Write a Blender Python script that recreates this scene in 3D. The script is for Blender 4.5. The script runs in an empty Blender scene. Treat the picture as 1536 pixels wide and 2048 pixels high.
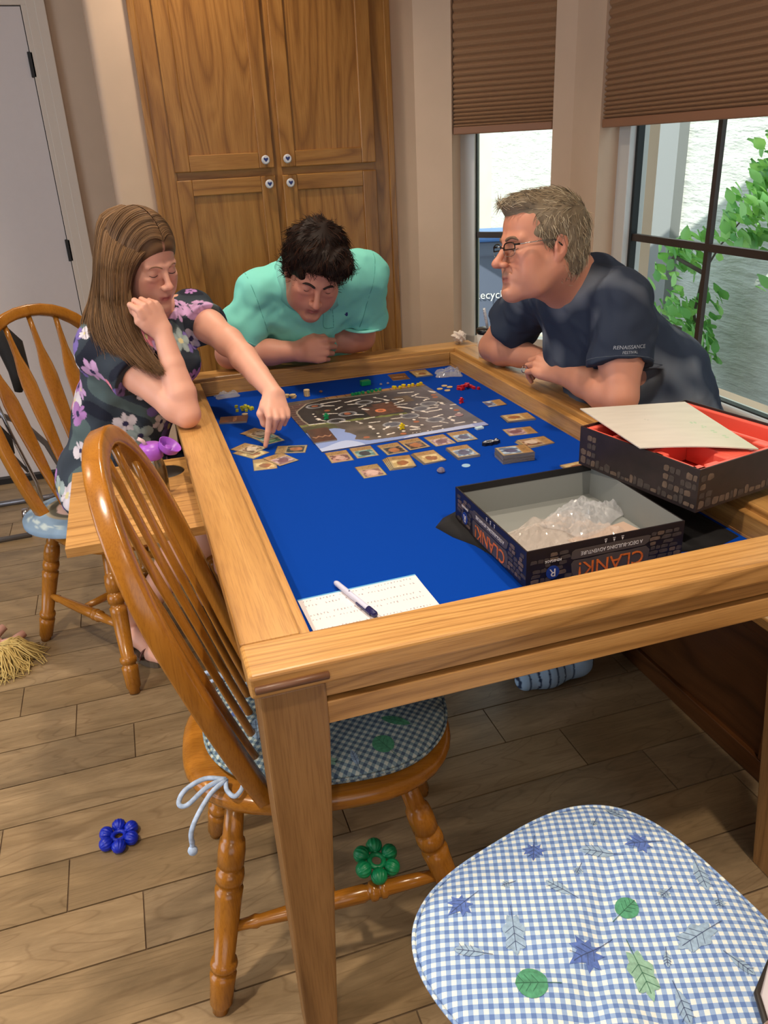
import bpy, bmesh, math, random
import numpy as np
from mathutils import Vector, Matrix, Euler
# ---------------------------------------------------------------- camera, world, lights, exposure
SC = bpy.context.scene
COL = SC.collection
def _cam():
    yw, p, r = .290774, .4256515, .0510663
    fwd = Vector((math.sin(yw)*math.cos(p), math.cos(yw)*math.cos(p), -math.sin(p)))
    right = Vector((math.cos(yw), -math.sin(yw), 0)); down = fwd.cross(right)
    rx = right*math.cos(r)+down*math.sin(r); ry = -right*math.sin(r)+down*math.cos(r)
    m = Matrix((rx, -ry, -fwd)).transposed().to_4x4(); m.translation = (0, 0, 1.43)
    cd = bpy.data.cameras.new('camera'); cd.sensor_fit = 'HORIZONTAL'; cd.sensor_width = 36
    cd.lens = 1601/1536*36; cd.clip_start = .02; cd.clip_end = 200
    o = bpy.data.objects.new('camera', cd); o.matrix_world = m; COL.objects.link(o); SC.camera = o
_cam()
SC.view_settings.view_transform = 'Standard'; SC.view_settings.look = 'None'
SC.view_settings.gamma = 1; SC.view_settings.use_curve_mapping = False
SC.view_settings.exposure = 0.0
W = bpy.data.worlds.new('sky'); SC.world = W; W.use_nodes = True
_b = W.node_tree.nodes['Background']; _b.inputs[0].default_value = (.75, .88, 1, 1); _b.inputs[1].default_value = 2.2
def light(kind, name, loc, rot=(0, 0, 0), energy=10, color=(1, 1, 1), **kw):
    d = bpy.data.lights.new(name, kind); d.energy = energy; d.color = color
    for k, v in kw.items(): setattr(d, k, v)
    o = bpy.data.objects.new(name, d); o.location = loc; o.rotation_euler = rot; COL.objects.link(o); return o
SUN_DIR = Vector((.62, .30, -.72)).normalized()          # travelling direction: from the south-west, high
_s = light('SUN', 'sun', (0, 0, 8), energy=7.5, color=(1, .97, .9), angle=.01)
_s.rotation_euler = SUN_DIR.to_track_quat('-Z', 'Y').to_euler()
WARM = (1, .84, .66)
for i, (x, y, e) in enumerate([(-.75, .75, 42), (.9, .35, 30), (.35, 1.9, 20), (.35, 3.0, 14), (-1.4, 2.2, 16), (-.4, -1.0, 22)]):
    light('SPOT', 'can_lamp', (x, y, 2.56), energy=e*3.2, color=WARM, spot_size=math.radians(125), spot_blend=.9, shadow_soft_size=.05)
# cool area lamps, no openings built: daylight inferred from the west, added south fill
light('AREA', 'west_daylight', (-3.1, 1.2, 1.35), (0, math.radians(-90), 0), 56, (.78, .88, 1), shape='RECTANGLE', size=1.9, size_y=2.2)
light('AREA', 'south_fill', (-.6, -2.4, 1.5), (math.radians(90), 0, 0), 24, (.86, .92, 1), shape='RECTANGLE', size=2.6, size_y=1.8)

# ---------------------------------------------------------------- helpers
rnd = random.Random(7)
def link(name, me, mat=None, parent=None, loc=None, rot=None):
    o = bpy.data.objects.new(name, me); COL.objects.link(o)
    if mat is not None:
        for m in (mat if isinstance(mat, (list, tuple)) else [mat]): me.materials.append(m)
    if parent: o.parent = parent
    if loc is not None: o.location = loc
    if rot is not None: o.rotation_euler = rot
    return o
def tag(o, label=None, cat=None, group=None, kind=None):
    if label: o['label'] = label
    if cat: o['category'] = cat
    if group: o['group'] = group
    if kind: o['kind'] = kind
    return o
def empty(name, loc=(0, 0, 0), rot=(0, 0, 0), label=None, cat=None, group=None):
    o = bpy.data.objects.new(name, None); COL.objects.link(o); o.location = loc; o.rotation_euler = rot
    o.empty_display_size = .05
    return tag(o, label, cat, group)
def struct(o): o['kind'] = 'structure'; return o
class MB:
    def __init__(s): s.v = []; s.f = []; s.m = []
    def add(s, vs, fs, mi=0):
        b = len(s.v); s.v += [tuple(v) for v in vs]; s.f += [tuple(i+b for i in f) for f in fs]; s.m += [mi]*len(fs); return s
    def box(s, a, b, mi=0, R=None, off=(0, 0, 0)):
        (x0, y0, z0), (x1, y1, z1) = a, b
        vs = [Vector(p) for p in [(x0, y0, z0), (x1, y0, z0), (x1, y1, z0), (x0, y1, z0), (x0, y0, z1), (x1, y0, z1), (x1, y1, z1), (x0, y1, z1)]]
        if R is not None: vs = [R@v for v in vs]
        vs = [v+Vector(off) for v in vs]
        return s.add(vs, [(0, 3, 2, 1), (4, 5, 6, 7), (0, 1, 5, 4), (1, 2, 6, 5), (2, 3, 7, 6), (3, 0, 4, 7)], mi)
    def prism(s, pts, z0, z1, mi=0, mi_top=None):
        n = len(pts); vs = [(p[0], p[1], z0) for p in pts]+[(p[0], p[1], z1) for p in pts]
        s.add(vs, [tuple(range(n-1, -1, -1))]+[(i, (i+1) % n, n+(i+1) % n, n+i) for i in range(n)], mi)
        s.add([(p[0], p[1], z1) for p in pts], [tuple(range(n))], mi if mi_top is None else mi_top); return s
    def tube(s, path, rad, n=10, mi=0, cap=True, flat=None, up=None):
        path = [Vector(p) for p in path]; rads = rad if isinstance(rad, (list, tuple)) else [rad]*len(path)
        b = len(s.v); prev = None
        for i, p in enumerate(path):
            t = (path[min(i+1, len(path)-1)]-path[max(i-1, 0)]).normalized()
            if up is not None: a = Vector(up)
            elif prev is None: a = Vector((0, 0, 1)) if abs(t.z) < .9 else Vector((1, 0, 0))
            else: a = prev
            u = (a-t*a.dot(t)).normalized(); w = t.cross(u); prev = u
            r = rads[i]; ru, rw = (r if isinstance(r, tuple) else (r, r))
            for k in range(n):
                an = 2*math.pi*k/n; s.v.append(tuple(p+u*ru*math.cos(an)+w*rw*math.sin(an)))
        for i in range(len(path)-1):
            for k in range(n):
                a0 = b+i*n+k; a1 = b+i*n+(k+1) % n; s.f.append((a0, a1, a1+n, a0+n)); s.m.append(mi)
        if cap:
            s.f.append(tuple(b+k for k in range(n-1, -1, -1))); s.m.append(mi)
            e = b+(len(path)-1)*n; s.f.append(tuple(e+k for k in range(n))); s.m.append(mi)
        return s
    def lathe(s, prof, a, b, n=16, mi=0):      # prof: (t 0..1, radius) along a->b
        a, b = Vector(a), Vector(b)
        return s.tube([a.lerp(b, t) for t, r in prof], [r for t, r in prof], n, mi)
    def ball(s, c, r, n=12, m=8, mi=0, sc=(1, 1, 1)):
        path = []; rr = []
        vs = [(c[0], c[1], c[2]-r*sc[2])]
        for j in range(1, m):
            th = math.pi*j/m
            for k in range(n):
                an = 2*math.pi*k/n
                vs.append((c[0]+r*sc[0]*math.sin(th)*math.cos(an), c[1]+r*sc[1]*math.sin(th)*math.sin(an), c[2]-r*sc[2]*math.cos(th)))
        vs.append((c[0], c[1], c[2]+r*sc[2])); L = len(vs)-1
        fs = [(0, 1+(k+1) % n, 1+k) for k in range(n)]
        for j in range(m-2):
            for k in range(n): fs.append((1+j*n+k, 1+j*n+(k+1) % n, 1+(j+1)*n+(k+1) % n, 1+(j+1)*n+k))
        fs += [(L, 1+(m-2)*n+k, 1+(m-2)*n+(k+1) % n) for k in range(n)]
        return s.add(vs, fs, mi)
    def mesh(s, name, smooth=False):
        me = bpy.data.meshes.new(name); me.from_pydata(s.v, [], s.f); me.polygons.foreach_set('material_index', s.m)
        me.validate(); me.update()
        if smooth: me.polygons.foreach_set('use_smooth', [True]*len(me.polygons))
        return me
    def obj(s, name, mat=None, parent=None, smooth=False, bevel=0, loc=None, rot=None, seg=2):
        o = link(name, s.mesh(name, smooth), mat, parent, loc, rot)
        if bevel:
            b = o.modifiers.new('b', 'BEVEL'); b.width = bevel; b.segments = seg; b.limit_method = 'ANGLE'
        return o
def autosmooth(o, ang=40):
    me = o.data; me.polygons.foreach_set('use_smooth', [True]*len(me.polygons)); me.set_sharp_from_angle(angle=math.radians(ang)); return o
def dup(root, **kw):
    r = root.copy(); COL.objects.link(r)
    for ch in root.children:
        c = ch.copy(); COL.objects.link(c); c.parent = r
        for g in ch.children: d = g.copy(); COL.objects.link(d); d.parent = c
    for k, v in kw.items(): setattr(r, k, v) if k in ('location', 'rotation_euler') else r.__setitem__(k, v)
    return r
# ---------------------------------------------------------------- materials
def srgb(r, g, b):
    f = lambda c: (c/255/12.92 if c/255 <= .04045 else ((c/255+.055)/1.055)**2.4)
    return (f(r), f(g), f(b), 1)
class NT:
    def __init__(s, name):
        s.m = bpy.data.materials.new(name); s.m.use_nodes = True; s.t = s.m.node_tree; s.n = s.t.nodes; s.b = s.n['Principled BSDF']; s.co = None
    def new(s, t, **kw):
        n = s.n.new(t)
        for k, v in kw.items():
            if k.startswith('_'): n.inputs[k[1:].replace('_', ' ')].default_value = v
            else: setattr(n, k, v)
        return n
    def l(s, a, b): s.t.links.new(a, b)
    def coord(s, scale=(1, 1, 1), rot=(0, 0, 0), loc=(0, 0, 0), src='Object'):
        c = s.new('ShaderNodeTexCoord'); m = s.new('ShaderNodeMapping'); m.inputs['Scale'].default_value = scale
        m.inputs['Rotation'].default_value = rot; m.inputs['Location'].default_value = loc
        s.l(c.outputs[src], m.inputs[0]); return m.outputs[0]
    def noise(s, vec, scale=5, detail=3, rough=.5, dist=0):
        n = s.new('ShaderNodeTexNoise'); n.inputs['Scale'].default_value = scale; n.inputs['Detail'].default_value = detail
        n.inputs['Roughness'].default_value = rough; n.inputs['Distortion'].default_value = dist
        if vec is not None: s.l(vec, n.inputs['Vector'])
        return n.outputs[0]
    def math(s, op, a, b=None, c=None):
        n = s.new('ShaderNodeMath', operation=op)
        for i, x in enumerate((a, b, c)):
            if x is None: continue
            if isinstance(x, (int, float)): n.inputs[i].default_value = x
            else: s.l(x, n.inputs[i])
        return n.outputs[0]
    def ramp(s, fac, stops, interp='LINEAR'):
        r = s.new('ShaderNodeValToRGB'); e = r.color_ramp; e.interpolation = interp
        while len(e.elements) < len(stops): e.elements.new(.5)
        for i, (p, c) in enumerate(stops): e.elements[i].position = p; e.elements[i].color = c if len(c) == 4 else (*c, 1)
        s.l(fac, r.inputs[0]); return r.outputs[0]
    def mix(s, fac, a, b, mode='MIX'):
        n = s.new('ShaderNodeMix', data_type='RGBA', blend_type=mode)
        for i, x in ((0, fac), (6, a), (7, b)):
            if isinstance(x, (int, float)): n.inputs[i].default_value = x
            elif isinstance(x, tuple): n.inputs[i].default_value = x
            else: s.l(x, n.inputs[i])
        return n.outputs[2]
    def base(s, c):
        if isinstance(c, tuple): s.b.inputs['Base Color'].default_value = c
        else: s.l(c, s.b.inputs['Base Color'])
    def bump(s, h, strength=.2, dist=.002):
        b = s.new('ShaderNodeBump'); b.inputs['Strength'].default_value = strength; b.inputs['Distance'].default_value = dist
        s.l(h, b.inputs['Height']); s.l(b.outputs[0], s.b.inputs['Normal'])
    def set(s, **kw):
        for k, v in kw.items(): s.b.inputs[k.replace('_', ' ')].default_value = v
        return s
def plain(name, col, rough=.5, metal=0, noise=0, nscale=30, bump=0, **kw):
    t = NT(name); t.set(Roughness=rough, Metallic=metal, **kw)
    if noise or bump:
        f = t.noise(t.coord(), nscale, 4)
        lo = tuple(c*(1-noise) for c in col[:3])+(1,); hi = tuple(min(1, c*(1+noise)) for c in col[:3])+(1,)
        t.base(t.ramp(f, [(.3, lo), (.7, hi)]))
        if bump: t.bump(f, bump, .001)
    else: t.base(col)
    return t.m
_wood = {}
def wood(axis='x', tone='oak', scale=1.0, seed=0, rings=9, rough=.33):
    key = (axis, tone, scale, seed, rings)
    if key in _wood: return _wood[key]
    lo, mid, hi = {'oak': ((140, 98, 50), (192, 144, 82), (212, 164, 100)),
                   'cab': ((120, 76, 30), (158, 108, 50), (178, 128, 66)),
                   'honey': ((118, 70, 18), (166, 108, 34), (182, 124, 48)),
                   'dark': ((60, 34, 14), (88, 52, 24), (104, 64, 32)),
                   'leg': ((100, 68, 34), (140, 102, 58), (156, 116, 70))}[tone]
    t = NT('oak_%s_%s' % (tone, axis)); g_ = .07 if tone == 'oak' else .16; st = {'x': (g_, 1, 1), 'y': (1, g_, 1), 'z': (1, 1, g_)}[axis]
    v = t.coord(tuple(c*scale for c in st), loc=(seed*.37, seed*.71, seed*.13))
    n = t.noise(v, 5.5, 2, .45, .3)
    r = t.math('FRACT', t.math('MULTIPLY', n, rings))
    tri = t.math('ABSOLUTE', t.math('SUBTRACT', t.math('MULTIPLY', r, 2), 1))
    col = t.ramp(tri, [(0, srgb(*lo)), (.22, srgb(*mid)), (.6, srgb(*hi)), (1, srgb(*mid))])
    st2 = {'x': (.03, 1, 1), 'y': (1, .03, 1), 'z': (1, 1, .03)}[axis]
    fi = t.noise(t.coord(st2), 420, 3, .6)
    fin = t.ramp(fi, [(.35, (.62, .55, .5)), (.55, (1, 1, 1)), (.8, (1.0, 1.0, 1.0))])
    big = t.ramp(t.noise(t.coord(st2), 22, 2), [(.3, (.86, .84, .82)), (.7, (1, 1, 1))])
    c = t.mix(1.0, t.mix(.5, t.mix(.5 if tone != 'honey' else .75, col, srgb(*mid)), fin, 'MULTIPLY') if tone == 'honey' else t.mix(.55, t.mix(.38, col, srgb(*mid)), fin, 'MULTIPLY'), big, 'MULTIPLY')
    t.base(c); t.set(Roughness=rough if tone != 'honey' else .22); t.b.inputs['Specular IOR Level'].default_value = .5
    t.bump(fi, .05, .0005)
    _wood[key] = t.m; return t.m
def vcol(name, rough=.5, bump=0, bscale=300, spec=.5, sss=0, **kw):
    t = NT(name); a = t.new('ShaderNodeVertexColor'); a.layer_name = 'Col'; t.l(a.outputs[0], t.b.inputs['Base Color'])
    t.set(Roughness=rough); t.b.inputs['Specular IOR Level'].default_value = spec
    if sss: t.b.inputs['Subsurface Weight'].default_value = sss; t.b.inputs['Subsurface Radius'].default_value = (.6, .25, .15); t.b.inputs['Subsurface Scale'].default_value = .012
    if bump: t.bump(t.noise(t.coord(), bscale, 3), bump, .0006)
    return t.m
def setcol(me, arr):      # arr: per-vertex linear rgb
    a = me.color_attributes.new('Col', 'FLOAT_COLOR', 'POINT'); x = np.ones((len(me.vertices), 4)); x[:, :3] = arr; a.data.foreach_set('color', x.ravel())
def L(*c): return np.array(srgb(*c)[:3])
# ================================================================ ROOM
wallc = plain('wall_paint', srgb(206, 178, 152), .75, noise=.03, nscale=8, bump=.03)
whitec = plain('white_paint', srgb(214, 206, 204), .45, noise=.01)
hallc = plain('hall_paint', srgb(200, 178, 156), .75, noise=.03, nscale=8)
ceilc = plain('ceiling_paint', srgb(225, 215, 200), .85)
blackc = plain('black_base', srgb(22, 20, 20), .5)
grout = plain('grout', srgb(104, 84, 64), .8)
def slab(name, a, b, m, **kw): return struct(MB().box(a, b).obj(name, m, **kw))
# floor : grout bed and wood-look planks
fl = slab('floor', (-3.4, -2.6, -.06), (1.78, 4.3, -.004), grout)
def plank_mat(i):
    t = NT('floor_plank_%d' % i); lo, hi = [((124, 104, 76), (168, 144, 110)), ((114, 96, 72), (158, 136, 104)), ((130, 108, 78), (164, 140, 106)), ((118, 98, 70), (154, 130, 96))][i]
    oi = t.new('ShaderNodeObjectInfo'); cm = t.new('ShaderNodeCombineXYZ'); t.l(t.math('MULTIPLY', oi.outputs['Random'], 40), cm.inputs[0]); t.l(t.math('MULTIPLY', oi.outputs['Random'], 17), cm.inputs[1])
    va = t.new('ShaderNodeVectorMath', operation='ADD'); t.l(t.coord((1, 5, 1)), va.inputs[0]); t.l(cm.outputs[0], va.inputs[1]); v = va.outputs[0]
    n = t.noise(v, 3.2, 5, .62, .6); n2 = t.noise(v, 26, 4, .6)
    f = t.math('ADD', t.math('MULTIPLY', n, .75), t.math('MULTIPLY', n2, .25))
    kn = t.noise(v, 1.6, 1, .4, 1.8); kr = t.math('ABSOLUTE', t.math('SUBTRACT', t.math('FRACT', t.math('MULTIPLY', kn, 9)), .5))
    c = t.ramp(f, [(.34, srgb(*lo)), (.52, srgb(*[(a+b)/2 for a, b in zip(lo, hi)])), (.68, srgb(*hi))])
    c = t.mix(1, c, t.ramp(kr, [(0, (.8, .77, .74)), (.12, (1, 1, 1))]), 'MULTIPLY')
    t.base(c); t.set(Roughness=.38); t.bump(n2, .08, .001); return t.m
pm = [plank_mat(i) for i in range(4)]
pmesh = {}
def plank_mesh(l):
    k = round(l, 3)
    if k not in pmesh:
        me = MB().box((0, 0, -.006), (l, .144, 0)).mesh('plank'); pmesh[k] = me
        me.materials.append(pm[0])
    return pmesh[k]
for r in range(-2, 13):
    y = 2.242-.148*r; 
    if y < .35: continue
    for k in range(-4, 5):
        x = -.488+.155*(r % 4)+.62*k
        if x+.62 < -1.0 or x > 1.72: continue
        x1 = min(x+.617, 1.75)
        o = link('plank', plank_mesh(x1-x), None, fl, (x, y-.146, 0)); o.material_slots[0].link = 'OBJECT'; o.material_slots[0].material = pm[rnd.randrange(4)]
for r in range(-14, -2):
    y = 2.242-.148*r
    if y > 4.2: continue
    for k in range(-3, 1):
        x = -.488+.155*(r % 4)+.62*k
        if x > -.1: continue
        o = link('plank', plank_mesh(.617), None, fl, (x, y-.146, 0)); o.material_slots[0].link = 'OBJECT'; o.material_slots[0].material = pm[rnd.randrange(4)]
slab('ceiling', (-3.4, -2.6, 2.6), (1.95, 4.3, 2.7), ceilc)
slab('wall_south', (-3.4, -2.7, 0), (1.95, -2.6, 2.6), wallc)
slab('wall_west', (-3.5, -2.6, 0), (-3.4, 4.3, 2.6), wallc)
slab('wall_hall', (-3.4, 4.144, 0), (.2, 4.3, 2.6), hallc)
# north block with rounded corner: strip left of the pantry, strip right of it
N = 3.415
pts = [(.2, 4.2), (.028, 4.2)]+[(.028+.025-.025*math.cos(a), N+.025-.025*math.sin(a)) for a in [0, .4, .8, 1.2, math.pi/2]]+[(.2, N)]
o = MB().prism(pts[::-1], 0, 2.6).obj('wall_north', wallc); struct(o); autosmooth(o, 50)
slab('wall_north_east', (1.12, N, 0), (1.245, 3.75, 2.6), wallc)
slab('wall_north_top', (.2, N+.1, 0), (1.12, 3.75, 2.6), wallc)
# 45 degree bay wall with narrow window  (local frame: u along wall from (1.24,3.415) to SE, n outward NE)
u = Vector((1, -1, 0)).normalized(); nn = Vector((1, 1, 0)).normalized(); A0 = Vector((1.24, 3.415, 0))
Rw = Matrix((u, nn, Vector((0, 0, 1)))).transposed()
LW = .651; a0, a1, zs = .160, .573, .615          # opening
def wseg(name, ua, ub, za, zb, m=wallc, n0=0, n1=.16):
    return struct(MB().box((ua, n0, za), (ub, n1, zb), R=Rw, off=A0).obj(name, m))
wseg('wall_bay_left', -.05, a0, 0, 2.6); wseg('wall_bay_right', a1, LW, 0, 2.6); wseg('wall_bay_sill', a0, a1, 0, zs); wseg('wall_bay_header', a0, a1, 2.3, 2.6)
# corner filler and east wall
XE = 1.70; YC = 2.955
pts = [(XE, YC), (XE, 2.765), (1.95, 2.765), (1.95, 3.2), (A0+u*LW+nn*.16)[:2]]
struct(MB().prism(pts, 0, 2.6).obj('wall_east_pier', wallc))
slab('wall_east_sill', (XE, .3, 0), (1.95, 2.765, .60), wallc)
slab('wall_east_header', (XE, .3, 2.3), (1.95, 2.765, 2.6), wallc)
slab('wall_east_south', (XE, -2.6, 0), (1.95, .3, 2.6), wallc)
# windows
vin = plain('white_vinyl', srgb(206, 204, 200), .35); dk = plain('dark_muntin', srgb(58, 46, 40), .5); gask = plain('black_gasket', srgb(14, 18, 18), .5)
gl = NT('window_glass'); gl.base((1, 1, 1, 1)); gl.set(Roughness=0, IOR=1.0); gl.b.inputs['Transmission Weight'].default_value = 1
def glass_mat():
    t = NT('pane_glass'); m = t.new('ShaderNodeMixShader'); tr = t.new('ShaderNodeBsdfTransparent'); g = t.new('ShaderNodeBsdfGlossy'); g.inputs['Roughness'].default_value = .02
    fr = t.new('ShaderNodeLayerWeight'); fr.inputs['Blend'].default_value = .12; tr.inputs[0].default_value = (.93, .97, .95, 1)
    t.l(t.math('MULTIPLY', t.math('POWER', fr.outputs['Facing'], 3.0), .5), m.inputs[0]); t.l(tr.outputs[0], m.inputs[1]); t.l(g.outputs[0], m.inputs[2]); t.l(m.outputs[0], t.n['Material Output'].inputs[0]); return t.m
GLASS = glass_mat()
w1 = struct(empty('window_1')); 
XG = 1.80; zb = .625; zt_ = 2.28
ya, yb = .42, 2.745       # daylight opening of frame
MB().box((XG-.02, yb-.05, zb-.055), (XG+.06, yb+.03, zt_)).obj('window_frame', vin, w1, bevel=.003)
MB().box((XG-.02, ya-.03, zb-.055), (XG+.06, ya+.05, zt_)).obj('window_frame', vin, w1)
MB().box((XG-.02, ya, zb-.055), (XG+.06, yb, zb-.008)).obj('bottom_rail', vin, w1, bevel=.003)
MB().box((XG-.02, ya, zt_-.04), (XG+.06, yb, zt_)).obj('top_rail', vin, w1)
g = MB(); g.box((XG+.005, yb-.064, zb-.012), (XG+.03, yb-.046, zt_)); g.box((XG+.005, ya, zb-.012), (XG+.03, yb-.05, zb)); g.obj('gasket', gask, w1)
for y in (2.267, 1.835, 1.40, .97): MB().box((XG+.012, y-.010, zb), (XG+.028, y+.010, zt_)).obj('muntin', dk, w1)
MB().box((XG+.010, ya, 1.078), (XG+.030, yb-.05, 1.102)).obj('muntin', dk, w1)
MB().box((XG+.018, ya, zb-.01), (XG+.022, yb-.05, zt_)).obj('pane', GLASS, w1)
# sill of the big window with operator tube
slab('trim_1', (XE-.03, .3, .585), (XG-.02, 2.765, .605), plain('sill_paint', srgb(200, 180, 160), .5))
tb = MB().tube([(XG-.045, 2.4, .628), (XG-.045, 1.66, .628)], .013, 12); o = tb.obj('window_rod', plain('rod_grey', srgb(180, 178, 176), .35), w1, smooth=True)
w2 = struct(empty('window_2'))
def w2box(name, ua, ub, n0, n1, za, zb2, m, **kw): return MB().box((ua, n0, za), (ub, n1, zb2), R=Rw, off=A0).obj(name, m, w2, **kw)
w2box('window_frame', a0-.005, a0+.062, .09, .15, zs, 2.28, vin); w2box('window_frame', a1-.02, a1+.02, .09, .15, zs, 2.28, vin)
w2box('bottom_rail', a0, a1, .09, .15, zs, zs+.03, vin); w2box('top_rail', a0, a1, .09, .15, 2.24, 2.28, vin)
w2box('gasket', a0+.062, a0+.067, .105, .125, zs+.03, 2.24, gask)
w2box('muntin', a0+.06, a1-.02, .105, .125, 1.062, 1.086, dk); w2box('pane', a0+.06, a1-.02, .113, .117, zs+.03, 2.24, GLASS)
# cellular shades
def shade_mat():
    t = NT('shade_fabric'); t.base(t.mix(.35, srgb(156, 118, 84), t.ramp(t.noise(t.coord((1, 1, 4)), 400, 2), [(.3, srgb(120, 84, 60)), (.7, srgb(172, 132, 96))]))); t.set(Roughness=.85)
    t.b.inputs['Transmission Weight'].default_value = 0
    return t.m
SHM = shade_mat()
def shade(name, P0, P1, nrm, ztop, zbot, label, nb=31):
    root = empty(name, (0, 0, 0), label=label, cat='blind')
    P0, P1, nrm = Vector(P0), Vector(P1), Vector(nrm); mb = MB(); vs = []; zr = zbot+.028
    # pleats tighten towards the bottom
    zsx = [ztop]; z = ztop; step = .0335
    tot = ztop-zr; k = 0; zz = []
    while z > zr+.001:
        fr = (z-zr)/max(.01, tot); st = .0115+.022*min(1, fr*1.9); zz.append((z, st)); z -= st
    rows = []
    for (z, st) in zz:
        for q in range(4):
            zq = z-st*q/4; d = .011*math.sin(math.pi*q/4)**1 
            rows.append((zq, d))
    rows.append((zr, 0))
    for zq, d in rows:
        for Pq in (P0, P1): vs.append(Pq+nrm*(-d)+Vector((0, 0, zq)))
    for zq, d in rows:
        for Pq in (P0, P1): vs.append(Pq+nrm*(.022-d*.2)+Vector((0, 0, zq)))
    R = len(rows); fs = [(2*i, 2*i+1, 2*i+3, 2*i+2) for i in range(R-1)]+[(2*R+2*i+1, 2*R+2*i, 2*R+2*i+2, 2*R+2*i+3) for i in range(R-1)]
    fs += [(2*i, 2*i+2, 2*R+2*i+2, 2*R+2*i) for i in range(R-1)]+[(2*i+1, 2*R+2*i+1, 2*R+2*i+3, 2*i+3) for i in range(R-1)]
    mb.add(vs, fs); mb.obj('pleated_fabric', SHM, root)
    d = (P1-P0).normalized(); Rm = Matrix((d, nrm, Vector((0, 0, 1)))).transposed()
    MB().box((0, -.014, zbot), ((P1-P0).length, .026, zr), R=Rm, off=P0).obj('bottom_bar', plain('shade_bar', srgb(146, 102, 74), .6), root, bevel=.004)
shade('cellular_shade', A0+u*(a0+.004)+nn*.018, A0+u*(a1-.003)+nn*.018, nn, 2.26, 1.467, 'narrow brown pleated shade in the corner window')
shade('cellular_shade', (XE+.018, 2.762, 0), (XE+.018, .34, 0), (1, 0, 0), 2.26, 1.461, 'wide brown pleated shade over the big side window')
# hall door, casing, hinges, baseboard
DW = 4.144; DR = -.214; DT = 2.038
d = struct(empty('door_1'))
MB().box((DR-.86, DW-.006, .012), (DR-.004, DW+.03, DT-.004)).obj('door_leaf', whitec, d)
MB().box((DR-.864, DW-.0015, 0), (DR+.0, DW+.02, DT)).obj('door_gap', blackc, d)
for z in (1.822, 1.07, .25): MB().box((DR-.012, DW-.016, z-.048), (DR+.010, DW-.001, z+.048)).obj('hinge', blackc, d, bevel=.002)
cas = plain('casing_paint', srgb(216, 204, 190), .5)
for (x0, x1) in ((DR, DR+.095), (DR-.96, DR-.864)):
    mb = MB().box((x0, DW-.016, 0), (x1, DW, DT+.095)).box((x0+.02 if x0 > -.5 else x0, DW-.022, 0), (x1 if x0 > -.5 else x1-.02, DW-.016, DT+.095)).box((x0+.055 if x0 > -.5 else x0, DW-.027, 0), (x1 if x0 > -.5 else x1-.055, DW-.022, DT+.095))
    mb.obj('door_casing', cas, d, bevel=.003)
MB().box((DR-.96, DW-.018, DT), (DR+.095, DW, DT+.095)).obj('door_casing', cas, d, bevel=.003)
slab('baseboard_hall', (-3.4, DW-.02, 0), (DR-.96, DW, .09), cas); slab('baseboard_east', (DR+.095, DW-.016, 0), (.028, DW, .09), cas)
slab('trim_2', (DR-.87, DW-.045, 0), (DR+.02, DW-.0, .028), blackc)
# ================================================================ PANTRY CABINET
pc = empty('pantry_cabinet', (.65, N, 0), label='tall golden oak pantry cabinet with four panelled doors behind the players', cat='cabinet')
def lp(root, mb, name, mat, **kw):
    o = mb.obj(name, mat, root, **kw); o.location = -Vector(root.location); return o
cabz = wood('z', 'cab', 1, 1, 8); cabz2 = wood('z', 'cab', .8, 5, 12); cabx = wood('x', 'cab', 1, 3, 7)
fy = N-.022
lp(pc, MB().box((.185, N, 0), (1.125, N+.09, 2.55)), 'carcass', cabz)
lp(pc, MB().box((.176, fy, 0), (.262, N, 2.55)), 'stile', cabz, bevel=.002); lp(pc, MB().box((1.045, fy, 0), (1.132, N, 2.55)), 'stile', cabz, bevel=.002)
lp(pc, MB().box((.627, fy+.001, 0), (.672, N, 2.55)), 'stile', cabz)
lp(pc, MB().box((.262, fy+.002, 1.345), (1.045, N, 1.392)), 'rail', cabx); lp(pc, MB().box((.262, fy+.002, .05), (1.045, N, .12)), 'rail', cabx)
lp(pc, MB().box((.170, fy-.008, 0), (.196, fy, 2.55)), 'edge_strip', cabz, bevel=.003)
lp(pc, MB().box((1.112, fy-.008, 0), (1.137, fy, 2.55)), 'edge_strip', cabz, bevel=.003)
knobw = plain('knob_porcelain', srgb(205, 205, 210), .2); knobb = plain('knob_blue', srgb(40, 52, 110), .3)
def cdoor(x0, x1, z0, z1, kx, kz, seed, rings):
    y1 = fy; y0 = fy-.019; w = .058
    root = MB().box((x0, y0, z0), (x0+w, y1, z1)).box((x1-w, y0, z0), (x1, y1, z1))
    o = root.obj('door', wood('z', 'cab', 1, seed, 6), pc, bevel=.004, seg=3); o.location = -Vector(pc.location)
    for (za, zb3) in ((z0, z0+w), (z1-w, z1)): MB().box((x0+w, y0+.0005, za), (x1-w, y1, zb3)).obj('rail', wood('x', 'cab', 1, seed+3, 7), o, bevel=.003)
    MB().box((x0+w-.002, y0+.010, z0+w-.002), (x1-w+.002, y1, z1-w+.002)).obj('panel', wood('z', 'cab', .75, seed+7, rings), o)
    k = MB(); k.lathe([(0, .006), (.5, .006), (.55, .016), (.8, .0165), (1, .013)], (kx, y0+.001, kz), (kx, y0-.026, kz), 18)
    hp = [(0, -.008), (.008, .001), (.0085, .0055), (.005, .008), (.0, .0045), (-.005, .008), (-.0085, .0055), (-.008, .001)]
    n = len(hp); yy = y0-.0266; k.add([(kx+a, yy, kz+b) for a, b in hp]+[(kx+a, yy+.001, kz+b) for a, b in hp], [tuple(range(n))]+[(i, n+i, n+(i+1) % n, (i+1) % n) for i in range(n)], 1)
    k.obj('knob', [knobw, knobb], o, smooth=False)
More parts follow.
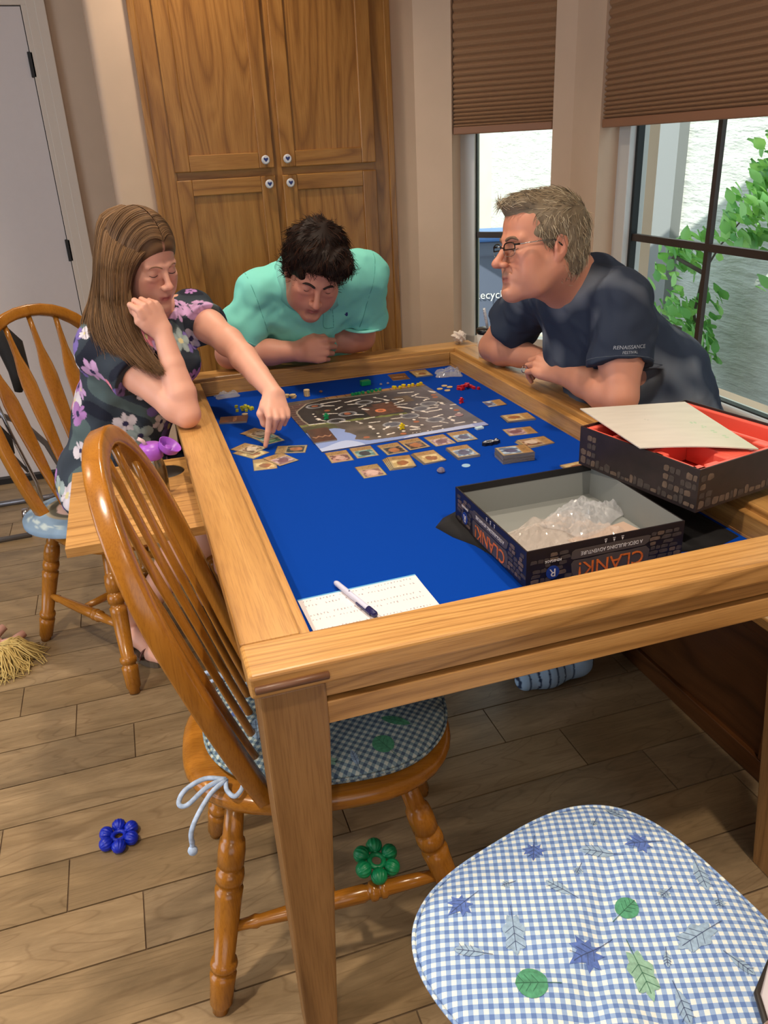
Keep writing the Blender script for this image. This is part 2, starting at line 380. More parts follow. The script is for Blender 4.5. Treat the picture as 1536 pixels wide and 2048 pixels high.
cdoor(.254, .636, 1.382, 2.5, .600, 1.412, 2, 13); cdoor(.664, 1.052, 1.382, 2.5, .686, 1.412, 8, 17)
cdoor(.254, .636, .11, 1.354, .606, 1.325, 14, 7); cdoor(.664, 1.052, .11, 1.354, .690, 1.325, 21, 15)
# ================================================================ GAMING TABLE
X0, X1, Y0, Y1, ZT, ZF = .070, 1.145, .910, 2.660, .790, .730
XI0, XI1, YI0, YI1 = .178, 1.036, 1.000, 2.567
tb_ = empty('gaming_table', ((X0+X1)/2, (Y0+Y1)/2, 0), label='large oak gaming table with a sunken blue felt top in the middle of the room', cat='table')
def tp(name, a, b, mat, bevel=.003, **kw):
    return lp(tb_, MB().box(a, b), name, mat, bevel=bevel, **kw)
ox, oy = wood('x', 'oak', 1, 2, 8), wood('y', 'oak', 1, 4, 5)
oxb = wood('x', 'oak', 1.3, 9, 10)
def railboard(name, a, b, mat, edge):
    return tp(name, a, b, mat, bevel=.006, seg=3)
tp('top_rail', (X0, Y0, .752), (X1, YI0-.004, ZT), wood('x', 'oak', .9, 11, 11), bevel=.006, seg=3)
tp('top_rail', (X0+.001, YI0-.0035, .757), (.160, 2.30, ZT-.0003), oy, bevel=.003)
tp('top_rail', (X0+.001, 2.3005, .757), (.160, 2.570, ZT-.012), oy, bevel=.002)
tp('top_rail', (X0, 2.5705, .757), (X1, Y1, ZT-.0002), wood('x', 'oak', .8, 6, 8), bevel=.005, seg=3)
tp('top_rail', (1.054, YI0-.0035, .757), (X1-.001, 2.570, ZT-.0003), wood('y', 'oak', .9, 8, 7), bevel=.005, seg=3)
# ledge just inside the rails and the inner faces down to the felt
for a, b, m in (((.160, YI0, .735), (XI0, 2.567, ZT-.014), oy), ((XI1, YI0, .735), (1.054, 2.567, ZT-.014), wood('y', 'oak', 1, 3, 9)),
                ((XI0, 2.567, .735), (XI1, 2.585, ZT-.014), wood('x', 'oak', .8, 13, 8)), ((XI0, YI0-.0035, .735), (XI1, YI0+.0, ZT-.014), ox)):
    tp('inner_ledge', a, b, m, bevel=.0015)
for a, b, m in (((.150, YI0, .69), (XI0+.001, 2.567, .7349), oy), ((XI1-.001, YI0, .69), (1.06, 2.567, .7349), oy), ((.15, 2.566, .69), (1.06, 2.60, .7349), ox), ((.15, .975, .69), (1.06, YI0+.001, .7349), ox)):
    tp('inner_face', a, b, m, bevel=0)
felt = NT('blue_felt'); fn = felt.noise(felt.coord(), 900, 2, .7); felt.base(felt.mix(.12, srgb(0, 58, 156), felt.ramp(fn, [(.3, srgb(0, 42, 120)), (.7, srgb(4, 72, 172))]))); felt.set(Roughness=.95); felt.bump(fn, .25, .0006)
felt.b.inputs['Specular IOR Level'].default_value = .1
tp('felt_surface', (XI0+.001, YI0+.001, .712), (XI1-.001, 2.566, ZF), felt.m, bevel=0)
# aprons: near, far, sides (a finger groove between upper and lower board)
axm = wood('x', 'oak', 1.2, 15, 9, .4); aym = wood('y', 'oak', 1.2, 17, 9, .4); darkgap = plain('groove_dark', srgb(24, 14, 8), .8)
for (a, b, z0, z1, m) in (((.176, .928), (1.04, .950), .7175, .752, axm), ((.176, .924), (1.04, .950), .672, .711, axm), ((.176, .945), (1.04, .952), .70, .725, darkgap),
                          ((.176, 2.62), (1.04, 2.642), .7175, .757, axm), ((.176, 2.62), (1.04, 2.646), .672, .711, axm),
                          ((.088, 1.01), (.110, 2.56), .7175, .757, aym), ((.084, 1.01), (.110, 2.56), .672, .711, aym), ((.105, 1.01), (.112, 2.56), .70, .725, darkgap),
                          ((1.105, 1.01), (1.127, 2.56), .7175, .757, aym), ((1.105, 1.01), (1.131, 2.56), .672, .711, aym)):
    tp('apron', (a[0], a[1], z0), (b[0], b[1], z1), m, bevel=.002 if m is not darkgap else 0)
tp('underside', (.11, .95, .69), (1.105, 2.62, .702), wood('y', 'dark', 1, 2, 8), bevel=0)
lm = wood('z', 'leg', 1, 5, 5, .45)
def tleg(x0, x1, y0, y1, sx, sy):
    # square tapering leg; the outer faces stay plumb, the inner faces slope in
    t = .036
    top = [(x0, y0), (x1, y0), (x1, y1), (x0, y1)]
    bx0, bx1 = (x0+.004, x1-t) if sx < 0 else (x0+t, x1-.004); by0, by1 = (y0+.002, y1-t) if sy < 0 else (y0+t, y1-.002)
    bot = [(bx0, by0), (bx1, by0), (bx1, by1), (bx0, by1)]
    vs = [(*p, 0) for p in bot]+[(*p, .66) for p in top]+[(*p, .752) for p in top]
    fs = [(3, 2, 1, 0), (8, 9, 10, 11)]+[(i+4*k, (i+1) % 4+4*k, (i+1) % 4+4+4*k, i+4+4*k) for i in range(4) for k in (0, 1)]
    lp(tb_, MB().add(vs, fs), 'leg', lm, bevel=.004)
tleg(.082, .1765, .916, 1.010, -1, -1); tleg(1.04, 1.133, .916, 1.010, 1, -1); tleg(.082, .176, 2.556, 2.65, -1, 1); tleg(1.04, 1.133, 2.556, 2.65, 1, 1)
pegm = plain('corner_spline', srgb(98, 64, 42), .42, noise=.08, nscale=60)
for (x, y, R) in ((.0765, .9085, 0), (1.035, .9085, 0)):
    m = MB().tube([(x, y, .7685), (x+.001, y, .7685), (x+.103, y, .7685), (x+.104, y, .7685)], [.0045, .006, .006, .0045], 12); o = lp(tb_, m, 'corner_spline', pegm, smooth=True); o['label'] = 'dark brown rounded spline at table corner'
# side tray with cup hole
tr = empty('side_tray', (-.05, 1.80, .72), label='small oak cup tray hooked onto the left rail of the table', cat='tray')
def tray_mesh():
    n = 40; hx, hy, r = .045, 1.955, .047; x0, x1, y0, y1 = -.204, .082, 1.587, 2.045
    hole = [(hx+r*math.cos(2*math.pi*i/n), hy+r*math.sin(2*math.pi*i/n)) for i in range(n)]
    hx = .02
    hole = [(hx+r*math.cos(2*math.pi*i/n), hy+r*math.sin(2*math.pi*i/n)) for i in range(n)]
    out = []
    for (cx, cy) in hole:
        dx, dy = cx-hx, cy-hy; t = min([((x1-hx)/dx if dx > 1e-9 else 1e9), ((x0-hx)/dx if dx < -1e-9 else 1e9), ((y1-hy)/dy if dy > 1e-9 else 1e9), ((y0-hy)/dy if dy < -1e-9 else 1e9)])
        out.append((hx+dx*t, hy+dy*t))
    # snap nearest outline points to the corners
    for c in ((x0, y0), (x1, y0), (x1, y1), (x0, y1)):
        i = min(range(n), key=lambda k: (out[k][0]-c[0])**2+(out[k][1]-c[1])**2); out[i] = c
    m = MB(); z0, z1 = .700, .720
    vs = [(*p, z1) for p in hole]+[(*p, z1) for p in out]+[(*p, z0) for p in hole]+[(*p, z0) for p in out]
    fs = []
    for i in range(n):
        j = (i+1) % n; fs += [(i, n+i, n+j, j), (2*n+i, 2*n+j, 3*n+j, 3*n+i), (n+i, 3*n+i, 3*n+j, n+j), (i, j, 2*n+j, 2*n+i)]
    return m.add(vs, fs)
o = tray_mesh().obj('board', wood('x', 'oak', 1.3, 21, 9), tr); o.location = -tr.location
o = MB().lathe([(0, .046), (.02, .050), (.9, .050), (1, .044)], (.02, 1.955, .65), (.02, 1.955, .7195), 28).obj('cup_holder', plain('cup_black', srgb(10, 9, 9), .5), tr, smooth=True); o.location = -tr.location
o = MB().box((.045, 1.62, .690), (.084, 2.02, .6995)).obj('bracket', wood('y', 'dark', 1, 1, 5), tr); o.location = -tr.location
# ================================================================ BENCH along the window
bn = empty('window_bench', (1.48, 1.65, 0), label='long oak box bench with panelled front under the window', cat='bench')
dkx = wood('y', 'dark', .9, 3, 9); dkz = wood('z', 'dark', 1, 4, 6)
def bp(name, a, b, m, **kw): return lp(bn, MB().box(a, b), name, m, **kw)
bp('seat_top', (1.215, .34, .425), (1.698, 2.93, .452), wood('y', 'oak', 1, 31, 8), bevel=.004)
bp('panel', (1.262, .36, .05), (1.275, 2.9, .40), dkx)
bp('rail', (1.250, .34, .37), (1.272, 2.92, .424), dkx, bevel=.003); bp('rail', (1.250, .34, 0), (1.272, 2.92, .06), dkx, bevel=.003)
for y in (.34, 1.12, 1.78, 2.5): bp('stile', (1.251, y, .06), (1.272, y+.055, .37), dkz, bevel=.003)
# ================================================================ WINDSOR CHAIRS
def chair_proto():
    hon = wood('z', 'honey', 1, 2, 7); honx = wood('x', 'honey', 1, 6, 7)
    root = empty('windsor_chair', (0, 0, 0))
    # seat
    n = 48; mb = MB(); prof = [(.80, .410), (.93, .412), (.985, .420), (1.0, .431), (.992, .441), (.965, .447), (.90, .450), (.7, .446), (.45, .441), (.2, .440)]
    def outl(a):
        c, s = math.cos(a), math.sin(a); e = 2.6
        r = 1/((abs(c)**e+abs(s)**e)**(1/e)); x = r*c; y = r*s
        return x*.250+.015, y*(.230-.020*(1-x)*.9)
    vs = []
    for (k, z) in prof:
        for i in range(n):
            x, y = outl(2*math.pi*i/n); vs.append((x*k, y*k, z))
    fs = [(j*n+i, j*n+(i+1) % n, (j+1)*n+(i+1) % n, (j+1)*n+i) for j in range(len(prof)-1) for i in range(n)]
    vs += [(0, 0, .410), (0, 0, .440)]; b0 = len(vs)-2
    fs += [(b0, (i+1) % n, i) for i in range(n)]+[(b0+1, (len(prof)-1)*n+i, (len(prof)-1)*n+(i+1) % n) for i in range(n)]
    mb.add(vs, fs).obj('seat', honx, root, smooth=True)
    P = [(0, .0150), (.03, .0165), (.045, .021), (.16, .0235), (.19, .0245), (.195, .0205), (.21, .0195), (.215, .0235), (.235, .0255), (.255, .0235), (.26, .019), (.56, .0245), (.60, .0255), (.605, .021), (.625, .0205), (.63, .0245), (.66, .026), (.69, .024), (.695, .020), (.705, .0205), (.71, .024), (.77, .0245), (.82, .0225), (.825, .019), (.85, .018), (1, .016)]
    for sx, sy in ((1, 1), (1, -1), (-1, 1), (-1, -1)):
        b = (.27, .22*sy, 0) if sx > 0 else (-.225, .215*sy, 0); t = (.150, .145*sy, .415) if sx > 0 else (-.145, .135*sy, .415)
        o = MB().lathe(P, b, t, 18).obj('leg', hon, root, smooth=True)
    SP = [(0, .009), (.1, .0105), (.13, .013), (.15, .0105), (.3, .014), (.5, .016), (.62, .0165), (.635, .0135), (.645, .0135), (.65, .018), (.665, .019), (.68, .018), (.685, .0145), (.695, .0145), (.70, .018), (.72, .0185), (.73, .0145), (.85, .013), (1, .010)]
    for sy in (1, -1):
        MB().lathe(SP, (-.192, .181*sy, .165), (.214, .185*sy, .195), 14).obj('stretcher', honx, root, smooth=True)
    SC_ = [(0, .009), (.2, .012), (.42, .0145), (.44, .017), (.46, .0145), (.54, .0145), (.56, .017), (.58, .0145), (.8, .012), (1, .009)]
    MB().lathe(SC_, (.0, .178, .18), (.0, -.178, .18), 14).obj('stretcher', honx, root, smooth=True)
    # bow
    path = []
    M_ = 44
    def bow(s):   # s -1..1
        a = abs(s)
        if a > .45:
            k = (a-.45)/.55; y = .226-.054*k*k; z = .80-.365*k
        else:
            th = (a/.45)*math.pi/2; y = .226*math.sin(th)**.93; z = .80+.236*math.cos(th)
        x = -.09-(z-.44)*.307
        return Vector((x, y*(1 if s > 0 else -1), z))
    path = [bow(-1+2*i/M_) for i in range(M_+1)]
    mb = MB()
    # rounded rectangular section
    sec = []
    for (cx, cy, a0_) in ((.011, .009, 0), (-.011, .009, 90), (-.011, -.009, 180), (.011, -.009, 270)):
        for da in (0, 45, 90): an = math.radians(a0_+da); sec.append((cx+.0055*math.cos(an), cy+.0055*math.sin(an)))
    k = len(sec); nrm = Vector((1, 0, .307)).normalized(); vs = []
    for i, p in enumerate(path):
        t = (path[min(i+1, M_)]-path[max(i-1, 0)]).normalized(); w = t.cross(nrm).normalized()
        for (a_, b_) in sec: vs.append(p+nrm*a_*1.0+w*b_*1.15)
    fs = [(i*k+j, i*k+(j+1) % k, (i+1)*k+(j+1) % k, (i+1)*k+j) for i in range(M_) for j in range(k)]+[tuple(range(k-1, -1, -1)), tuple(M_*k+j for j in range(k))]
    o = mb.add(vs, fs).obj('bow', wood('z', 'honey', 1, 12, 4), root, smooth=True); autosmooth(o, 60)
    # arrow slats
    for j in (-2, -1, 0, 1, 2):
        yb_, yt = .054*j, .083*j
        s = 0
        best = min((abs(bow(q/400).y-yt), q) for q in range(0 if yt >= 0 else -180, 181 if yt >= 0 else 1))[1]
        top = bow(best/400); bot = Vector((-.09, yb_, .443))
        prof2 = [(0, .0085, .0085), (.10, .009, .0075), (.30, .017, .0055), (.55, .0235, .0048), (.68, .0245, .0048), (.74, .021, .005), (.82, .012, .0062), (.90, .0085, .0075), (.985, .0075, .0075)]
        mb = MB(); d = (top-bot)
        pth = [bot+d*t+nrm*(-.004*math.sin(math.pi*t)) for t, _, _ in prof2]
        mb.tube(pth, [(b_, a_) for _, a_, b_ in prof2], 12, up=nrm)
        mb.obj('slat', wood('z', 'honey', 1, 15+j, 5), root, smooth=True)
    return root
ch = chair_proto()
ch.location = (.192, 1.220, 0); ch.rotation_euler = (0, 0, math.radians(-6)); tag(ch, 'oak windsor chair with tied checked cushion pushed under the near left table corner', 'chair', 'oak windsor chairs')
c2 = dup(ch, location=(-.140, 2.435, 0), rotation_euler=(0, 0, math.radians(-56)), label='oak windsor chair the woman in the floral top sits on')
c3 = dup(ch, location=(.49, .53, 0), rotation_euler=(0, 0, math.radians(114)), label='oak windsor chair in the bottom right corner under the wide checked cushion')
# ================================================================ CUSHIONS
def gingham(name, a=(92, 122, 178), b=(140, 168, 208), w=(216, 224, 222), p=.0124, dark=1):
    t = NT(name); v = t.coord((1/p, 1/p, 1/p), rot=(0, 0, .62)); wob = t.new('ShaderNodeSeparateXYZ'); t.l(v, wob.inputs[0])
    def sq(o): return t.math('GREATER_THAN', t.math('FRACT', t.math('ADD', o, 50)), .5)
    s = t.math('MULTIPLY', t.math('ADD', sq(wob.outputs[0]), sq(wob.outputs[1])), .5)
    c = t.ramp(s, [(0, srgb(*w)), (.25, srgb(*b)), (.75, srgb(*a))], 'CONSTANT')
    th = t.noise(t.coord(), 1400, 2); c = t.mix(1, c, t.ramp(th, [(.3, (.86, .86, .86)), (.7, (1, 1, 1))]), 'MULTIPLY')
    t.base(c); t.set(Roughness=.85); t.bump(th, .15, .0004); return t.m
GING = gingham('gingham_blue'); GING2 = gingham('gingham_green', (74, 96, 120), (122, 146, 156), (186, 196, 190))
def cush_fn(kind):
    def out(a):
        c, s = math.cos(a), math.sin(a); e = 3.0 if kind else 2.5; r = 1/((abs(c)**e+abs(s)**e)**(1/e)); x, y = r*c, r*s
        if kind: return x*.236, y*(.240-.03*(1-x))          # wide pad
        return x*.222, y*(.215-.016*(1-x))
    def h(x, y, k):     # k: 0 centre .. 1 rim
        b = .020+.019*max(0, 1-k**3.2)**.6
        if kind:
            b += .007*math.sin(x*21+1)*math.cos(y*17)*(1-k*k) - .013*math.exp(-((x-.01)**2+(y+.02)**2)/.004) - .010*math.exp(-((x+.03)**2+(y-.10)**2)/.0016)-.009*math.exp(-((x+.10)**2+(y-.02)**2)/.0013)
            b -= .006*math.exp(-((x*.8+y*.6-.03)**2)/.0003)*(1-k*k)+.006*math.exp(-((x*.5-y*.86+.05)**2)/.0004)*(1-k*k)
        else:
            b += .003*math.sin(x*30)*math.cos(y*26)*(1-k*k)
        return b
    return out, h
def cushion(name, kind, mat, label, loc, rz, tz=.452):
    root = empty(name, (*loc, tz), (0, 0, rz), label=label, cat='cushion'); out, h = cush_fn(kind)
    n, m = 120, 44; vs = []; fs = []
    rows = []
    for j in range(m+1):
        k = j/m
        for i in range(n):
            x, y = out(2*math.pi*i/n); fold = .0012*math.sin(i*1.3)*k**6
            kk = k; vs.append((x*kk, y*kk, h(x*kk, y*kk, k)+fold))
    low = []
    for (k, z) in ((1.012, .014), (1.0, .006), (.96, .001), (0.5, .001)):
        for i in range(n): x, y = out(2*math.pi*i/n); vs.append((x*k, y*k, z))
    T = m+1+4
    fs = [(j*n+i, j*n+(i+1) % n, (j+1)*n+(i+1) % n, (j+1)*n+i) for j in range(T-1) for i in range(n)]
    fs.append(tuple((T-1)*n+i for i in range(n)))
    MB().add(vs, fs).obj('pad', mat, root, smooth=True)
    pth = [out(2*math.pi*i/n) for i in range(n+1)]
    o = MB().tube([(x*1.016, y*1.016, .0175) for x, y in pth], .0028, 8, cap=False).obj('piping', mat, root, smooth=True)
    return root, out, h
cushA, oA, hA = cushion('seat_cushion', 0, GING2, 'blue checked seat cushion tied to the chair at the near left table corner', (.228, 1.225), math.radians(-6))
cushB, oB, hB = cushion('seat_cushion', 1, GING, 'wide blue and white gingham cushion with leaf prints in the bottom right corner', (.458, .580), math.atan2(.96, -.27))
# printed leaves
def leaf_outline(kind):
    if kind == 'maple': pts = [(0, -.5), (.06, -.2), (.28, -.34), (.24, -.12), (.5, -.02), (.33, .08), (.4, .28), (.17, .2), (.1, .36), (0, .6), (-.1, .36), (-.17, .2), (-.4, .28), (-.33, .08), (-.5, -.02), (-.24, -.12), (-.28, -.34), (-.06, -.2)]
    elif kind == 'oak': 
        pts = []
        for i in range(28):
            a = 2*math.pi*i/28; r = .5*(1+.16*math.cos(7*a)); pts.append((r*.55*math.sin(a), r*1.05*math.cos(a)))
    elif kind == 'round':
        pts = [(.42*math.sin(a)*(1+.25*math.cos(a)), -.45*math.cos(a)*-1+(-.1*abs(math.sin(a)))) for a in [2*math.pi*i/20 for i in range(20)]]
    else: pts = [(.2*math.sin(a)*abs(math.sin(a/1))**.4, .55*math.cos(a)) for a in [2*math.pi*i/20 for i in range(20)]]
    return pts
leafb = plain('print_blue', srgb(78, 104, 170), .85, noise=.25, nscale=160); leafg = plain('print_green', srgb(70, 138, 106), .85, noise=.25, nscale=160); leafl = plain('print_grey', srgb(136, 162, 188), .85, noise=.2, nscale=160); leafs = plain('print_sage', srgb(126, 166, 148), .85, noise=.2, nscale=160)
def kcoord(out, x, y):
    a = math.atan2(y, x)
    # outline uses superellipse param: find by ray
    best = 1
    for it in range(3):
        pass
    lo, hi = a-.6, a+.6
    for it in range(24):
        md = (lo+hi)/2; px, py = out(md)
        if math.atan2(math.sin(math.atan2(py, px)-a), math.cos(math.atan2(py, px)-a)) > 0: hi = md
        else: lo = md
    px, py = out((lo+hi)/2); return math.hypot(x, y)/max(1e-6, math.hypot(px, py))
def leafprint(root, out, h, x, y, rot, size, kind, mat, dark):
    pts = leaf_outline(kind); c, s = math.cos(rot), math.sin(rot)
    def pl(px, py, dz=.0007):
        X, Y = x+(px*c-py*s)*size, y+(px*s+py*c)*size; k = kcoord(out, X, Y)
        return (X, Y, h(X, Y, min(k, 1))+dz) if k < .985 else None
    mb = MB(); K = 5; vs = []; n = len(pts)
    for j in range(1, K+1):
        for p in pts: vs.append(pl(p[0]*j/K, p[1]*j/K))
    cpt = pl(0, 0)
    if cpt is None or any(v is None for v in vs): return
    mb.add(vs+[cpt], [(j*n+i, j*n+(i+1) % n, (j+1)*n+(i+1) % n, (j+1)*n+i) for j in range(K-1) for i in range(n)]+[(n*K, (i+1) % n, i) for i in range(n)])
    # veins and stem
    def strip(a, b, w, q=8):
        A = [pl(a[0]+(b[0]-a[0])*t/q, a[1]+(b[1]-a[1])*t/q, .0012) for t in range(q+1)]
        if any(v is None for v in A): return
        dx, dy = b[0]-a[0], b[1]-a[1]; l = math.hypot(dx, dy); ox_, oy_ = (-dy/l*c-dx/l*s)*w, (-dy/l*s+dx/l*c)*w
        mb.add([(v[0]+ox_, v[1]+oy_, v[2]) for v in A]+[(v[0]-ox_, v[1]-oy_, v[2]) for v in A], [(i, i+1, q+2+i, q+1+i) for i in range(q)], 1)
    strip((0, .45), (0, -.85), .0004, 10)
    for yy in (-.2, 0, .2):
        for sg in (-1, 1): strip((0, yy), (sg*.24, yy+.18), .0003, 4)
    o = mb.obj('leaf_print', [mat, dark], root); me = o.data
inkb = plain('print_ink', srgb(60, 74, 110), .8); inkg = plain('print_ink_green', srgb(44, 96, 74), .8)
# ================================================================ OUTSIDE
def stucco():
    t = NT('stucco'); n = t.noise(t.coord((1, .5, 2.2)), 9, 5, .6); t.base(t.ramp(n, [(.3, srgb(176, 176, 170)), (.7, srgb(196, 196, 190))])); t.set(Roughness=.9); t.bump(n, .9, .03); return t.m
STU = stucco()
slab('wall_neighbour', (3.8, -1, -.4), (4.0, 8.2, 3.4), STU)
slab('shadow_stripe', (3.72, 5.06, -.3), (3.8, 5.34, 2.6), plain('shadow_stripe_grey', srgb(128, 128, 128), .8))  # raised grey strip put in place of a shadow stripe on the wall
slab('ground', (1.95, -2, -.45), (14, 16, -.3), plain('gravel', srgb(150, 140, 128), .9, noise=.3, nscale=40, bump=.5))
slab('wall_far_yard', (.2, 8.2, -.4), (9, 8.4, 3.6), plain('yard_wall', srgb(214, 208, 198), .9, noise=.04, nscale=6))
# gable end of the house above the window wall, unseen: rake shaped to cast the yard shadow
def rake(y, off=0): return 2.52+.64*(4.75-y)+off
def rakepoly(name, ya, yb, lo, hi, t0=1.90, t1=1.96):
    pts = [(t0, ya, lo(ya)), (t0, yb, lo(yb)), (t0, yb, hi(yb)), (t0, ya, hi(ya))]; vs = pts+[(t1, y, z) for _, y, z in pts]
    struct(MB().add(vs, [(0, 1, 2, 3), (7, 6, 5, 4), (0, 4, 5, 1), (1, 5, 6, 2), (2, 6, 7, 3), (3, 7, 4, 0)]).obj(name, STU))
rakepoly('wall_gable_unseen', -3, 3.02, lambda y: 2.6, lambda y: rake(y, -.66))
rakepoly('shade_rake', -3, 5.6, lambda y: rake(y, -.66), lambda y: rake(y))  # added board out of view, slanted to set the yard's shadow line
# leafy climbing shrub on the neighbour's wall
lv = []
def leafm(i, c):
    t = NT('leaf_%d' % i); t.base(srgb(*c)); t.set(Roughness=.45); t.b.inputs['Transmission Weight'].default_value = 0
    sh = t.new('ShaderNodeBsdfTranslucent'); sh.inputs[0].default_value = srgb(min(255, c[0]+50), min(255, c[1]+60), c[2]); mx = t.new('ShaderNodeMixShader'); mx.inputs[0].default_value = .35
    t.l(t.b.outputs[0], mx.inputs[1]); t.l(sh.outputs[0], mx.inputs[2]); t.l(mx.outputs[0], t.n['Material Output'].inputs[0]); return t.m
LM = [leafm(0, (122, 172, 108)), leafm(1, (96, 152, 92)), leafm(2, (152, 196, 128))]
lf = MB(); q = 6; prof = [(0, 0), (.25, .30), (.5, .36), (.75, .22), (1, 0)]
vs = []; 
for (t, w_) in prof: vs += [(-w_*.9, t, .06*abs(w_)), (0, t, -.10*t*t), (w_*.9, t, .06*abs(w_))]
lf.add(vs, [(3*i, 3*i+1, 3*i+4, 3*i+3) for i in range(4)]+[(3*i+1, 3*i+2, 3*i+5, 3*i+4) for i in range(4)]); leafmesh = lf.mesh('leaf', True); leafmesh.materials.append(LM[0])
shrub = empty('climbing_shrub', (3.55, 3.9, -.3), label='green leafy climbing shrub against the sunlit wall outside the big window', cat='shrub')
barkm = plain('bark', srgb(74, 62, 54), .8)
branches = [[(3.55, 4.35, -.3), (3.5, 4.33, .1), (3.52, 4.45, .35), (3.5, 4.38, .62), (3.45, 4.2, .8), (3.5, 4.05, 1.0)],
            [(3.6, 3.6, -.3), (3.55, 3.5, .5), (3.5, 3.6, .95), (3.5, 3.75, 1.25), (3.45, 3.55, 1.5)],
            [(3.5, 4.38, .62), (3.45, 4.62, .70), (3.5, 4.75, .62)], [(3.55, 4.4, .2), (3.5, 4.7, .25), (3.5, 4.85, .2)], [(3.5, 3.6, .95), (3.5, 3.95, 1.02), (3.5, 4.15, .95)]]
for b in branches: o = MB().tube(b, [.014-.002*i for i in range(len(b))], 7).obj('branch', barkm, shrub, smooth=True); o.location = -shrub.location
CL = [(3.95, .84, .10, 30), (4.35, .78, .12, 26), (4.60, .66, .12, 22), (4.55, .42, .15, 30), (4.40, .33, .12, 22), (4.72, .28, .11, 20), (4.72, .12, .12, 22), (4.3, .12, .14, 22), (4.5, -.05, .14, 20),
      (3.62, 1.42, .17, 40), (3.78, 1.15, .16, 34), (3.66, .92, .15, 26), (3.55, .62, .12, 16), (3.9, 1.02, .12, 22), (3.45, 1.25, .16, 20), (4.1, .86, .1, 10)]
k = 0
for (y, z, r, n) in CL:
    for i in range(int(n*.78)):
        a, rr = rnd.uniform(0, 6.28), r*math.sqrt(rnd.random())
        o = link('leaf', leafmesh, None, shrub, Vector((3.42+rnd.uniform(-.12, .15), y+rr*math.cos(a), z+rr*math.sin(a)))-shrub.location, (rnd.uniform(.4, 1.6), rnd.uniform(-.7, .7), rnd.uniform(1.0, 2.2)))
        s = rnd.uniform(.075, .12); o.scale = (s, s, s); o.material_slots[0].link = 'OBJECT'; o.material_slots[0].material = LM[rnd.choice([0, 0, 1, 2, 2])]; k += 1
ll = MB(); ra_ = random.Random(21)
for (y, z, r, n) in [(3.62, 1.42, .24, 130), (3.80, 1.18, .20, 110), (3.66, .95, .18, 70), (3.5, .75, .14, 40), (4.38, .30, .20, 60), (4.62, .66, .14, 40), (4.4, .0, .2, 60), (4.0, .95, .14, 40)]:
    for i in range(n):
        a, rr = ra_.uniform(0, 6.28), r*math.sqrt(ra_.random()); s_ = ra_.uniform(.07, .12); M_4 = Matrix.Translation((3.52+ra_.uniform(-.10, .12), y+rr*math.cos(a), z+rr*math.sin(a)))@Euler((ra_.uniform(.4, 1.6), ra_.uniform(-.7, .7), ra_.uniform(1.0, 2.2))).to_matrix().to_4x4()@Matrix.Scale(s_, 4)
        ll.add([M_4@v.co for v in leafmesh.vertices], [tuple(p.vertices) for p in leafmesh.polygons], ra_.choice([0, 1, 1, 2]))
o = ll.obj('foliage', LM, shrub, smooth=True); o.location = -shrub.location; o['kind'] = 'stuff'
# wheeled bins seen through the corner window
bing = plain('bin_grey', srgb(92, 98, 116), .5); bing2 = plain('bin_grey2', srgb(112, 114, 120), .5); lidb = plain('bin_lid_blue', srgb(70, 110, 170), .4)
def textmesh(txt, size, depth=.0006, align='CENTER'):
    cu = bpy.data.curves.new('lettering', 'FONT'); cu.body = txt; cu.size = size; cu.extrude = depth; cu.align_x = align; cu.align_y = 'CENTER'; cu.resolution_u = 3
    o = bpy.data.objects.new('lettering_tmp', cu); COL.objects.link(o); dg = bpy.context.evaluated_depsgraph_get(); me = bpy.data.meshes.new_from_object(o.evaluated_get(dg)); bpy.data.objects.remove(o); return me
def wbin(loc, rz, m, lm_, label, h=1.05, txt=None):
    r = empty('wheeled_bin', loc, (0, 0, rz), label=label, cat='bin')
    mb = MB(); b, t = .22, .30; vs = [(-b, -b, .05), (b, -b, .05), (b, b, .05), (-b, b, .05), (-t, -t*1.05, h-.12), (t, -t*1.05, h-.12), (t, t, h-.12), (-t, t, h-.12), (-t-.03, -t*1.05-.03, h-.1), (t+.03, -t*1.05-.03, h-.1), (t+.03, t+.03, h-.1), (-t-.03, t+.03, h-.1), (-t-.03, -t*1.05-.03, h), (t+.03, -t*1.05-.03, h), (t+.03, t+.03, h), (-t-.03, t+.03, h)]
    mb.add(vs, [(3, 2, 1, 0), (12, 13, 14, 15)]+[(i+4*k, (i+1) % 4+4*k, (i+1) % 4+4+4*k, i+4+4*k) for k in range(3) for i in range(4)]); mb.obj('body', m, r, bevel=.01)
    MB().box((-t-.05, -t*1.05-.06, h+.001), (t+.05, t+.05, h+.035)).obj('lid', lm_, r, bevel=.015)
    for s in (-1, 1): MB().tube([(s*.25-.03, .26, .1), (s*.25+.03, .26, .1)], .1, 16).obj('wheel', gask, r)
    if txt:
        me = textmesh(txt, .085); me.materials.append(vin); o = bpy.data.objects.new('lettering', me); COL.objects.link(o); o.parent = r; o.rotation_euler = (math.radians(86), 0, 0); o.location = (-.05, -.292, .66)
    return r
wbin((2.83, 6.05, -.3), -.35, bing, lidb, 'blue-grey wheeled bin with blue lid and white lettering outside the corner window', 1.06, 'Recycle')
wbin((2.36, 7.15, -.3), -.3, bing2, bing2, 'pale grey wheeled bin behind the blue-lidded one outside the corner window', 1.0)
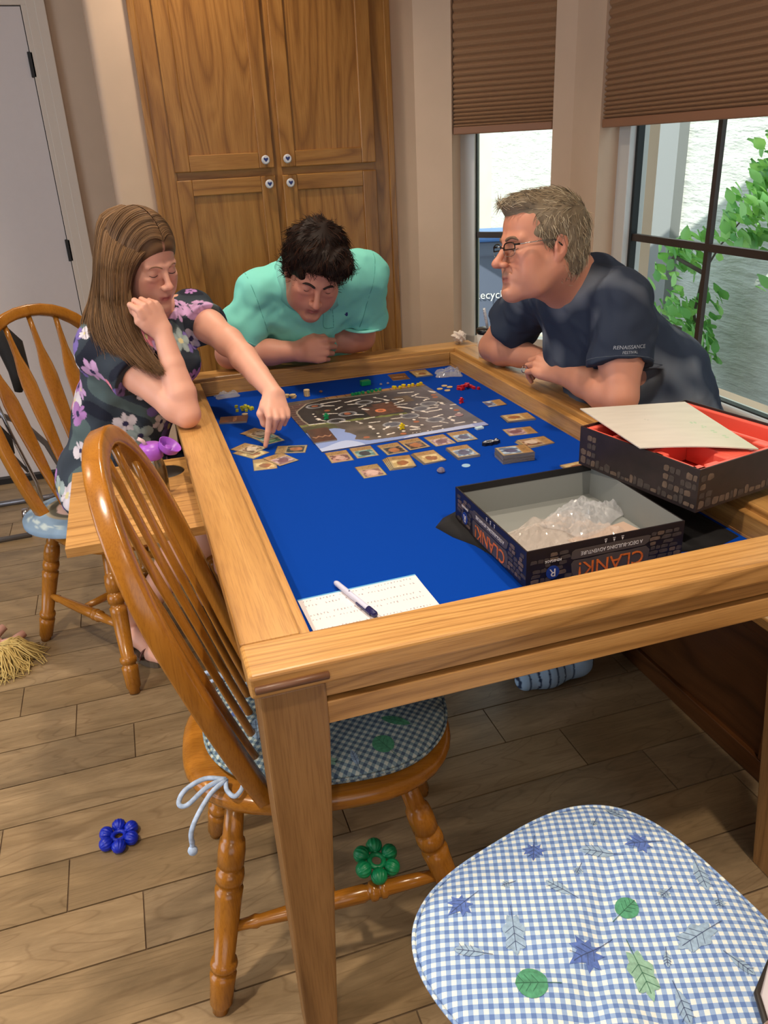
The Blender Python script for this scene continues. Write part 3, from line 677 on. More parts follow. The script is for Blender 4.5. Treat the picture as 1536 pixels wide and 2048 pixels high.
# ================================================================ GAME ITEMS
def glossy_vcol(name, rough=.18, coat=.6): 
    t = NT(name); a = t.new('ShaderNodeVertexColor'); a.layer_name = 'Col'; t.l(a.outputs[0], t.b.inputs['Base Color']); t.set(Roughness=rough+.25); t.b.inputs['Coat Weight'].default_value = coat; t.b.inputs['Coat Roughness'].default_value = rough*.6; return t.m
CARDM = glossy_vcol('card_print', .2, .8); BOARDM = glossy_vcol('board_print', .45, .35); DULLM = vcol('dull_print', .6)
def printsheet(w, h, nx, ny, thick, fn, z0=0, edge=(.30, .28, .25), bend=None):
    """flat printed sheet: top grid carries the print, sides are plain"""
    X, Y = np.meshgrid(np.linspace(0, 1, nx), np.linspace(0, 1, ny)); C = fn(X, Y); Z = np.full(X.shape, z0+thick)
    if bend is not None: Z = Z+bend(X, Y)
    vs = np.stack([(X-.5)*w, (Y-.5)*h, Z], -1).reshape(-1, 3).tolist(); col = C.reshape(-1, 3)
    fs = [(j*nx+i, j*nx+i+1, (j+1)*nx+i+1, (j+1)*nx+i) for j in range(ny-1) for i in range(nx-1)]
    rim = [i for i in range(nx)]+[j*nx+nx-1 for j in range(1, ny)]+[(ny-1)*nx+i for i in range(nx-2, -1, -1)]+[j*nx for j in range(ny-2, 0, -1)]
    b = len(vs); n = len(rim); vs += [vs[i][:] for i in rim]; vs += [[vs[i][0], vs[i][1], vs[i][2]-thick] for i in rim]
    fs += [(b+i, b+n+i, b+n+(i+1) % n, b+(i+1) % n) for i in range(n)]; fs.append(tuple(b+n+i for i in range(n-1, -1, -1)))
    me = bpy.data.meshes.new('sheet'); me.from_pydata(vs, [], fs); me.update(); setcol(me, np.vstack([col, np.tile(np.array(edge), (2*n, 1))])); return me
def seg(X, Y, a, b, w, ax=1., ay=1.):
    ax_, ay_ = (X-a[0])*ax, (Y-a[1])*ay; dx, dy = (b[0]-a[0])*ax, (b[1]-a[1])*ay; L2 = dx*dx+dy*dy+1e-12
    t = np.clip((ax_*dx+ay_*dy)/L2, 0, 1); return np.hypot(ax_-t*dx, ay_-t*dy) < w
def inpoly(X, Y, P):
    r = np.zeros(X.shape, bool); n = len(P)
    for i in range(n):
        x1, y1 = P[i]; x2, y2 = P[(i+1) % n]; c = ((y1 > Y) != (y2 > Y)) & (X < (x2-x1)*(Y-y1)/(y2-y1+1e-12)+x1); r ^= c
    return r
def vnoise(X, Y, s, seed=0):
    r = np.random.RandomState(seed); g = r.rand(64, 64); x, y = X*s % 63, Y*s % 63; i, j = x.astype(int), y.astype(int); fx, fy = x-i, y-j; fx = fx*fx*(3-2*fx); fy = fy*fy*(3-2*fy)
    return (g[j, i]*(1-fx)+g[j, i+1]*fx)*(1-fy)+(g[j+1, i]*(1-fx)+g[j+1, i+1]*fx)*fy
def card_art(seed, pal):
    def fn(X, Y):
        C = np.tile(L(166, 128, 80), (*X.shape, 1)).astype(float); C *= (.85+.3*vnoise(X, Y, 9, seed))[..., None]
        art = (Y < .66); base, a, b = [L(*p) for p in pal]
        n1, n2 = vnoise(X, Y, 5, seed+1), vnoise(X, Y, 8, seed+2)
        A = base*(.6+.7*n1[..., None]); A = np.where((n2 > .6)[..., None], a, A); A = np.where(((np.hypot((X-.5)*1.1, (Y-.36)*1.3) < .20+.12*n1))[..., None], b*(.7+.5*n2[..., None]), A)
        C = np.where(art[..., None], A, C); fr = (np.abs(Y-.66) < .018) | (art & ((X < .09) | (X > .91) | (Y < .07)))
        C = np.where(fr[..., None], L(178, 156, 118), C); e = (X < .035) | (X > .965) | (Y < .026) | (Y > .974); C = np.where(e[..., None], L(36, 28, 26), C)
        tx = (Y > .74) & (Y < .9) & (vnoise(X, Y, 40, seed+5) > .62) & (X > .2) & (X < .8); C = np.where(tx[..., None], C*.55, C)
        return C
    return fn
PALS = {'brown': ((120, 84, 62), (196, 168, 138), (210, 190, 170)), 'teal': ((96, 130, 128), (150, 180, 178), (70, 60, 66)), 'dark': ((56, 46, 46), (120, 96, 84), (176, 112, 70)), 'pink': ((126, 84, 80), (186, 140, 130), (206, 168, 158)),
        'green': ((54, 100, 70), (96, 146, 100), (140, 170, 120)), 'gold': ((196, 168, 112), (222, 200, 150), (150, 96, 60)), 'mauve': ((150, 120, 130), (200, 176, 180), (120, 84, 96)), 'blue': ((110, 130, 160), (180, 200, 220), (90, 90, 120))}  # 'blue' paints the window's sheen into the card print
cardme = {}
def cardmesh(pal, seed):
    if (pal, seed) not in cardme:
        me = printsheet(.058, .080, 24, 33, .0007, card_art(seed, PALS[pal])); me.name = 'card'; me.materials.append(CARDM); cardme[(pal, seed)] = me
    return cardme[(pal, seed)]
def card(x, y, ang, z, pal, seed, label, group=None, tilt=(0, 0)):
    o = link('card', cardmesh(pal, seed), None, None, (x, y, ZF+z), (math.radians(tilt[0]), math.radians(tilt[1]), math.radians(ang))); return tag(o, label, 'card', group)
backfn = lambda X, Y: np.where(((Y > .40) & (Y < .52) & (X > .1) & (X < .9) & (vnoise(X, Y, 26, 3) > .42))[..., None], L(190, 140, 96), L(92, 50, 30)*(.8+.4*vnoise(X, Y, 7, 9))[..., None])
backme = printsheet(.058, .080, 24, 33, .0007, backfn); backme.materials.append(CARDM)
# loose cards under the pointing hand (left)
card(.2812, 2.119, 36, .0016, 'brown', 1, 'tan fantasy card under the pointing hand, farthest of the left cluster')
card(.2905, 2.088, 25, .0008, 'teal', 2, 'grey-blue card mostly hidden under the pointing hand')
card(.3020, 2.060, 16, .0, 'green', 3, 'green card beneath the pointing hand')
card(.2386, 2.0037, 39, .0009, 'brown', 4, 'tan card with brown figure art beside the fingertip, overlapping another card')
card(.2390, 1.9700, 34, .0, 'gold', 5, 'card tucked under the one beside the fingertip near the left rail')
card(.3414, 1.9512, 71, .0, 'dark', 6, 'card lying crosswise right of the fingertip beside the board corner')
card(.3009, 1.8879, 22, .0009, 'mauve', 7, 'slanted card with pale pink art overlapping the nearest left card')
card(.2579, 1.8729, -7, .0, 'gold', 8, 'card nearest the left rail, partly covered by a slanted card')
# row in front of the board
card(.442, 1.8461, -1, .0, 'pink', 9, 'leftmost card of the row in front of the game board')
card(.5088, 1.8515, -.6, .0, 'teal', 10, 'second card of the row before the board, with pale grey-green art')
card(.5829, 1.8429, 2.8, .0, 'dark', 11, 'third card of the row before the board, with dark figure art')
card(.6442, 1.8517, 4.4, .0009, 'dark', 12, 'fourth card of the row before the board, with an orange doorway')
card(.7155, 1.8512, 3.6, .0, 'mauve', 13, 'fifth card of the row before the board, with pinkish art')
card(.7798, 1.8545, -.6, .0009, 'blue', 14, 'last card of the row before the board, window sheen painted in as blue')
card(.4859, 1.717, 0, .0, 'pink', 15, 'single card with reddish face art lying nearest the open box lid')
for i in range(4): card(.5716-.004*(3-i), 1.7402-.001*(3-i), -4-i, .0008*i, 'gold', 16+i, 'top card of the small fanned pile before the board' if i == 3 else 'card in the small fanned pile before the board', 'fanned pile of four cards')
for i in range(4): card(.6438+.0015*i-.003, 1.7432, 5-i*.8, .0008*i, 'gold', 21+i, 'top tan card of the neat low pile between the fanned pile and the painted-sheen pile' if i == 3 else 'card in the neat low pile right of the fanned pile', 'neat low pile of four cards')
for i in range(8): card(.7321+rnd.uniform(-.001, .001), 1.737, .7+rnd.uniform(-1.5, 1.5), .0008*i, 'blue', 26, 'top card of the market pile with a painted blue sheen' if i == 7 else 'card in the pile with the painted blue-sheen top', 'pile of eight cards')
# right player's cards
card(.9691, 2.0866, -94, .0, 'blue', 31, 'single card with blue window sheen painted into its art nearest the red cubes', tilt=(2.5, 0))
for i in range(6): card(.9789+rnd.uniform(-.003, .003), 1.9275, -96+rnd.uniform(-3, 3), .0008*i, 'gold', 32+(i == 5), 'top card of the tan pile by the right rail' if i == 5 else 'card in the tan pile by the right rail', 'six card pile by the right rail')
card(.9346, 1.8264, -96, .0, 'mauve', 35, 'single card with grey curved weapon art left of the right rail')
for i in range(3): card(.925+.003*i, 1.7290+.002*i, -84-3*i, .0008*i, 'brown', 36+i, 'top card of the three behind the tall deck' if i == 2 else 'card in the trio behind the tall deck', 'three cards behind the tall deck')
for i in range(28): card(.8321+rnd.uniform(-.0012, .0012), 1.651+rnd.uniform(-.0012, .0012), -94.6+rnd.uniform(-1, 1), .0008*i, 'blue', 40 if i == 27 else 41, 'top card of the tall draw deck, pale blue sheen painted on' if i == 27 else 'card within the tall draw deck', 'cards of the tall draw deck')
for i in range(2): card(.947, 1.535+.002*i, -80-6*i, .0008*i, 'gold', 43+i, 'card half hidden behind the open box' if i else 'lower of two cards half hidden behind the open box')
for i in range(6):
    o = link('card', backme, None, None, (.2374, 2.2698, ZF+.0008*i), (0, 0, math.radians(76+i*.4))); tag(o, 'top brown card back of the deck by the left rail' if i == 5 else 'card in the brown-backed deck by the left rail', 'card', 'brown-backed deck by the left rail')
for i in range(2):
    o = link('card', backme, None, None, (.8246, 2.5016, ZF+.0008*i), (0, 0, math.radians(-4-i*3))); tag(o, 'brown card back lying by the far rail' if i else 'lower brown card back by the far rail', 'card')
for i in range(5): card(.9047+rnd.uniform(-.002, .002), 2.505, -2+rnd.uniform(-2, 2), .0008*i, 'gold', 47+(i == 4), 'top card of the pile at the far rail' if i == 4 else 'card in the pile at the far rail', 'five card pile at the far rail')
# ---------------------------------------------------------------- the board
CAVE = [(0.047, 0.742), (0.06, 0.786), (0.152, 0.911), (0.28, 0.952), (0.458, 0.928), (0.651, 0.914), (0.95, .92), (0.97, .50), (0.70, 0.425), (0.569, 0.428), (0.385, 0.439), (0.158, 0.472), (0.059, 0.471), (0.042, 0.588)]
PATHS = [[(0.244, 0.87), (0.365, 0.876)], [(0.391, 0.825), (0.489, 0.853)], [(0.395, 0.769), (0.446, 0.758)], [(0.235, 0.821), (0.298, 0.792)], [(0.284, 0.7), (0.332, 0.743)], [(0.554, 0.743), (0.595, 0.735)], [(0.442, 0.683), (0.481, 0.704)], [(0.195, 0.65), (0.278, 0.622)], [(0.367, 0.548), (0.407, 0.527)], [(0.132, 0.581), (0.161, 0.514)], [(0.063, 0.484), (0.154, 0.474)], [(0.248, 0.457), (0.292, 0.435)], [(0.385, 0.439), (0.458, 0.446)], [(0.335, 0.414), (0.344, 0.368)], [(0.398, 0.354), (0.456, 0.347)], [(0.373, 0.306), (0.375, 0.234)], [(0.426, 0.197), (0.472, 0.239)], [(0.411, 0.101), (0.464, 0.118)], [(0.441, 0.642), (0.468, 0.603)], [(0.768, 0.861), (0.86, 0.837)], [(0.823, 0.748), (0.871, 0.78)], [(0.834, 0.722), (0.895, 0.668)], [(0.687, 0.739), (0.744, 0.725)], [(0.664, 0.65), (0.742, 0.689)], [(0.66, 0.616), (0.724, 0.607)], [(0.659, 0.573), (0.724, 0.495)], [(0.855, 0.616), (0.871, 0.644), (0.898, 0.637)], [(0.877, 0.497), (0.894, 0.485)], [(0.813, 0.456), (0.875, 0.451)], [(0.758, 0.42), (0.779, 0.378)], [(0.784, 0.391), (0.854, 0.393)], [(0.781, 0.278), (0.833, 0.296)], [(0.541, 0.362), (0.602, 0.356)], [(0.694, 0.307), (0.735, 0.275)], [(0.777, 0.18), (0.803, 0.14)], [(0.848, 0.215), (0.861, 0.237), (0.895, 0.234)], [(0.846, 0.202), (0.854, 0.149)], [(0.841, 0.111), (0.901, 0.108)], [(0.963, 0.453), (1.004, 0.448)], [(0.587, 0.178), (0.617, 0.144)], [(0.567, 0.122), (0.614, 0.113)], [(0.702, 0.11), (0.75, 0.106)], [(0.553, 0.221), (0.568, 0.2)], [(0.923, 0.551), (0.933, 0.483)], [(0.96, 0.809), (0.988, 0.761)], [(0.409, 0.824), (0.49, 0.849)], [(0.594, 0.84), (0.651, 0.73)]]
ROOMS = [(0.189, 0.837), (0.329, 0.583), (0.497, 0.766), (0.225, 0.483), (0.504, 0.263), (0.772, 0.47), (0.853, 0.545), (0.655, 0.364), (0.763, 0.229)]
BLOBS = [(0.135, 0.681), (0.135, 0.625), (0.136, 0.549), (0.372, 0.149), (0.363, 0.094), (0.664, 0.83), (0.624, 0.69), (0.783, 0.566), (0.7, 0.427), (0.619, 0.421), (0.65, 0.285), (0.871, 0.4), (0.94, 0.388), (0.938, 0.279), (0.51, 0.312), (0.522, 0.189), (0.46, 0.226), (0.655, 0.172), (0.52, 0.119), (0.933, 0.527), (0.555, 0.063), (0.577, 0.061), (0.599, 0.06), (0.644, 0.059), (0.669, 0.059), (0.736, 0.055), (0.949, 0.075)]
CLOUD = [(-.05, 0.34), (-0.05, -.05), (1.05, -.05), (1.05, .06), (0.6, .045), (0.454, 0.042), (0.29, 0.059), (0.224, 0.111), (0.251, 0.17), (0.232, 0.23), (0.21, 0.26), (.225, .30), (0.202, 0.335), (0.172, 0.356)]
ORANGE = [(0.234, 0.71), (0.328, 0.596), (0.533, 0.552), (0.185, 0.839), (0.294, 0.114), (0.648, 0.244), (0.502, 0.077), (0.957, 0.709), (0.946, 0.657), (0.952, 0.341)]
def boardfn(X, Y):
    n1, n2, n3 = vnoise(X, Y, 14, 1), vnoise(X, Y, 40, 2), vnoise(X, Y, 6, 3); s = lambda c: np.tile(c, (*X.shape, 1))
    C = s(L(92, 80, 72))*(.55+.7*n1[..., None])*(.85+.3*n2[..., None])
    R_ = np.clip((X-.45)*1.6, 0, 1)[..., None]; C = C*(1-R_)+s(L(100, 98, 112))*(.7+.5*n1[..., None])*R_  # grey-blue window glare painted in, growing towards the right
    # brick floor on the far left
    bk = (Y > .45) & (X < .30); row = np.floor(Y*22); mort = (np.abs((Y*22) % 1-.5) > .42) | (np.abs((X*9+.5*(row % 2)) % 1-.5) > .46)
    C = np.where(bk[..., None], np.where(mort[..., None], L(120, 92, 82), L(78, 52, 48)*(.8+.5*n2[..., None])), C)
    up = Y > .93; C = np.where(up[..., None], L(84, 72, 66)*(.7+.6*n2[..., None]), C)
    cv = inpoly(X, Y, CAVE); dark = L(34, 27, 27)*(.7+.8*n1[..., None]); grey = L(92, 88, 98)*(.7+.5*n1[..., None]); cc = dark*(1-R_)+grey*R_  # grey is the cave colour with the glare painted over it
    C = np.where(cv[..., None], cc, C); ring = np.zeros(X.shape, bool)
    for i in list(range(0, 5))+[9, 10, 11, 12]: ring |= seg(X, Y, CAVE[i], CAVE[i+1], .0055)
    ring |= seg(X, Y, CAVE[13], CAVE[0], .0055) | seg(X, Y, CAVE[12], CAVE[13], .0055)
    C = np.where(ring[..., None], L(150, 138, 122), C)
    for (x0, y0, x1, y1, c) in ((.44, .46, .56, .66, (78, 50, 40)), (.52, .47, .66, .70, (96, 60, 46)), (.35, .60, .45, .70, (48, 38, 38)), (.16, .66, .27, .74, (52, 50, 40)), (.70, .65, .80, .78, (90, 74, 60)), (.3, .5, .44, .6, (28, 22, 22))):
        m = (X > x0) & (X < x1) & (Y > y0) & (Y < y1); C = np.where(m[..., None], L(*c)*(.7+.6*n2[..., None]), C)
    C = np.where((((X-.533)**2+(Y-.552)**2) < .0012)[..., None], L(222, 130, 84), C)
    g = np.abs(Y-(.47-.075*X+.01*n3-.0)) < .011+.012*n2; g &= X < .66; C = np.where(g[..., None], L(118, 124, 66)*(.7+.6*n2[..., None]), C)
    lowl = (Y < .44) & (Y > .33) & (X < .2); C = np.where(lowl[..., None], L(74, 74, 44)*(.7+.5*n2[..., None]), C)
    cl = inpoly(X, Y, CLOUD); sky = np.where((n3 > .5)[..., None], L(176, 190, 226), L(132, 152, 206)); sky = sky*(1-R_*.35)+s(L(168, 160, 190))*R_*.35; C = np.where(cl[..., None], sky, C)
    top = (Y > .955) & (X > .3); tk = np.abs((X*16) % 1-.5) > .44; C = np.where(top[..., None], np.where(tk[..., None], L(90, 56, 36), L(150, 110, 66)), C)
    for k, (x, y) in enumerate(ROOMS):
        d = np.hypot((X-x)/.052, (Y-y)/.042); C = np.where((d < 1)[..., None], (L(40, 34, 34) if x < .5 else L(84, 84, 96))*(.8+.5*n2[..., None]), C); C = np.where((np.abs(d-1) < .14)[..., None], L(148, 148, 152), C); C = np.where((np.abs(d-.72) < .07)[..., None], L(100, 100, 108), C)  # right-hand rooms take the paler painted-glare colour
        if k < 2: C = np.where((d < .4)[..., None], L(150, 84, 62), C)
    for p in ORANGE: C = np.where((np.hypot((X-p[0])/.018, (Y-p[1])/.017) < 1)[..., None], L(158, 92, 60), C)
    for p in PATHS:
        for a, b in zip(p[:-1], p[1:]):
            wob = .006*np.sin((X+Y)*120); C = np.where(seg(X+wob, Y, a, b, .0068)[..., None], L(222, 214, 206), C)
    for (x, y) in BLOBS: 
        w = .008 if y > .07 else .004; C = np.where((np.hypot(X-x, (Y-y)*1.0) < w*(.8+.9*vnoise(X, Y, 60, 5)))[..., None], L(226, 218, 208), C)
    return C
bd = empty('game_board', (.6376, 2.1377, ZF), (0, 0, math.radians(1.8)), label='printed dungeon game board spread open on the blue felt', cat='game board')
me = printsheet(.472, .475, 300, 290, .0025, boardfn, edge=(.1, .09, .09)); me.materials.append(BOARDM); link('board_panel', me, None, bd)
# dark card mat on the board corner
fnb = lambda X, Y: np.where(((np.abs(Y-.36-.04*np.sin(X*22)) < .035) & (X > .1) & (X < .9))[..., None], L(176, 128, 96), np.where((np.abs(X-.5) > .475)[..., None], L(60, 34, 24), L(88, 48, 30)*(.75+.5*vnoise(X, Y, 6, 4))[..., None]))
for i in range(4):
    me = printsheet(.062, .112, 30, 50, .0007, fnb) if i == 0 else me
    if i == 0: me.materials.append(CARDM)
    o = link('card', me, None, None, (.4372, 2.0165, ZF+.0026+.0008*i), (0, 0, math.radians(-2+i*.5))); tag(o, 'top brown dragon card on the near left corner of the board' if i == 3 else 'brown card beneath the dragon card on the board', 'card', 'brown card pile on the board')
# ---------------------------------------------------------------- tokens
yel = plain('token_yellow', srgb(214, 188, 16), .4); grn = plain('token_green', srgb(8, 140, 84), .4); red = plain('token_red', srgb(196, 24, 40), .35); coinm = plain('coin_card', srgb(196, 170, 122), .6, noise=.15, nscale=200)
coinb = plain('coin_blue', srgb(150, 190, 220), .3); clr = plain('gem_clear', srgb(170, 160, 176), .1); clr.node_tree.nodes['Principled BSDF'].inputs['Transmission Weight'].default_value = .6
cubeme = {}
def cube(x, y, z, m, rz, label, group, s=.008):
    if m.name not in cubeme:
        bm = bmesh.new(); bmesh.ops.create_cube(bm, size=.008); bmesh.ops.bevel(bm, geom=bm.edges[:], offset=.0006, segments=1, affect='EDGES'); me = bpy.data.meshes.new('cube_token'); bm.to_mesh(me); bm.free(); me.materials.append(m); cubeme[m.name] = me
    o = link('cube_token', cubeme[m.name], None, None, (x, y, ZF+z+.004), (0, 0, rz)); return tag(o, label, 'token', group)
for i, (x, y) in enumerate([(.7656, 2.366), (.7807, 2.360), (.7985, 2.372), (.8131, 2.365), (.827, 2.370), (.8429, 2.363), (.8560, 2.372)]):
    cube(x, y, .0026, yel, rnd.random(), 'yellow cube in the row along the far board edge', 'yellow cubes along the board edge', )
for i, (x, y) in enumerate([(.6215, 2.352), (.633, 2.353), (.6432, 2.354), (.6564, 2.358), (.6737, 2.356), (.6871, 2.361), (.702, 2.364), (.7155, 2.366)]):
    cube(x, y, .0026, grn, rnd.random(), 'green cube in the row along the far board edge', 'green cubes along the board edge')
for (x, y) in ((.7650, 2.3795), (.7990, 2.384)): cube(x, y, .0, yel, .3, 'yellow cube on the felt just beyond the board edge', 'yellow cubes beyond the board')
sp = [(.9663, 2.2666)]
for i in range(22):
    a, r = rnd.uniform(0, 6.28), .026*math.sqrt(rnd.random()); z = 0 if i < 15 else .0082
    if i >= 15: r *= .5
    cube(.9663+r*math.cos(a)*1.15, 2.2666+r*math.sin(a), z, red, rnd.random()*1.5, 'red cube in the heap near the right rail', 'heap of red cubes')
cube(1.0001, 2.2428, 0, red, .4, 'single red cube apart from the heap by the right rail', None)
def meeple(x, y, z, m, label, rz=0, s=1):
    mb = MB(); pts = [(-.0075, 0), (-.002, 0), (0, .003), (.002, 0), (.0075, 0), (.0035, .0075), (.0085, .009), (.008, .0115), (.003, .012), (.0035, .0155), (0, .018), (-.0035, .0155), (-.003, .012), (-.008, .0115), (-.0085, .009), (-.0035, .0075)]
    n = len(pts); vs = [(a*s, -.0035*s, b*s) for a, b in pts]+[(a*s, .0035*s, b*s) for a, b in pts]; mb.add(vs, [tuple(range(n)), tuple(range(2*n-1, n-1, -1))]+[(i, n+i, n+(i+1) % n, (i+1) % n) for i in range(n)])
    o = mb.obj('pawn', m, None, bevel=.0005); o.location = (x, y, ZF+z); o.rotation_euler = (0, 0, rz); return tag(o, label, 'pawn')
meeple(.8964, 2.1333, 0, red, 'red wooden pawn standing on the felt right of the board', .4)
meeple(.4866, 2.1532, .0026, grn, 'green wooden pawn standing on the dark cave of the board', .3)
meeple(.6544, 1.9737, .0026, yel, 'yellow wooden pawn standing near the front of the board', .2)
for i in range(14):
    a, r = rnd.uniform(0, 6.28), .022*math.sqrt(rnd.random()); x, y = .2842+r*math.cos(a)*1.25, 2.3602+r*math.sin(a)
    cube(x, y, 0 if i < 10 else .0082, plain('token_olive', srgb(170, 168, 30), .4) if i == 0 else bpy.data.materials['token_olive'], rnd.random()*1.5, 'yellow-green cube in the heap near the far left corner', 'heap of yellow-green cubes')
def coin(x, y, z, label, group=None, m=coinm, r=.0095, h=.0022):
    o = MB().lathe([(0, r*.96), (.2, r), (.8, r), (1, r*.96)], (0, 0, 0), (0, 0, h), 20).obj('coin', m, None, loc=(x, y, ZF+z)); return tag(o, label, 'coin', group)
for i in range(9): coin(.4906+rnd.uniform(-.001, .001), 2.422, .0023*i, 'coin in the tall tan stack beyond the board' if i < 8 else 'top coin of the tall tan stack beyond the board', 'tall stack of coins')
for i in range(5): coin(.4461+rnd.uniform(-.002, .002), 2.4211, .0023*i, 'coin in the shorter stack behind the pointing hand', 'short stack of coins')
for i in range(4): coin(.4281+rnd.uniform(-.001, .001), 2.4371, .0023*i, 'coin in the low stack nearest the pointing wrist', 'low stack of coins')
for (x, y) in ((.8933, 2.301), (.908, 2.2743), (.9192, 2.3277), (.9292, 2.3071)): coin(x, y, 0, 'tan coin lying flat between the board and the red cubes', 'four coins by the red cubes')
coin(.7052, 1.6532, 0, 'pale blue round token lying alone on the felt', None, coinb, .0105, .002)
coin(.8409, 2.0202, .0026, 'round artefact token lying on the right side of the board', None, plain('token_rose', srgb(150, 120, 124), .3), .0125, .002)
coin(.277, 2.315, 0, 'pale token on the felt between the yellow-green cubes and the brown deck', None, coinm, .009)
o = MB().box((-.016, -.011, 0), (.016, .011, .016)).obj('green_block', grn, None, bevel=.002, loc=(.6951, 2.4594, ZF), rot=(0, 0, .1)); tag(o, 'green card box standing beyond the board near the far rail', 'box')
def gem(x, y, label, s=.007, m=clr, z=0):
    mb = MB(); mb.lathe([(0, s*.6), (.35, s), (.7, s*.8), (1, s*.4)], (0, 0, 0), (0, 0, s*1.2), 7); o = mb.obj('gem', m, None, loc=(x, y, ZF+z)); return tag(o, label, 'gem')
gem(.6354, 1.639, 'clear faceted gem standing on the felt before the neat low pile', .0105); gem(.7408, 2.4357, 'small clear gem beyond the board left of another', .005); gem(.7651, 2.4366, 'small clear gem beyond the board right of another', .005); gem(.5407, 2.4405, 'small brown gem on the felt beyond the board track', .006, plain('gem_brown', srgb(120, 84, 66), .2))
o = MB().box((-.011, -.007, 0), (.011, .007, .006)).obj('white_tile', plain('tile_white', srgb(190, 214, 222), .25), None, bevel=.001, loc=(.8457, 1.8907, ZF), rot=(0, 0, .15)); tag(o, 'small white tile at the near right corner of the board', 'token')
# dragon cut-out token lying on the felt
dr = [(-.026, -.004), (-.022, .004), (-.014, .008), (-.008, .013), (.0, .009), (.006, .012), (.010, .006), (.017, .009), (.020, .016), (.026, .012), (.024, .004), (.026, -.004), (.018, -.007), (.012, -.012), (.004, -.009), (-.004, -.014), (-.010, -.009), (-.020, -.011)]
r = empty('dragon_token', (.8228, 1.7694, ZF), (0, 0, .05), label='black and white dragon shaped token beside the tall deck', cat='token')
MB().prism(dr, 0, .008).obj('base', plain('token_black', srgb(20, 20, 26), .4), r, bevel=.001)
wt = plain('token_white_print', srgb(196, 204, 216), .4); m = MB()
for i in range(12): a = 6.28*i/12; m.prism([(-.004+.011*math.cos(a)+.0025*math.cos(b), .0+.0065*math.sin(a)+.002*math.sin(b)) for b in [0, 1.3, 2.6, 3.9, 5.2]], .0081, .0086)
m.prism([(.010, 0), (.021, .011), (.023, .009), (.013, -.003)], .0081, .0086).prism([(-.022, -.002), (-.016, .004), (-.014, -.004)], .0081, .0086).prism([(.012, .002), (.022, -.003), (.020, -.005), (.010, -.004)], .0081, .0086); m.obj('scales_print', wt, r)
# ---------------------------------------------------------------- plastic
def plastic(name, tint=(1, 1, 1), mixf=.35, rough=.12, alpha=.5):
    t = NT(name); t.base((*tint, 1)); t.set(Roughness=rough); t.b.inputs['Specular IOR Level'].default_value = .9
    tr = t.new('ShaderNodeBsdfTransparent'); mx = t.new('ShaderNodeMixShader'); mx.inputs[0].default_value = alpha; t.l(tr.outputs[0], mx.inputs[1]); t.l(t.b.outputs[0], mx.inputs[2]); t.l(mx.outputs[0], t.n['Material Output'].inputs[0]); return t.m
BAG = plastic('bag_plastic', (.6, .62, .66), alpha=.34); BAG2 = plastic('bag_plastic_warm', (.75, .66, .60), alpha=.30, rough=.07)
def bag(name, w, h, amp, nx, ny, m, loc, rz, label, seed, parent=None, sharp=True, thick=.002):
    r = np.random.RandomState(seed); X, Y = np.meshgrid(np.linspace(-1, 1, nx), np.linspace(-1, 1, ny)); edge = np.clip(1-np.maximum(np.abs(X), np.abs(Y))**4, 0, 1)
    Z = amp*(.35+.9*np.abs(vnoise(X+2, Y+2, 2.2, seed)-.5)*2+.6*np.abs(vnoise(X+2, Y+2, 5.1, seed+1)-.5)*2+.35*np.abs(vnoise(X+2, Y+2, 11, seed+2)-.5)*2)*edge+thick
    wx = X*w/2*(1+.06*np.sin(Y*5+seed)); wy = Y*h/2*(1+.06*np.sin(X*4+seed*2))
    vs = np.stack([wx, wy, Z], -1).reshape(-1, 3).tolist(); n = nx*ny; vs += np.stack([wx, wy, np.full(X.shape, .0004)], -1).reshape(-1, 3).tolist()
    q = [(j*nx+i, j*nx+i+1, (j+1)*nx+i+1, (j+1)*nx+i) for j in range(ny-1) for i in range(nx-1)]; fs = q+[tuple(n+k for k in f[::-1]) for f in q]
    me = bpy.data.meshes.new(name); me.from_pydata(vs, [], fs); me.update()
    if not sharp: me.polygons.foreach_set('use_smooth', [True]*len(me.polygons))
    o = link(name, me, m, parent, loc, (0, 0, rz)); return tag(o, label, 'bag') if label else o
bag('plastic_bag', .075, .045, .012, 22, 14, BAG, (.255, 2.535, ZF), .1, 'small clear plastic bag by the far left rail', 3)
bag('plastic_bag', .085, .075, .014, 24, 20, BAG, (.985, 2.455, ZF), -.3, 'clear plastic bag in the far right corner of the felt', 5)
# ---------------------------------------------------------------- score sheet and pen
def sheetfn(X, Y):
    C = np.tile(L(226, 220, 224), (*X.shape, 1)); return np.where((Y > .975)[..., None], L(84, 160, 208), C)
me = printsheet(.217, .165, 60, 60, .0012, sheetfn, edge=(.5, .6, .7), bend=lambda X, Y: .006*np.clip(Y-.7, 0, 1)**1.5*(.4+X)+.002*np.sin(X*5)*Y*0); me.materials.append(vcol('paper', .6))
pad = link('score_sheet', me, None, None, (.3030, 1.1085, ZF+.0005), (0, 0, .03)); tag(pad, 'white printed score sheet with blue top edge in the near left felt corner', 'paper')
tx = MB(); rr = random.Random(4)
for row in range(9):
    y = .070-.0158*row
    if row in (2, 5): continue
    for c in range(34):
        x = -.1+.0059*c+rr.uniform(-.0003, .0003)
        if rr.random() < .1: continue
        z = .0018+.006*max(0, (y/.165+.5)-.7)**1.5*(.4+x/.217+.5); hgt = rr.uniform(.0022, .0044); k = rr.choice([0, 1])
        tx.box((x-.0011, y-hgt/2, z), (x-.0005, y+hgt/2, z+.0002)); 
        if k: tx.box((x-.0011, y-hgt/2, z), (x+.0011, y-hgt/2+.0006, z+.0002))
        if rr.random() < .5: tx.box((x-.0011, y+hgt/2-.0006, z), (x+.0011, y+hgt/2, z+.0002))
tx.obj('printed_digits', plain('print_grey_ink', srgb(150, 144, 160), .7), pad)
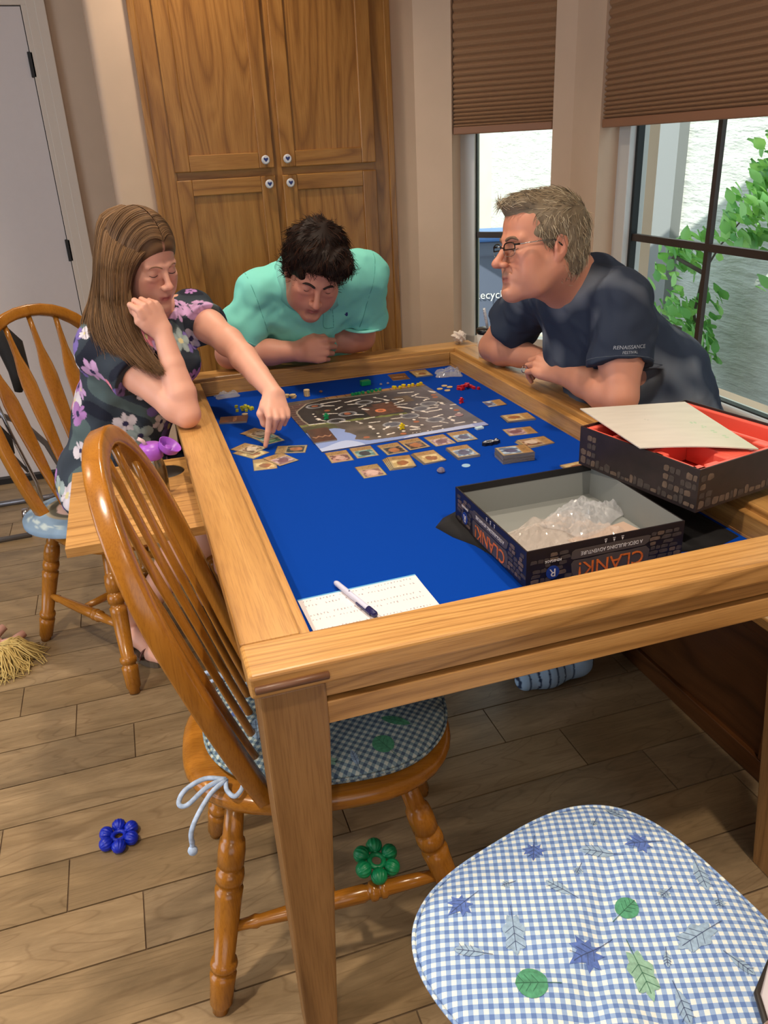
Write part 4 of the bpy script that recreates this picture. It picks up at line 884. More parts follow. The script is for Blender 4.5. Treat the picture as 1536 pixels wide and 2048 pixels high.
pen = empty('pen', (.2835, 1.147, ZF+.0075), (0, 0, math.atan2(1.216-1.085, .266-.300)), label='white pen with dark blue cap lying across the score sheet', cat='pen')
penw = plain('pen_white', srgb(196, 200, 226), .25); penb = plain('pen_blue', srgb(24, 26, 84), .3)
MB().lathe([(0, .0048), (.02, .0054), (.93, .0052), (.97, .0045), (1, .003)], (-.045, 0, 0), (.068, 0, 0), 16).obj('barrel', penw, pen, smooth=True)
MB().lathe([(0, .0040), (.15, .0057), (1, .0060)], (-.068, 0, 0), (-.0445, 0, 0), 16).obj('cap', penb, pen, smooth=True)
MB().box((-.06, .0055, -.0015), (-.015, .0075, .0015)).obj('clip', penb, pen); MB().ball((.018, 0, .0052), .0013, 8, 6).obj('dot_mark', penb, pen)
# ---------------------------------------------------------------- box lid (upside down, open) with bags
bxo = plain('box_print_dark', srgb(24, 20, 24), .4, noise=.2, nscale=30); bxi = plain('box_inner_grey', srgb(128, 132, 130), .7); stm = plain('stone_print', srgb(66, 58, 54), .5, noise=.25, nscale=90); stm2 = plain('stone_print2', srgb(96, 80, 68), .5, noise=.25, nscale=90)
orn = plain('letter_orange', srgb(206, 104, 34), .4, noise=.25, nscale=160); lwh = plain('letter_white', srgb(200, 196, 196), .4); lbl = plain('logo_blue', srgb(28, 56, 132), .4); platem = plain('banner_print', srgb(74, 66, 62), .5)
BW, BH, BZ = .308, .070, ZF+.010
lid = empty('box_lid', (.7145, 1.2145, BZ), (0, 0, .0), label='open upturned game box lid with grey inside, holding plastic bags, in front of the board', cat='box')
h2 = BW/2; th = .0028
def openbox(root, outm, inm, W, Hh, t):
    w = W/2
    for nm, a, b in (('side_panel', (-w, -w, 0), (w, -w+t, Hh)), ('side_panel', (-w, w-t, 0), (w, w, Hh)), ('side_panel', (-w, -w+t, 0), (-w+t, w-t, Hh)), ('side_panel', (w-t, -w+t, 0), (w, w-t, Hh)), ('bottom_panel', (-w+t, -w+t, 0), (w-t, w-t, t))):
        mb = MB().box(a, b, 0); c = Vector(((a[0]+b[0])/2, (a[1]+b[1])/2, 0)); o = mb.obj(nm, [outm, inm], root)
        for p in o.data.polygons:
            if (p.normal.to_2d().length > .5 and p.normal.to_2d().dot(c.to_2d()) < -.01) or (nm == 'bottom_panel' and p.normal.z > .5): p.material_index = 1
openbox(lid, bxo, bxi, BW, BH, th)
# grey lining pasted inside, leaving a dark turned edge
for a, b in (((-h2+th, -h2+th, .003), (h2-th, -h2+th+.0006, BH-.012)), ((-h2+th, h2-th-.0006, .003), (h2-th, h2-th, BH-.012)), ((-h2+th, -h2+th, .003), (-h2+th+.0006, h2-th, BH-.004)), ((h2-th-.0006, -h2+th, .003), (h2-th, h2-th, BH-.004))):
    pass
edg = plain('box_edge_black', srgb(16, 14, 16), .5); MB().box((-h2+th, h2-th-.0007, BH-.014), (h2-th, h2-th, BH)).obj('turned_edge', edg, lid)
def facepart(root, mb, name, mat, M4):
    me = mb.mesh(name); me.materials.append(mat); me.transform(M4); o = bpy.data.objects.new(name, me); COL.objects.link(o); o.parent = root; return o
def facetext(root, txt, size, u_, v_, M4, mat, name='lettering', dz=0, sx=1):
    me = textmesh(txt, size, .0003); me.materials.append(mat); me.transform(Matrix.Scale(sx, 4, (1, 0, 0))); me.transform(M4@Matrix.Translation((u_, v_, .0004+dz))@Matrix.Rotation(math.pi, 4, 'Z')); o = bpy.data.objects.new(name, me); COL.objects.link(o); o.parent = root; return o
def stone(cx, cy, w, h, r_):
    return [(cx+w/2*sx_*r_.uniform(.8, 1.05), cy+h/2*sy_*r_.uniform(.75, 1.05)) for sx_, sy_ in ((-1, -1), (-.2, -1.08), (.7, -1), (1, -.6), (1, .7), (.6, 1), (-.5, 1.06), (-1, .6))]
def lidface(M4, seed):
    r_ = random.Random(seed)
    for (x0, x1) in ((.006, .078), (.236, .302)):
        y = .006
        while y < .055:
            x = x0+r_.uniform(0, .008)
            while x < x1-.006:
                w = r_.uniform(.010, .024)
                if r_.random() < .85: facepart(lid, MB().prism(stone(x+w/2, y+.004, w*.9, .0072, r_), 0, .0005), 'printed_stone', r_.choice([stm, stm, stm2]), M4)
                x += w
            y += .0092
    P4 = [(.084, .041), (.088, .0385), (.228, .0385), (.236, .043), (.240, .0545), (.234, .0565), (.092, .0565), (.086, .053)]
    facepart(lid, MB().prism(P4, 0, .0006), 'banner', platem, M4); facetext(lid, 'A DECK-BUILDING ADVENTURE', .0098, .163, .0476, M4, lwh, dz=.0004, sx=.86)
    rr2 = [(.088, .004), (.092, .002), (.228, .002), (.238, .006), (.240, .028), (.232, .036), (.196, .0345), (.16, .0365), (.12, .0345), (.090, .036), (.085, .03)]
    facepart(lid, MB().prism(rr2, 0, .0005), 'title_rock', platem, M4); facetext(lid, 'CLANK!', .037, .163, .0185, M4, orn, dz=.0006, sx=1.0)
    facepart(lid, MB().prism([(.05+.0125*math.cos(a), .022+.0125*math.sin(a)) for a in [6.283*i/24 for i in range(24)]], 0, .0009), 'logo_disc', lbl, M4); facetext(lid, 'R', .021, .05, .022, M4, lwh, dz=.0008)
    facetext(lid, 'RENEGADE', .0062, .050, .0445, M4, lwh, dz=.0006)
    for k, s_ in enumerate(('i', 'I', 'ii')): facepart(lid, MB().prism([(.150+.0165*k+a, .0605+b) for a, b in ((-.002, .002), (0, -.003), (.002, .002))], 0, .0004).prism([(.1475+.0165*k, .0645), (.1525+.0165*k, .0645), (.1525+.0165*k, .0655), (.1475+.0165*k, .0655)], 0, .0004), 'icon', lwh, M4)
Mf = Matrix.Translation((-h2, -h2-.0001, 0))@Matrix(((1, 0, 0, 0), (0, 0, -1, 0), (0, 1, 0, 0), (0, 0, 0, 1)))
Ml = Matrix.Translation((-h2-.0001, h2, 0))@Matrix(((0, 0, -1, 0), (-1, 0, 0, 0), (0, 1, 0, 0), (0, 0, 0, 1)))
lidface(Mf, 3); lidface(Ml, 8)
# black cloth the boxes stand on
cl = NT('black_cloth'); cl.base(srgb(10, 10, 14)); cl.set(Roughness=.9)
def clothpatch():
    P_ = [(.515, 1.365), (.545, 1.40), (.60, 1.43), (.66, 1.437), (.70, 1.475), (.715, 1.50), (.735, 1.455), (.77, 1.485), (.82, 1.472), (.85, 1.44), (.93, 1.46), (1.025, 1.47), (1.028, 1.10), (.95, 1.075), (.88, 1.09), (.80, 1.12), (.70, 1.13), (.62, 1.14), (.575, 1.18), (.555, 1.26), (.53, 1.31)]
    cx, cy = .77, 1.28; K = 10; n = len(P_)*4; PP = []
    for i in range(len(P_)):
        a, b = P_[i], P_[(i+1) % len(P_)]
        for t in range(4): PP.append((a[0]+(b[0]-a[0])*t/4, a[1]+(b[1]-a[1])*t/4))
    vs = []
    for j in range(1, K+1):
        for (x, y) in PP:
            X, Y = cx+(x-cx)*j/K, cy+(y-cy)*j/K; inl = abs(X-.7145) < h2+.006 and abs(Y-1.2145) < h2+.006
            z = .0085 if inl else .003+.011*abs(math.sin(X*38+Y*11))*(1 if j < K else .1)
            if X > .93: z = .006
            vs.append((X, Y, ZF+z if j < K else ZF+.0006))
    vs.append((cx, cy, ZF+.0085)); m_ = MB().add(vs, [((j)*n+i, (j)*n+(i+1) % n, (j+1)*n+(i+1) % n, (j+1)*n+i) for j in range(K-1) for i in range(n)]+[(n*K, i, (i+1) % n) for i in range(n)])
    o = m_.obj('black_cloth', cl.m, None, smooth=True); s = o.modifiers.new('s', 'SOLIDIFY'); s.thickness = -.0012*0+.001; tag(o, 'black cloth bag spread under the two open game boxes', 'cloth')
clothpatch()
bgr = bag('plastic_bag', .205, .17, .022, 46, 40, BAG2, (.706, 1.190, BZ+.004), .3, 'large crinkled clear plastic bag inside the grey box lid', 11); bag('plastic_bag', .15, .11, .022, 34, 26, BAG, (.785, 1.255, BZ+.006), .5, 'zip bag with a clear seal lying at the back of the box lid', 17)
inner = MB().box((-.07, -.05, 0), (.07, .05, .003)).obj('cardboard_sheet', plain('beige_card', srgb(176, 152, 136), .7), None, loc=(.79, 1.15, BZ+.0035), rot=(0, 0, .2)); tag(inner, 'beige cardboard sheet lying in the box lid beside the bags', 'sheet')
# ---------------------------------------------------------------- box bottom with red insert
b2o = plain('box2_print', srgb(38, 28, 28), .45, noise=.3, nscale=26); rp = plain('insert_red', srgb(222, 62, 50), .35); rt = plain('insert_red_top', srgb(236, 100, 84), .32)
B2 = .304; B2H = .082; b2 = empty('game_box', (1.021, 1.257, .8115), (0, 0, math.radians(11.5)), label='open dark game box bottom with a red plastic insert resting on the right rail', cat='box')
openbox(b2, b2o, b2o, B2, B2H, .003); w = B2/2-.0032
ins = MB(); zt2 = B2H-.004
fr = MB()
def rimbox(a, b, m_=0): fr.box((a[0], a[1], zt2-.040), (b[0], b[1], zt2), m_)
rimbox((-w, -w), (w, -w+.014)); rimbox((-w, -w+.014), (-w+.014, w)); rimbox((w-.012, -w+.014), (w, w)); rimbox((-w+.014, w-.014), (w-.012, w))
rimbox((-w+.014, -.028), (.05, -.012)); rimbox((-.045, -w+.014), (.015, -.028)); rimbox((.062, -w+.014), (.072, w-.014)); rimbox((-w+.014, .07), (.062, .08)); rimbox((-.06, -.012), (-.046, .07))
for (x, y, s1, s2) in ((-.134, -.134, .012, .010), (-.052, -.120, .010, .016), (-.100, -.134, .016, .006), (-.134, -.046, .010, .012), (.020, -.050, .010, .010), (.055, -.118, .010, .016)): rimbox((x-s1/1, y-s2/1), (x+s1, y+s2))
fr.obj('insert_rim', rt, b2, bevel=.0025); MB().box((-w, -w, zt2-.046), (w, w, zt2-.042)).obj('insert_floor', rp, b2)
# printed stones on the two visible faces of the box
def b2face(M4, seed):
    r_ = random.Random(seed); x = .004
    while x < .300:
        ww = r_.uniform(.008, .020); hh = r_.uniform(.006, .018); facepart(b2, MB().prism(stone(x+ww/2, .006+hh/2, ww*.9, hh, r_), 0, .0005), 'printed_stone', r_.choice([stm, stm2]), M4); x += ww
        if x < .05 or x > .235:
            for q in range(1, 4):
                if r_.random() < .8: facepart(b2, MB().prism(stone(x-ww/2, .014+.0165*q, ww*.9, .012, r_), 0, .0005), 'printed_stone', r_.choice([stm, stm2]), M4)
hb = B2/2
b2face(Matrix.Translation((-hb, -hb-.0001, 0))@Matrix(((1, 0, 0, 0), (0, 0, -1, 0), (0, 1, 0, 0), (0, 0, 0, 1))), 5); b2face(Matrix.Translation((-hb-.0001, hb, 0))@Matrix(((0, 0, -1, 0), (-1, 0, 0, 0), (0, 1, 0, 0), (0, 0, 0, 1))), 6)
# rule board lying askew on the box
def rulefn(X, Y):
    n = vnoise(X*.6, Y*3, 9, 7); C = L(206, 200, 190)*(.92+.1*n[..., None]); g = np.clip((X-.45)*1.7, 0, 1)[..., None]*np.clip(1.3-Y, 0, 1)[..., None]; C = C*(1-.42*g)+L(186, 206, 170)*.42*g
    for i in range(5): C = np.where((np.abs(np.hypot(X-.42-.035*i, (Y-.62+.085*i))-.013) < .003)[..., None], L(178, 178, 168), C)
    for i in range(4): C = np.where((np.abs(np.hypot(X-.78-.03*i, (Y-.52+.10*i))-.018) < .004)[..., None], L(150, 192, 150), C)
    return C
cr_ = [Vector(p) for p in ((.865, 1.204, .8995), (1.058, 1.117, .8965), (1.113, 1.405, .901), (.883, 1.450, .905))]
nx, ny = 60, 60; vs = []; 
for j in range(ny):
    for i in range(nx):
        a, b = i/(nx-1), j/(ny-1); p = (cr_[0]*(1-a)+cr_[1]*a)*(1-b)+(cr_[3]*(1-a)+cr_[2]*a)*b; vs.append(p+Vector((0, 0, .004*math.sin(math.pi*a)*(1-b))))
X, Y = np.meshgrid(np.linspace(0, 1, nx), np.linspace(0, 1, ny)); me = bpy.data.meshes.new('rule_board'); me.from_pydata([tuple(v) for v in vs], [], [(j*nx+i, j*nx+i+1, (j+1)*nx+i+1, (j+1)*nx+i) for j in range(ny-1) for i in range(nx-1)]); setcol(me, rulefn(X, Y).reshape(-1, 3))
o = link('rule_board', me, vcol('rule_print', .35)); s = o.modifiers.new('s', 'SOLIDIFY'); s.thickness = .0022; s.offset = -1; tag(o, 'pale cream printed board lying askew on top of the red insert box', 'board')
# ---------------------------------------------------------------- things around the table
# tumbler on the tray
tm = empty('tumbler', (-.006, 1.815, .7205), label='steel tumbler with a flipped-open purple lid on the side tray', cat='tumbler')
steel = plain('brushed_steel', srgb(150, 146, 132), .22, metal=1); pur = plain('lid_purple', srgb(158, 84, 196), .35); strawm = plain('spout_clear', srgb(200, 170, 172), .2)
MB().lathe([(0, .028), (.03, .033), (.3, .0345), (.6, .034), (.8, .030), (.9, .0265), (1, .026)], (0, 0, 0), (0, 0, .118), 28).obj('body', steel, tm, smooth=True)
MB().lathe([(0, .029), (.06, .0315), (.75, .0325), (.8, .030), (1, .027)], (0, 0, .110), (0, 0, .152), 28).obj('lid', pur, tm, smooth=True)
MB().tube([(-.01, .0, .150), (-.016, .002, .163), (-.028, .004, .172)], .0055, 10).obj('spout', strawm, tm, smooth=True)
cap = MB(); prof = [(0, .006), (.02, .020), (.35, .0285), (.9, .031), (1, .0325)]; vs = []; n = 26
ax = Vector((.55, -.25, .80)).normalized(); c0 = Vector((.040, -.008, .128)); u1 = ax.orthogonal().normalized(); w1_ = ax.cross(u1)
for t, r_ in prof+[(.96, .0305), (.35, .027), (.1, .018), (.08, .002)]: vs += [tuple(c0+ax*t*.026+(u1*math.cos(6.2832*i/n)+w1_*math.sin(6.2832*i/n))*r_) for i in range(n)]
cap.add(vs, [(j*n+i, j*n+(i+1) % n, (j+1)*n+(i+1) % n, (j+1)*n+i) for j in range(8) for i in range(n)]+[tuple(range(n-1, -1, -1))]); cap.obj('flip_cap', pur, tm, smooth=True)
MB().lathe([(0, .010), (.9, .010), (1, .007)], c0+ax*.002, c0+ax*.016, 14).obj('cap_plug', pur, tm, smooth=True)
MB().box((.020, -.012, .132), (.034, .006, .152)).obj('hinge', pur, tm, bevel=.003)
tm.scale = (.84, .84, .80)
# crumpled tissue, cup with straw
bm = bmesh.new(); bmesh.ops.create_icosphere(bm, subdivisions=4, radius=.021)
for v in bm.verts:
    n = v.co.normalized(); k = math.sin(n.x*7+n.y*5)*math.cos(n.z*6-n.y*4)+.5*math.sin(n.x*15-n.z*13); v.co *= 1+.30*k; v.co.z *= .85
me = bpy.data.meshes.new('tissue'); bm.to_mesh(me); bm.free(); zm = min(v.co.z for v in me.vertices); o = link('crumpled_tissue', me, plain('tissue', srgb(222, 208, 196), .8), None, (1.0895, 2.612, ZT-zm)); me.polygons.foreach_set('use_smooth', [True]*len(me.polygons)); tag(o, 'crumpled white tissue on the far right corner of the table', 'tissue')
cp = empty('drink_cup', (1.098, 2.392, ZT), label='black rimmed cup with a ribbed white straw behind the older man\'s elbow', cat='cup')
MB().lathe([(0, .026), (.05, .028), (1, .035)], (0, 0, 0), (0, 0, .078), 24).obj('body', plain('cup_white', srgb(200, 196, 190), .3), cp, smooth=True)
m = MB(); m.lathe([(0, .0345), (.2, .0365), (.8, .0365), (1, .035)], (0, 0, .0782), (0, 0, .094), 24); m.obj('lid', plain('cup_lid_black', srgb(22, 24, 24), .25), cp, smooth=True)
o = MB().tube([(0, 0, .092), (-.004, .004, .125), (-.010, .006, .158)], .0042, 10).obj('straw', plain('straw_white', srgb(214, 214, 218), .3), cp, smooth=True)
st = MB(); [st.tube([(-.0035-.0062*t, .004+.002*t, .118+.034*t), (-.0035-.0062*t-.0003, .004+.002*t, .1196+.034*t)], .0049, 10) for t in [i/7 for i in range(8)]]; st.obj('straw_ribs', plain('straw_grey', srgb(150, 156, 170), .3), cp)
# flower shaped teething toys
def toy(loc, rot, m_, label, s=1):
    r_ = empty('flower_toy', loc, rot, label=label, cat='toy')
    ring = [(.0135*s*math.cos(6.2832*i/24), .0135*s*math.sin(6.2832*i/24), 0) for i in range(25)]; MB().tube(ring, .005*s, 8, cap=False).obj('ring', m_, r_, smooth=True)
    for k in range(6):
        a = 6.2832*k/6+.3; mb = MB(); c = Vector((.0310*s*math.cos(a), .0310*s*math.sin(a), .0)); n, mm = 48, 14; R_ = .0148*s; vs = [tuple(c-Vector((math.cos(a), math.sin(a), 0))*R_)]
        e1 = Vector((math.cos(a), math.sin(a), 0)); e2 = Vector((-math.sin(a), math.cos(a), 0)); e3 = Vector((0, 0, 1))
        for j in range(1, mm):
            th_ = math.pi*j/mm
            for i in range(n): f = 6.2832*i/n; q_ = R_*math.sin(th_)*(1+.06*math.cos(12*f)); vs.append(tuple(c-e1*R_*math.cos(th_)+(e2*math.cos(f)+e3*math.sin(f))*q_))
        vs.append(tuple(c+e1*R_)); Lx = len(vs)-1
        mb.add(vs, [(0, 1+(i+1) % n, 1+i) for i in range(n)]+[(1+j*n+i, 1+j*n+(i+1) % n, 1+(j+1)*n+(i+1) % n, 1+(j+1)*n+i) for j in range(mm-2) for i in range(n)]+[(Lx, 1+(mm-2)*n+i, 1+(mm-2)*n+(i+1) % n) for i in range(n)]); mb.obj('ridged_ball', m_, r_, smooth=True)
        MB().tube([c*.48, c*.75], .0052*s, 8).obj('stalk', m_, r_, smooth=True)
toy((-.2245, 1.517, .0145), (.0, 0, .2), plain('toy_blue', srgb(10, 40, 180), .4), 'blue ridged flower teething toy lying on the floor', 1.05)
toy((.268, 1.06, .222), (.22, .1, .1), plain('toy_green', srgb(6, 128, 78), .4), 'green ridged flower teething toy resting on a chair stretcher', 1.0)
# doll with yellow yarn hair at the left edge
dl = empty('rag_doll', (-.54, 2.40, 0), label='pink rag doll with shaggy yellow yarn hair lying on the floor at the left edge', cat='doll')
skin_d = plain('doll_pink', srgb(208, 160, 146), .8); yar = plain('doll_yarn', srgb(206, 180, 112), .85)
MB().ball((-.03, .01, .035), .036, 16, 12).obj('head', skin_d, dl, smooth=True); MB().ball((-.075, .075, .03), .04, 14, 10, sc=(1.3, 1.2, .75)).obj('body', skin_d, dl, smooth=True)
for p in ([(-.03, .07, .03), (.005, .085, .028), (.035, .11, .035)], [(-.06, .10, .03), (-.055, .15, .028), (-.03, .17, .04)]): MB().tube(p, [.016, .015, .013], 10).obj('arm', skin_d, dl, smooth=True)
ym = MB(); rr = random.Random(9)
for i in range(210):
    a = rr.uniform(-2.6, .55); l = rr.uniform(.06, .115)*(1.1 if -.3 < a < .4 and rr.random() < .4 else 1); b0_ = Vector((-.03+.03*math.cos(a)*rr.random(), .01+.03*math.sin(a)*rr.random(), .045+rr.uniform(0, .025))); d_ = Vector((math.cos(a), math.sin(a), 0)); s_ = Vector((-d_.y, d_.x, 0))
    p1 = b0_+d_*l*.4+Vector((0, 0, .004))+s_*rr.uniform(-.012, .012); p2 = b0_+d_*l*.8+s_*rr.uniform(-.02, .02); p2.z = rr.uniform(.006, .03); p3 = b0_+d_*l*1.05+s_*rr.uniform(-.03, .03); p3.z = .004
    ym.tube([b0_, p1, p2, p3], [.0021, .0021, .0019, .0014], 5)
o = ym.obj('yarn_hair', yar, dl, smooth=True); o['kind'] = 'stuff'
# folded walker frame behind the left chair
wk = empty('folded_walker', (-.62, 3.5, 0), label='folded grey tubular walker with black straps behind the left chair', cat='walker')
gt = plain('walker_grey', srgb(120, 118, 122), .3, metal=.6); bk = plain('strap_black', srgb(28, 26, 26), .7); chm = plain('chrome', srgb(190, 190, 196), .12, metal=1)
def wt(name, pts, r_, m_):
    o = MB().tube(pts, r_, 10).obj(name, m_, wk, smooth=True); o.location = -wk.location
wt('frame_tube', [(-1.1, 3.36, .012), (-.55, 3.385, .012)], .011, gt); wt('frame_tube', [(-.66, 3.55, .78), (-.62, 3.6, .5), (-.52, 3.66, .42), (-.45, 3.70, .30), (-.41, 3.78, .12), (-.43, 3.8, .03), (-.50, 3.8, .012), (-.95, 3.8, .012)], .013, gt)
wt('frame_tube', [(-.60, 3.5, .70), (-.55, 3.5, .42), (-.50, 3.5, .2), (-.49, 3.5, .012)], .008, chm); wt('frame_tube', [(-.70, 3.45, .60), (-.52, 3.5, .25)], .007, gt)
wt('caster', [(-.60, 3.60, .025), (-.575, 3.60, .025)], .026, chm); wt('pad', [(-.62, 3.4, .95), (-.50, 3.4, .86), (-.46, 3.4, .80), (-.45, 3.4, .70), (-.47, 3.4, .62)], [.03, .045, .05, .04, .015], bk); wt('pad', [(-.64, 3.4, .56), (-.58, 3.42, .42), (-.57, 3.42, .36)], [.03, .045, .03], bk)
# cushion ties on the near chair
tie = plain('tie_cloth', srgb(168, 188, 216), .8, noise=.25, nscale=90)
def ties(pts_list):
    for p in pts_list:
        o = MB().tube([Vector(q_) for q_ in (lambda P_: [P_[0]]+[tuple(.5*((2*P_[i][a])+(P_[i+1][a]-P_[max(i-1, 0)][a])*f+(2*P_[max(i-1, 0)][a]-5*P_[i][a]+4*P_[i+1][a]-P_[min(i+2, len(P_)-1)][a])*f*f+(-P_[max(i-1, 0)][a]+3*P_[i][a]-3*P_[i+1][a]+P_[min(i+2, len(P_)-1)][a])*f**3) for a in range(3)) for i in range(len(P_)-1) for f in (.2, .4, .6, .8, 1)])(p)], .0042, 8).obj('tie', tie, cushA, smooth=True)
        Mi = (Matrix.Translation(cushA.location)@Euler(cushA.rotation_euler).to_matrix().to_4x4()).inverted(); o.data.transform(Mi)
ties([[(.095, 1.105, .470), (.06, 1.09, .468), (.045, 1.068, .462), (.032, 1.062, .458), (.022, 1.080, .460), (.024, 1.10, .464)],
      [(.024, 1.098, .466), (-.01, 1.108, .470), (-.045, 1.10, .463), (-.058, 1.082, .455), (-.045, 1.072, .456), (-.01, 1.088, .468), (.022, 1.098, .468)],
      [(.024, 1.098, .466), (-.005, 1.075, .464), (-.032, 1.045, .452), (-.045, 1.032, .435), (-.047, 1.03, .415)], [(-.046, 1.031, .418), (-.048, 1.03, .404)]])
MBk = MB().ball((-.048, 1.029, .399), .0085, 10, 8); o = MBk.obj('tie_knot', tie, cushA, smooth=True); o.data.transform((Matrix.Translation(cushA.location)@Euler(cushA.rotation_euler).to_matrix().to_4x4()).inverted())
ties([[(.062, 1.385, .470), (.040, 1.398, .482), (.022, 1.408, .476), (.030, 1.425, .462), (.052, 1.412, .462), (.062, 1.385, .468)], [(.055, 1.392, .468), (.03, 1.40, .458), (.005, 1.395, .4545)]])
# round printed mat on the woman's chair
rm = empty('round_cushion', (-.235, 2.43, .4515), label='round denim-edged cushion with a printed face under the woman in the floral top', cat='cushion')
def rmfn(X, Y):
    d = np.hypot(X-.5, Y-.5)*2; C = np.tile(L(120, 146, 172), (*X.shape, 1))*(.8+.4*vnoise(X, Y, 12, 2)[..., None]); C = np.where(((d < .93) & (d > .78) & (vnoise(X, Y, 30, 4) > .6))[..., None], L(170, 186, 190), C)
    C = np.where((d < .62)[..., None], L(150, 140, 116), C); C = np.where((d < .55)[..., None], L(86, 84, 70), C); C = np.where((np.hypot(X-.5, Y-.48)*2 < .42)[..., None], L(196, 170, 160), C); C = np.where((np.hypot(X-.5, Y-.46) < .045)[..., None], L(170, 50, 50), C); return C
nr, na = 30, 60; vs = []; uvx = []
for j in range(nr+1):
    for i in range(na): a = 6.2832*i/na; k = j/nr; vs.append((.175*k*math.cos(a), .175*k*math.sin(a), .012+.02*(1-k**4))); uvx.append((.5+.5*k*math.cos(a), .5+.5*k*math.sin(a)))
b = len(vs); vs += [(.175*math.cos(6.2832*i/na), .175*math.sin(6.2832*i/na), 0) for i in range(na)]; uvx += [(.5+.5*math.cos(6.2832*i/na), .5+.5*math.sin(6.2832*i/na)) for i in range(na)]
me = bpy.data.meshes.new('pad'); me.from_pydata(vs, [], [(j*na+i, j*na+(i+1) % na, (j+1)*na+(i+1) % na, (j+1)*na+i) for j in range(nr+1) for i in range(na)]); u_ = np.array(uvx); setcol(me, rmfn(u_[:, 0], u_[:, 1])); me.polygons.foreach_set('use_smooth', [True]*len(me.polygons)); link('pad', me, vcol('mat_print', .85), rm)
# leaf prints on the cushions (cushion-local metres)
LPB = [(0.189, -0.027, 45, 0.035, 'maple', 'b'), (0.177, 0.119, 5, 0.04, 'maple', 'b'), (0.106, -0.16, -25, 0.042, 'maple', 'b'), (0.131, -0.096, -45, 0.044, 'simple', 'l'), (0.099, -0.205, 25, 0.036, 'round', 'g'), (0.02, -0.186, 55, 0.046, 'simple', 'l'), (-0.019, -0.225, 55, 0.046, 'oak', 's'), (0.119, -0.007, -75, 0.036, 'simple', 'l'), (0.042, -0.058, 185, 0.036, 'round', 'g'), (0.1, 0.091, 55, 0.05, 'oak', 'l'), (0.116, 0.154, -45, 0.036, 'simple', 'l'), (0.026, 0.034, -5, 0.05, 'maple', 'b'), (0.038, 0.119, -35, 0.044, 'round', 'g'), (-0.031, -0.002, 65, 0.056, 'oak', 's'), (-0.039, -0.095, -5, 0.055, 'oak', 'l'), (0.054, 0.189, -15, 0.044, 'maple', 'b'), (0.17, -0.18, -75, 0.03, 'simple', 'l'), (-0.08, -0.18, 75, 0.04, 'round', 'g'), (-0.097, -0.107, 95, 0.03, 'simple', 'l'), (0.166, 0.045, -15, 0.016, 'maple', 'l'), (-0.086, -0.011, 65, 0.035, 'simple', 'l'), (0.172, -0.135, 25, 0.015, 'maple', 'l'), (0.123, -0.05, 25, 0.017, 'maple', 'l'), (0.028, -0.117, 5, 0.02, 'maple', 'l'), (-0.022, -0.166, 45, 0.02, 'maple', 'l'), (-0.037, -0.041, 45, 0.02, 'simple', 'l')]
MK = {'b': (leafb, inkb), 'g': (leafg, inkg), 'l': (leafl, inkb), 's': (leafs, inkg)}
for (x, y, r_, sz, k, m_) in LPB: leafprint(cushB, oB, hB, x, y, math.radians(r_), sz, k, *MK[m_])
for (x, y, r_, sz, k, m_) in [(.084, -.15, 30, .045, 'round', 'g'), (-.022, -.165, 70, .04, 'oak', 's'), (.03, -.17, 10, .03, 'simple', 'l'), (-.13, .069, 20, .05, 'oak', 'l'), (.118, -.10, 60, .05, 'simple', 'g'), (-.13, -.058, 0, .05, 'simple', 'l'), (-.16, .002, 40, .04, 'maple', 'b'), (-.05, .05, 0, .05, 'oak', 's')]: leafprint(cushA, oA, hA, x, y, math.radians(r_), sz, k, *MK[m_])

lf_ = MB().prism([(-.055, -.03), (-.02, .028), (.03, .05), (.06, .02), (.05, -.04)], 0, .0008); o = lf_.obj('leaflet', plain('leaflet_white', srgb(196, 194, 204), .5), None, loc=(.598, .452, .4950), rot=(.02, 0, .2)); tag(o, 'pale leaflet with a dark edge lying on the gingham cushion at the bottom right corner', 'leaflet')
MB().tube([(-.055, -.03, .0015), (-.045, -.006, .002), (-.02, .028, .002), (.03, .05, .0015)], [.001, .004, .004, .001], 6).obj('dark_edge', plain('leaflet_edge', srgb(40, 36, 34), .5), o, smooth=True)
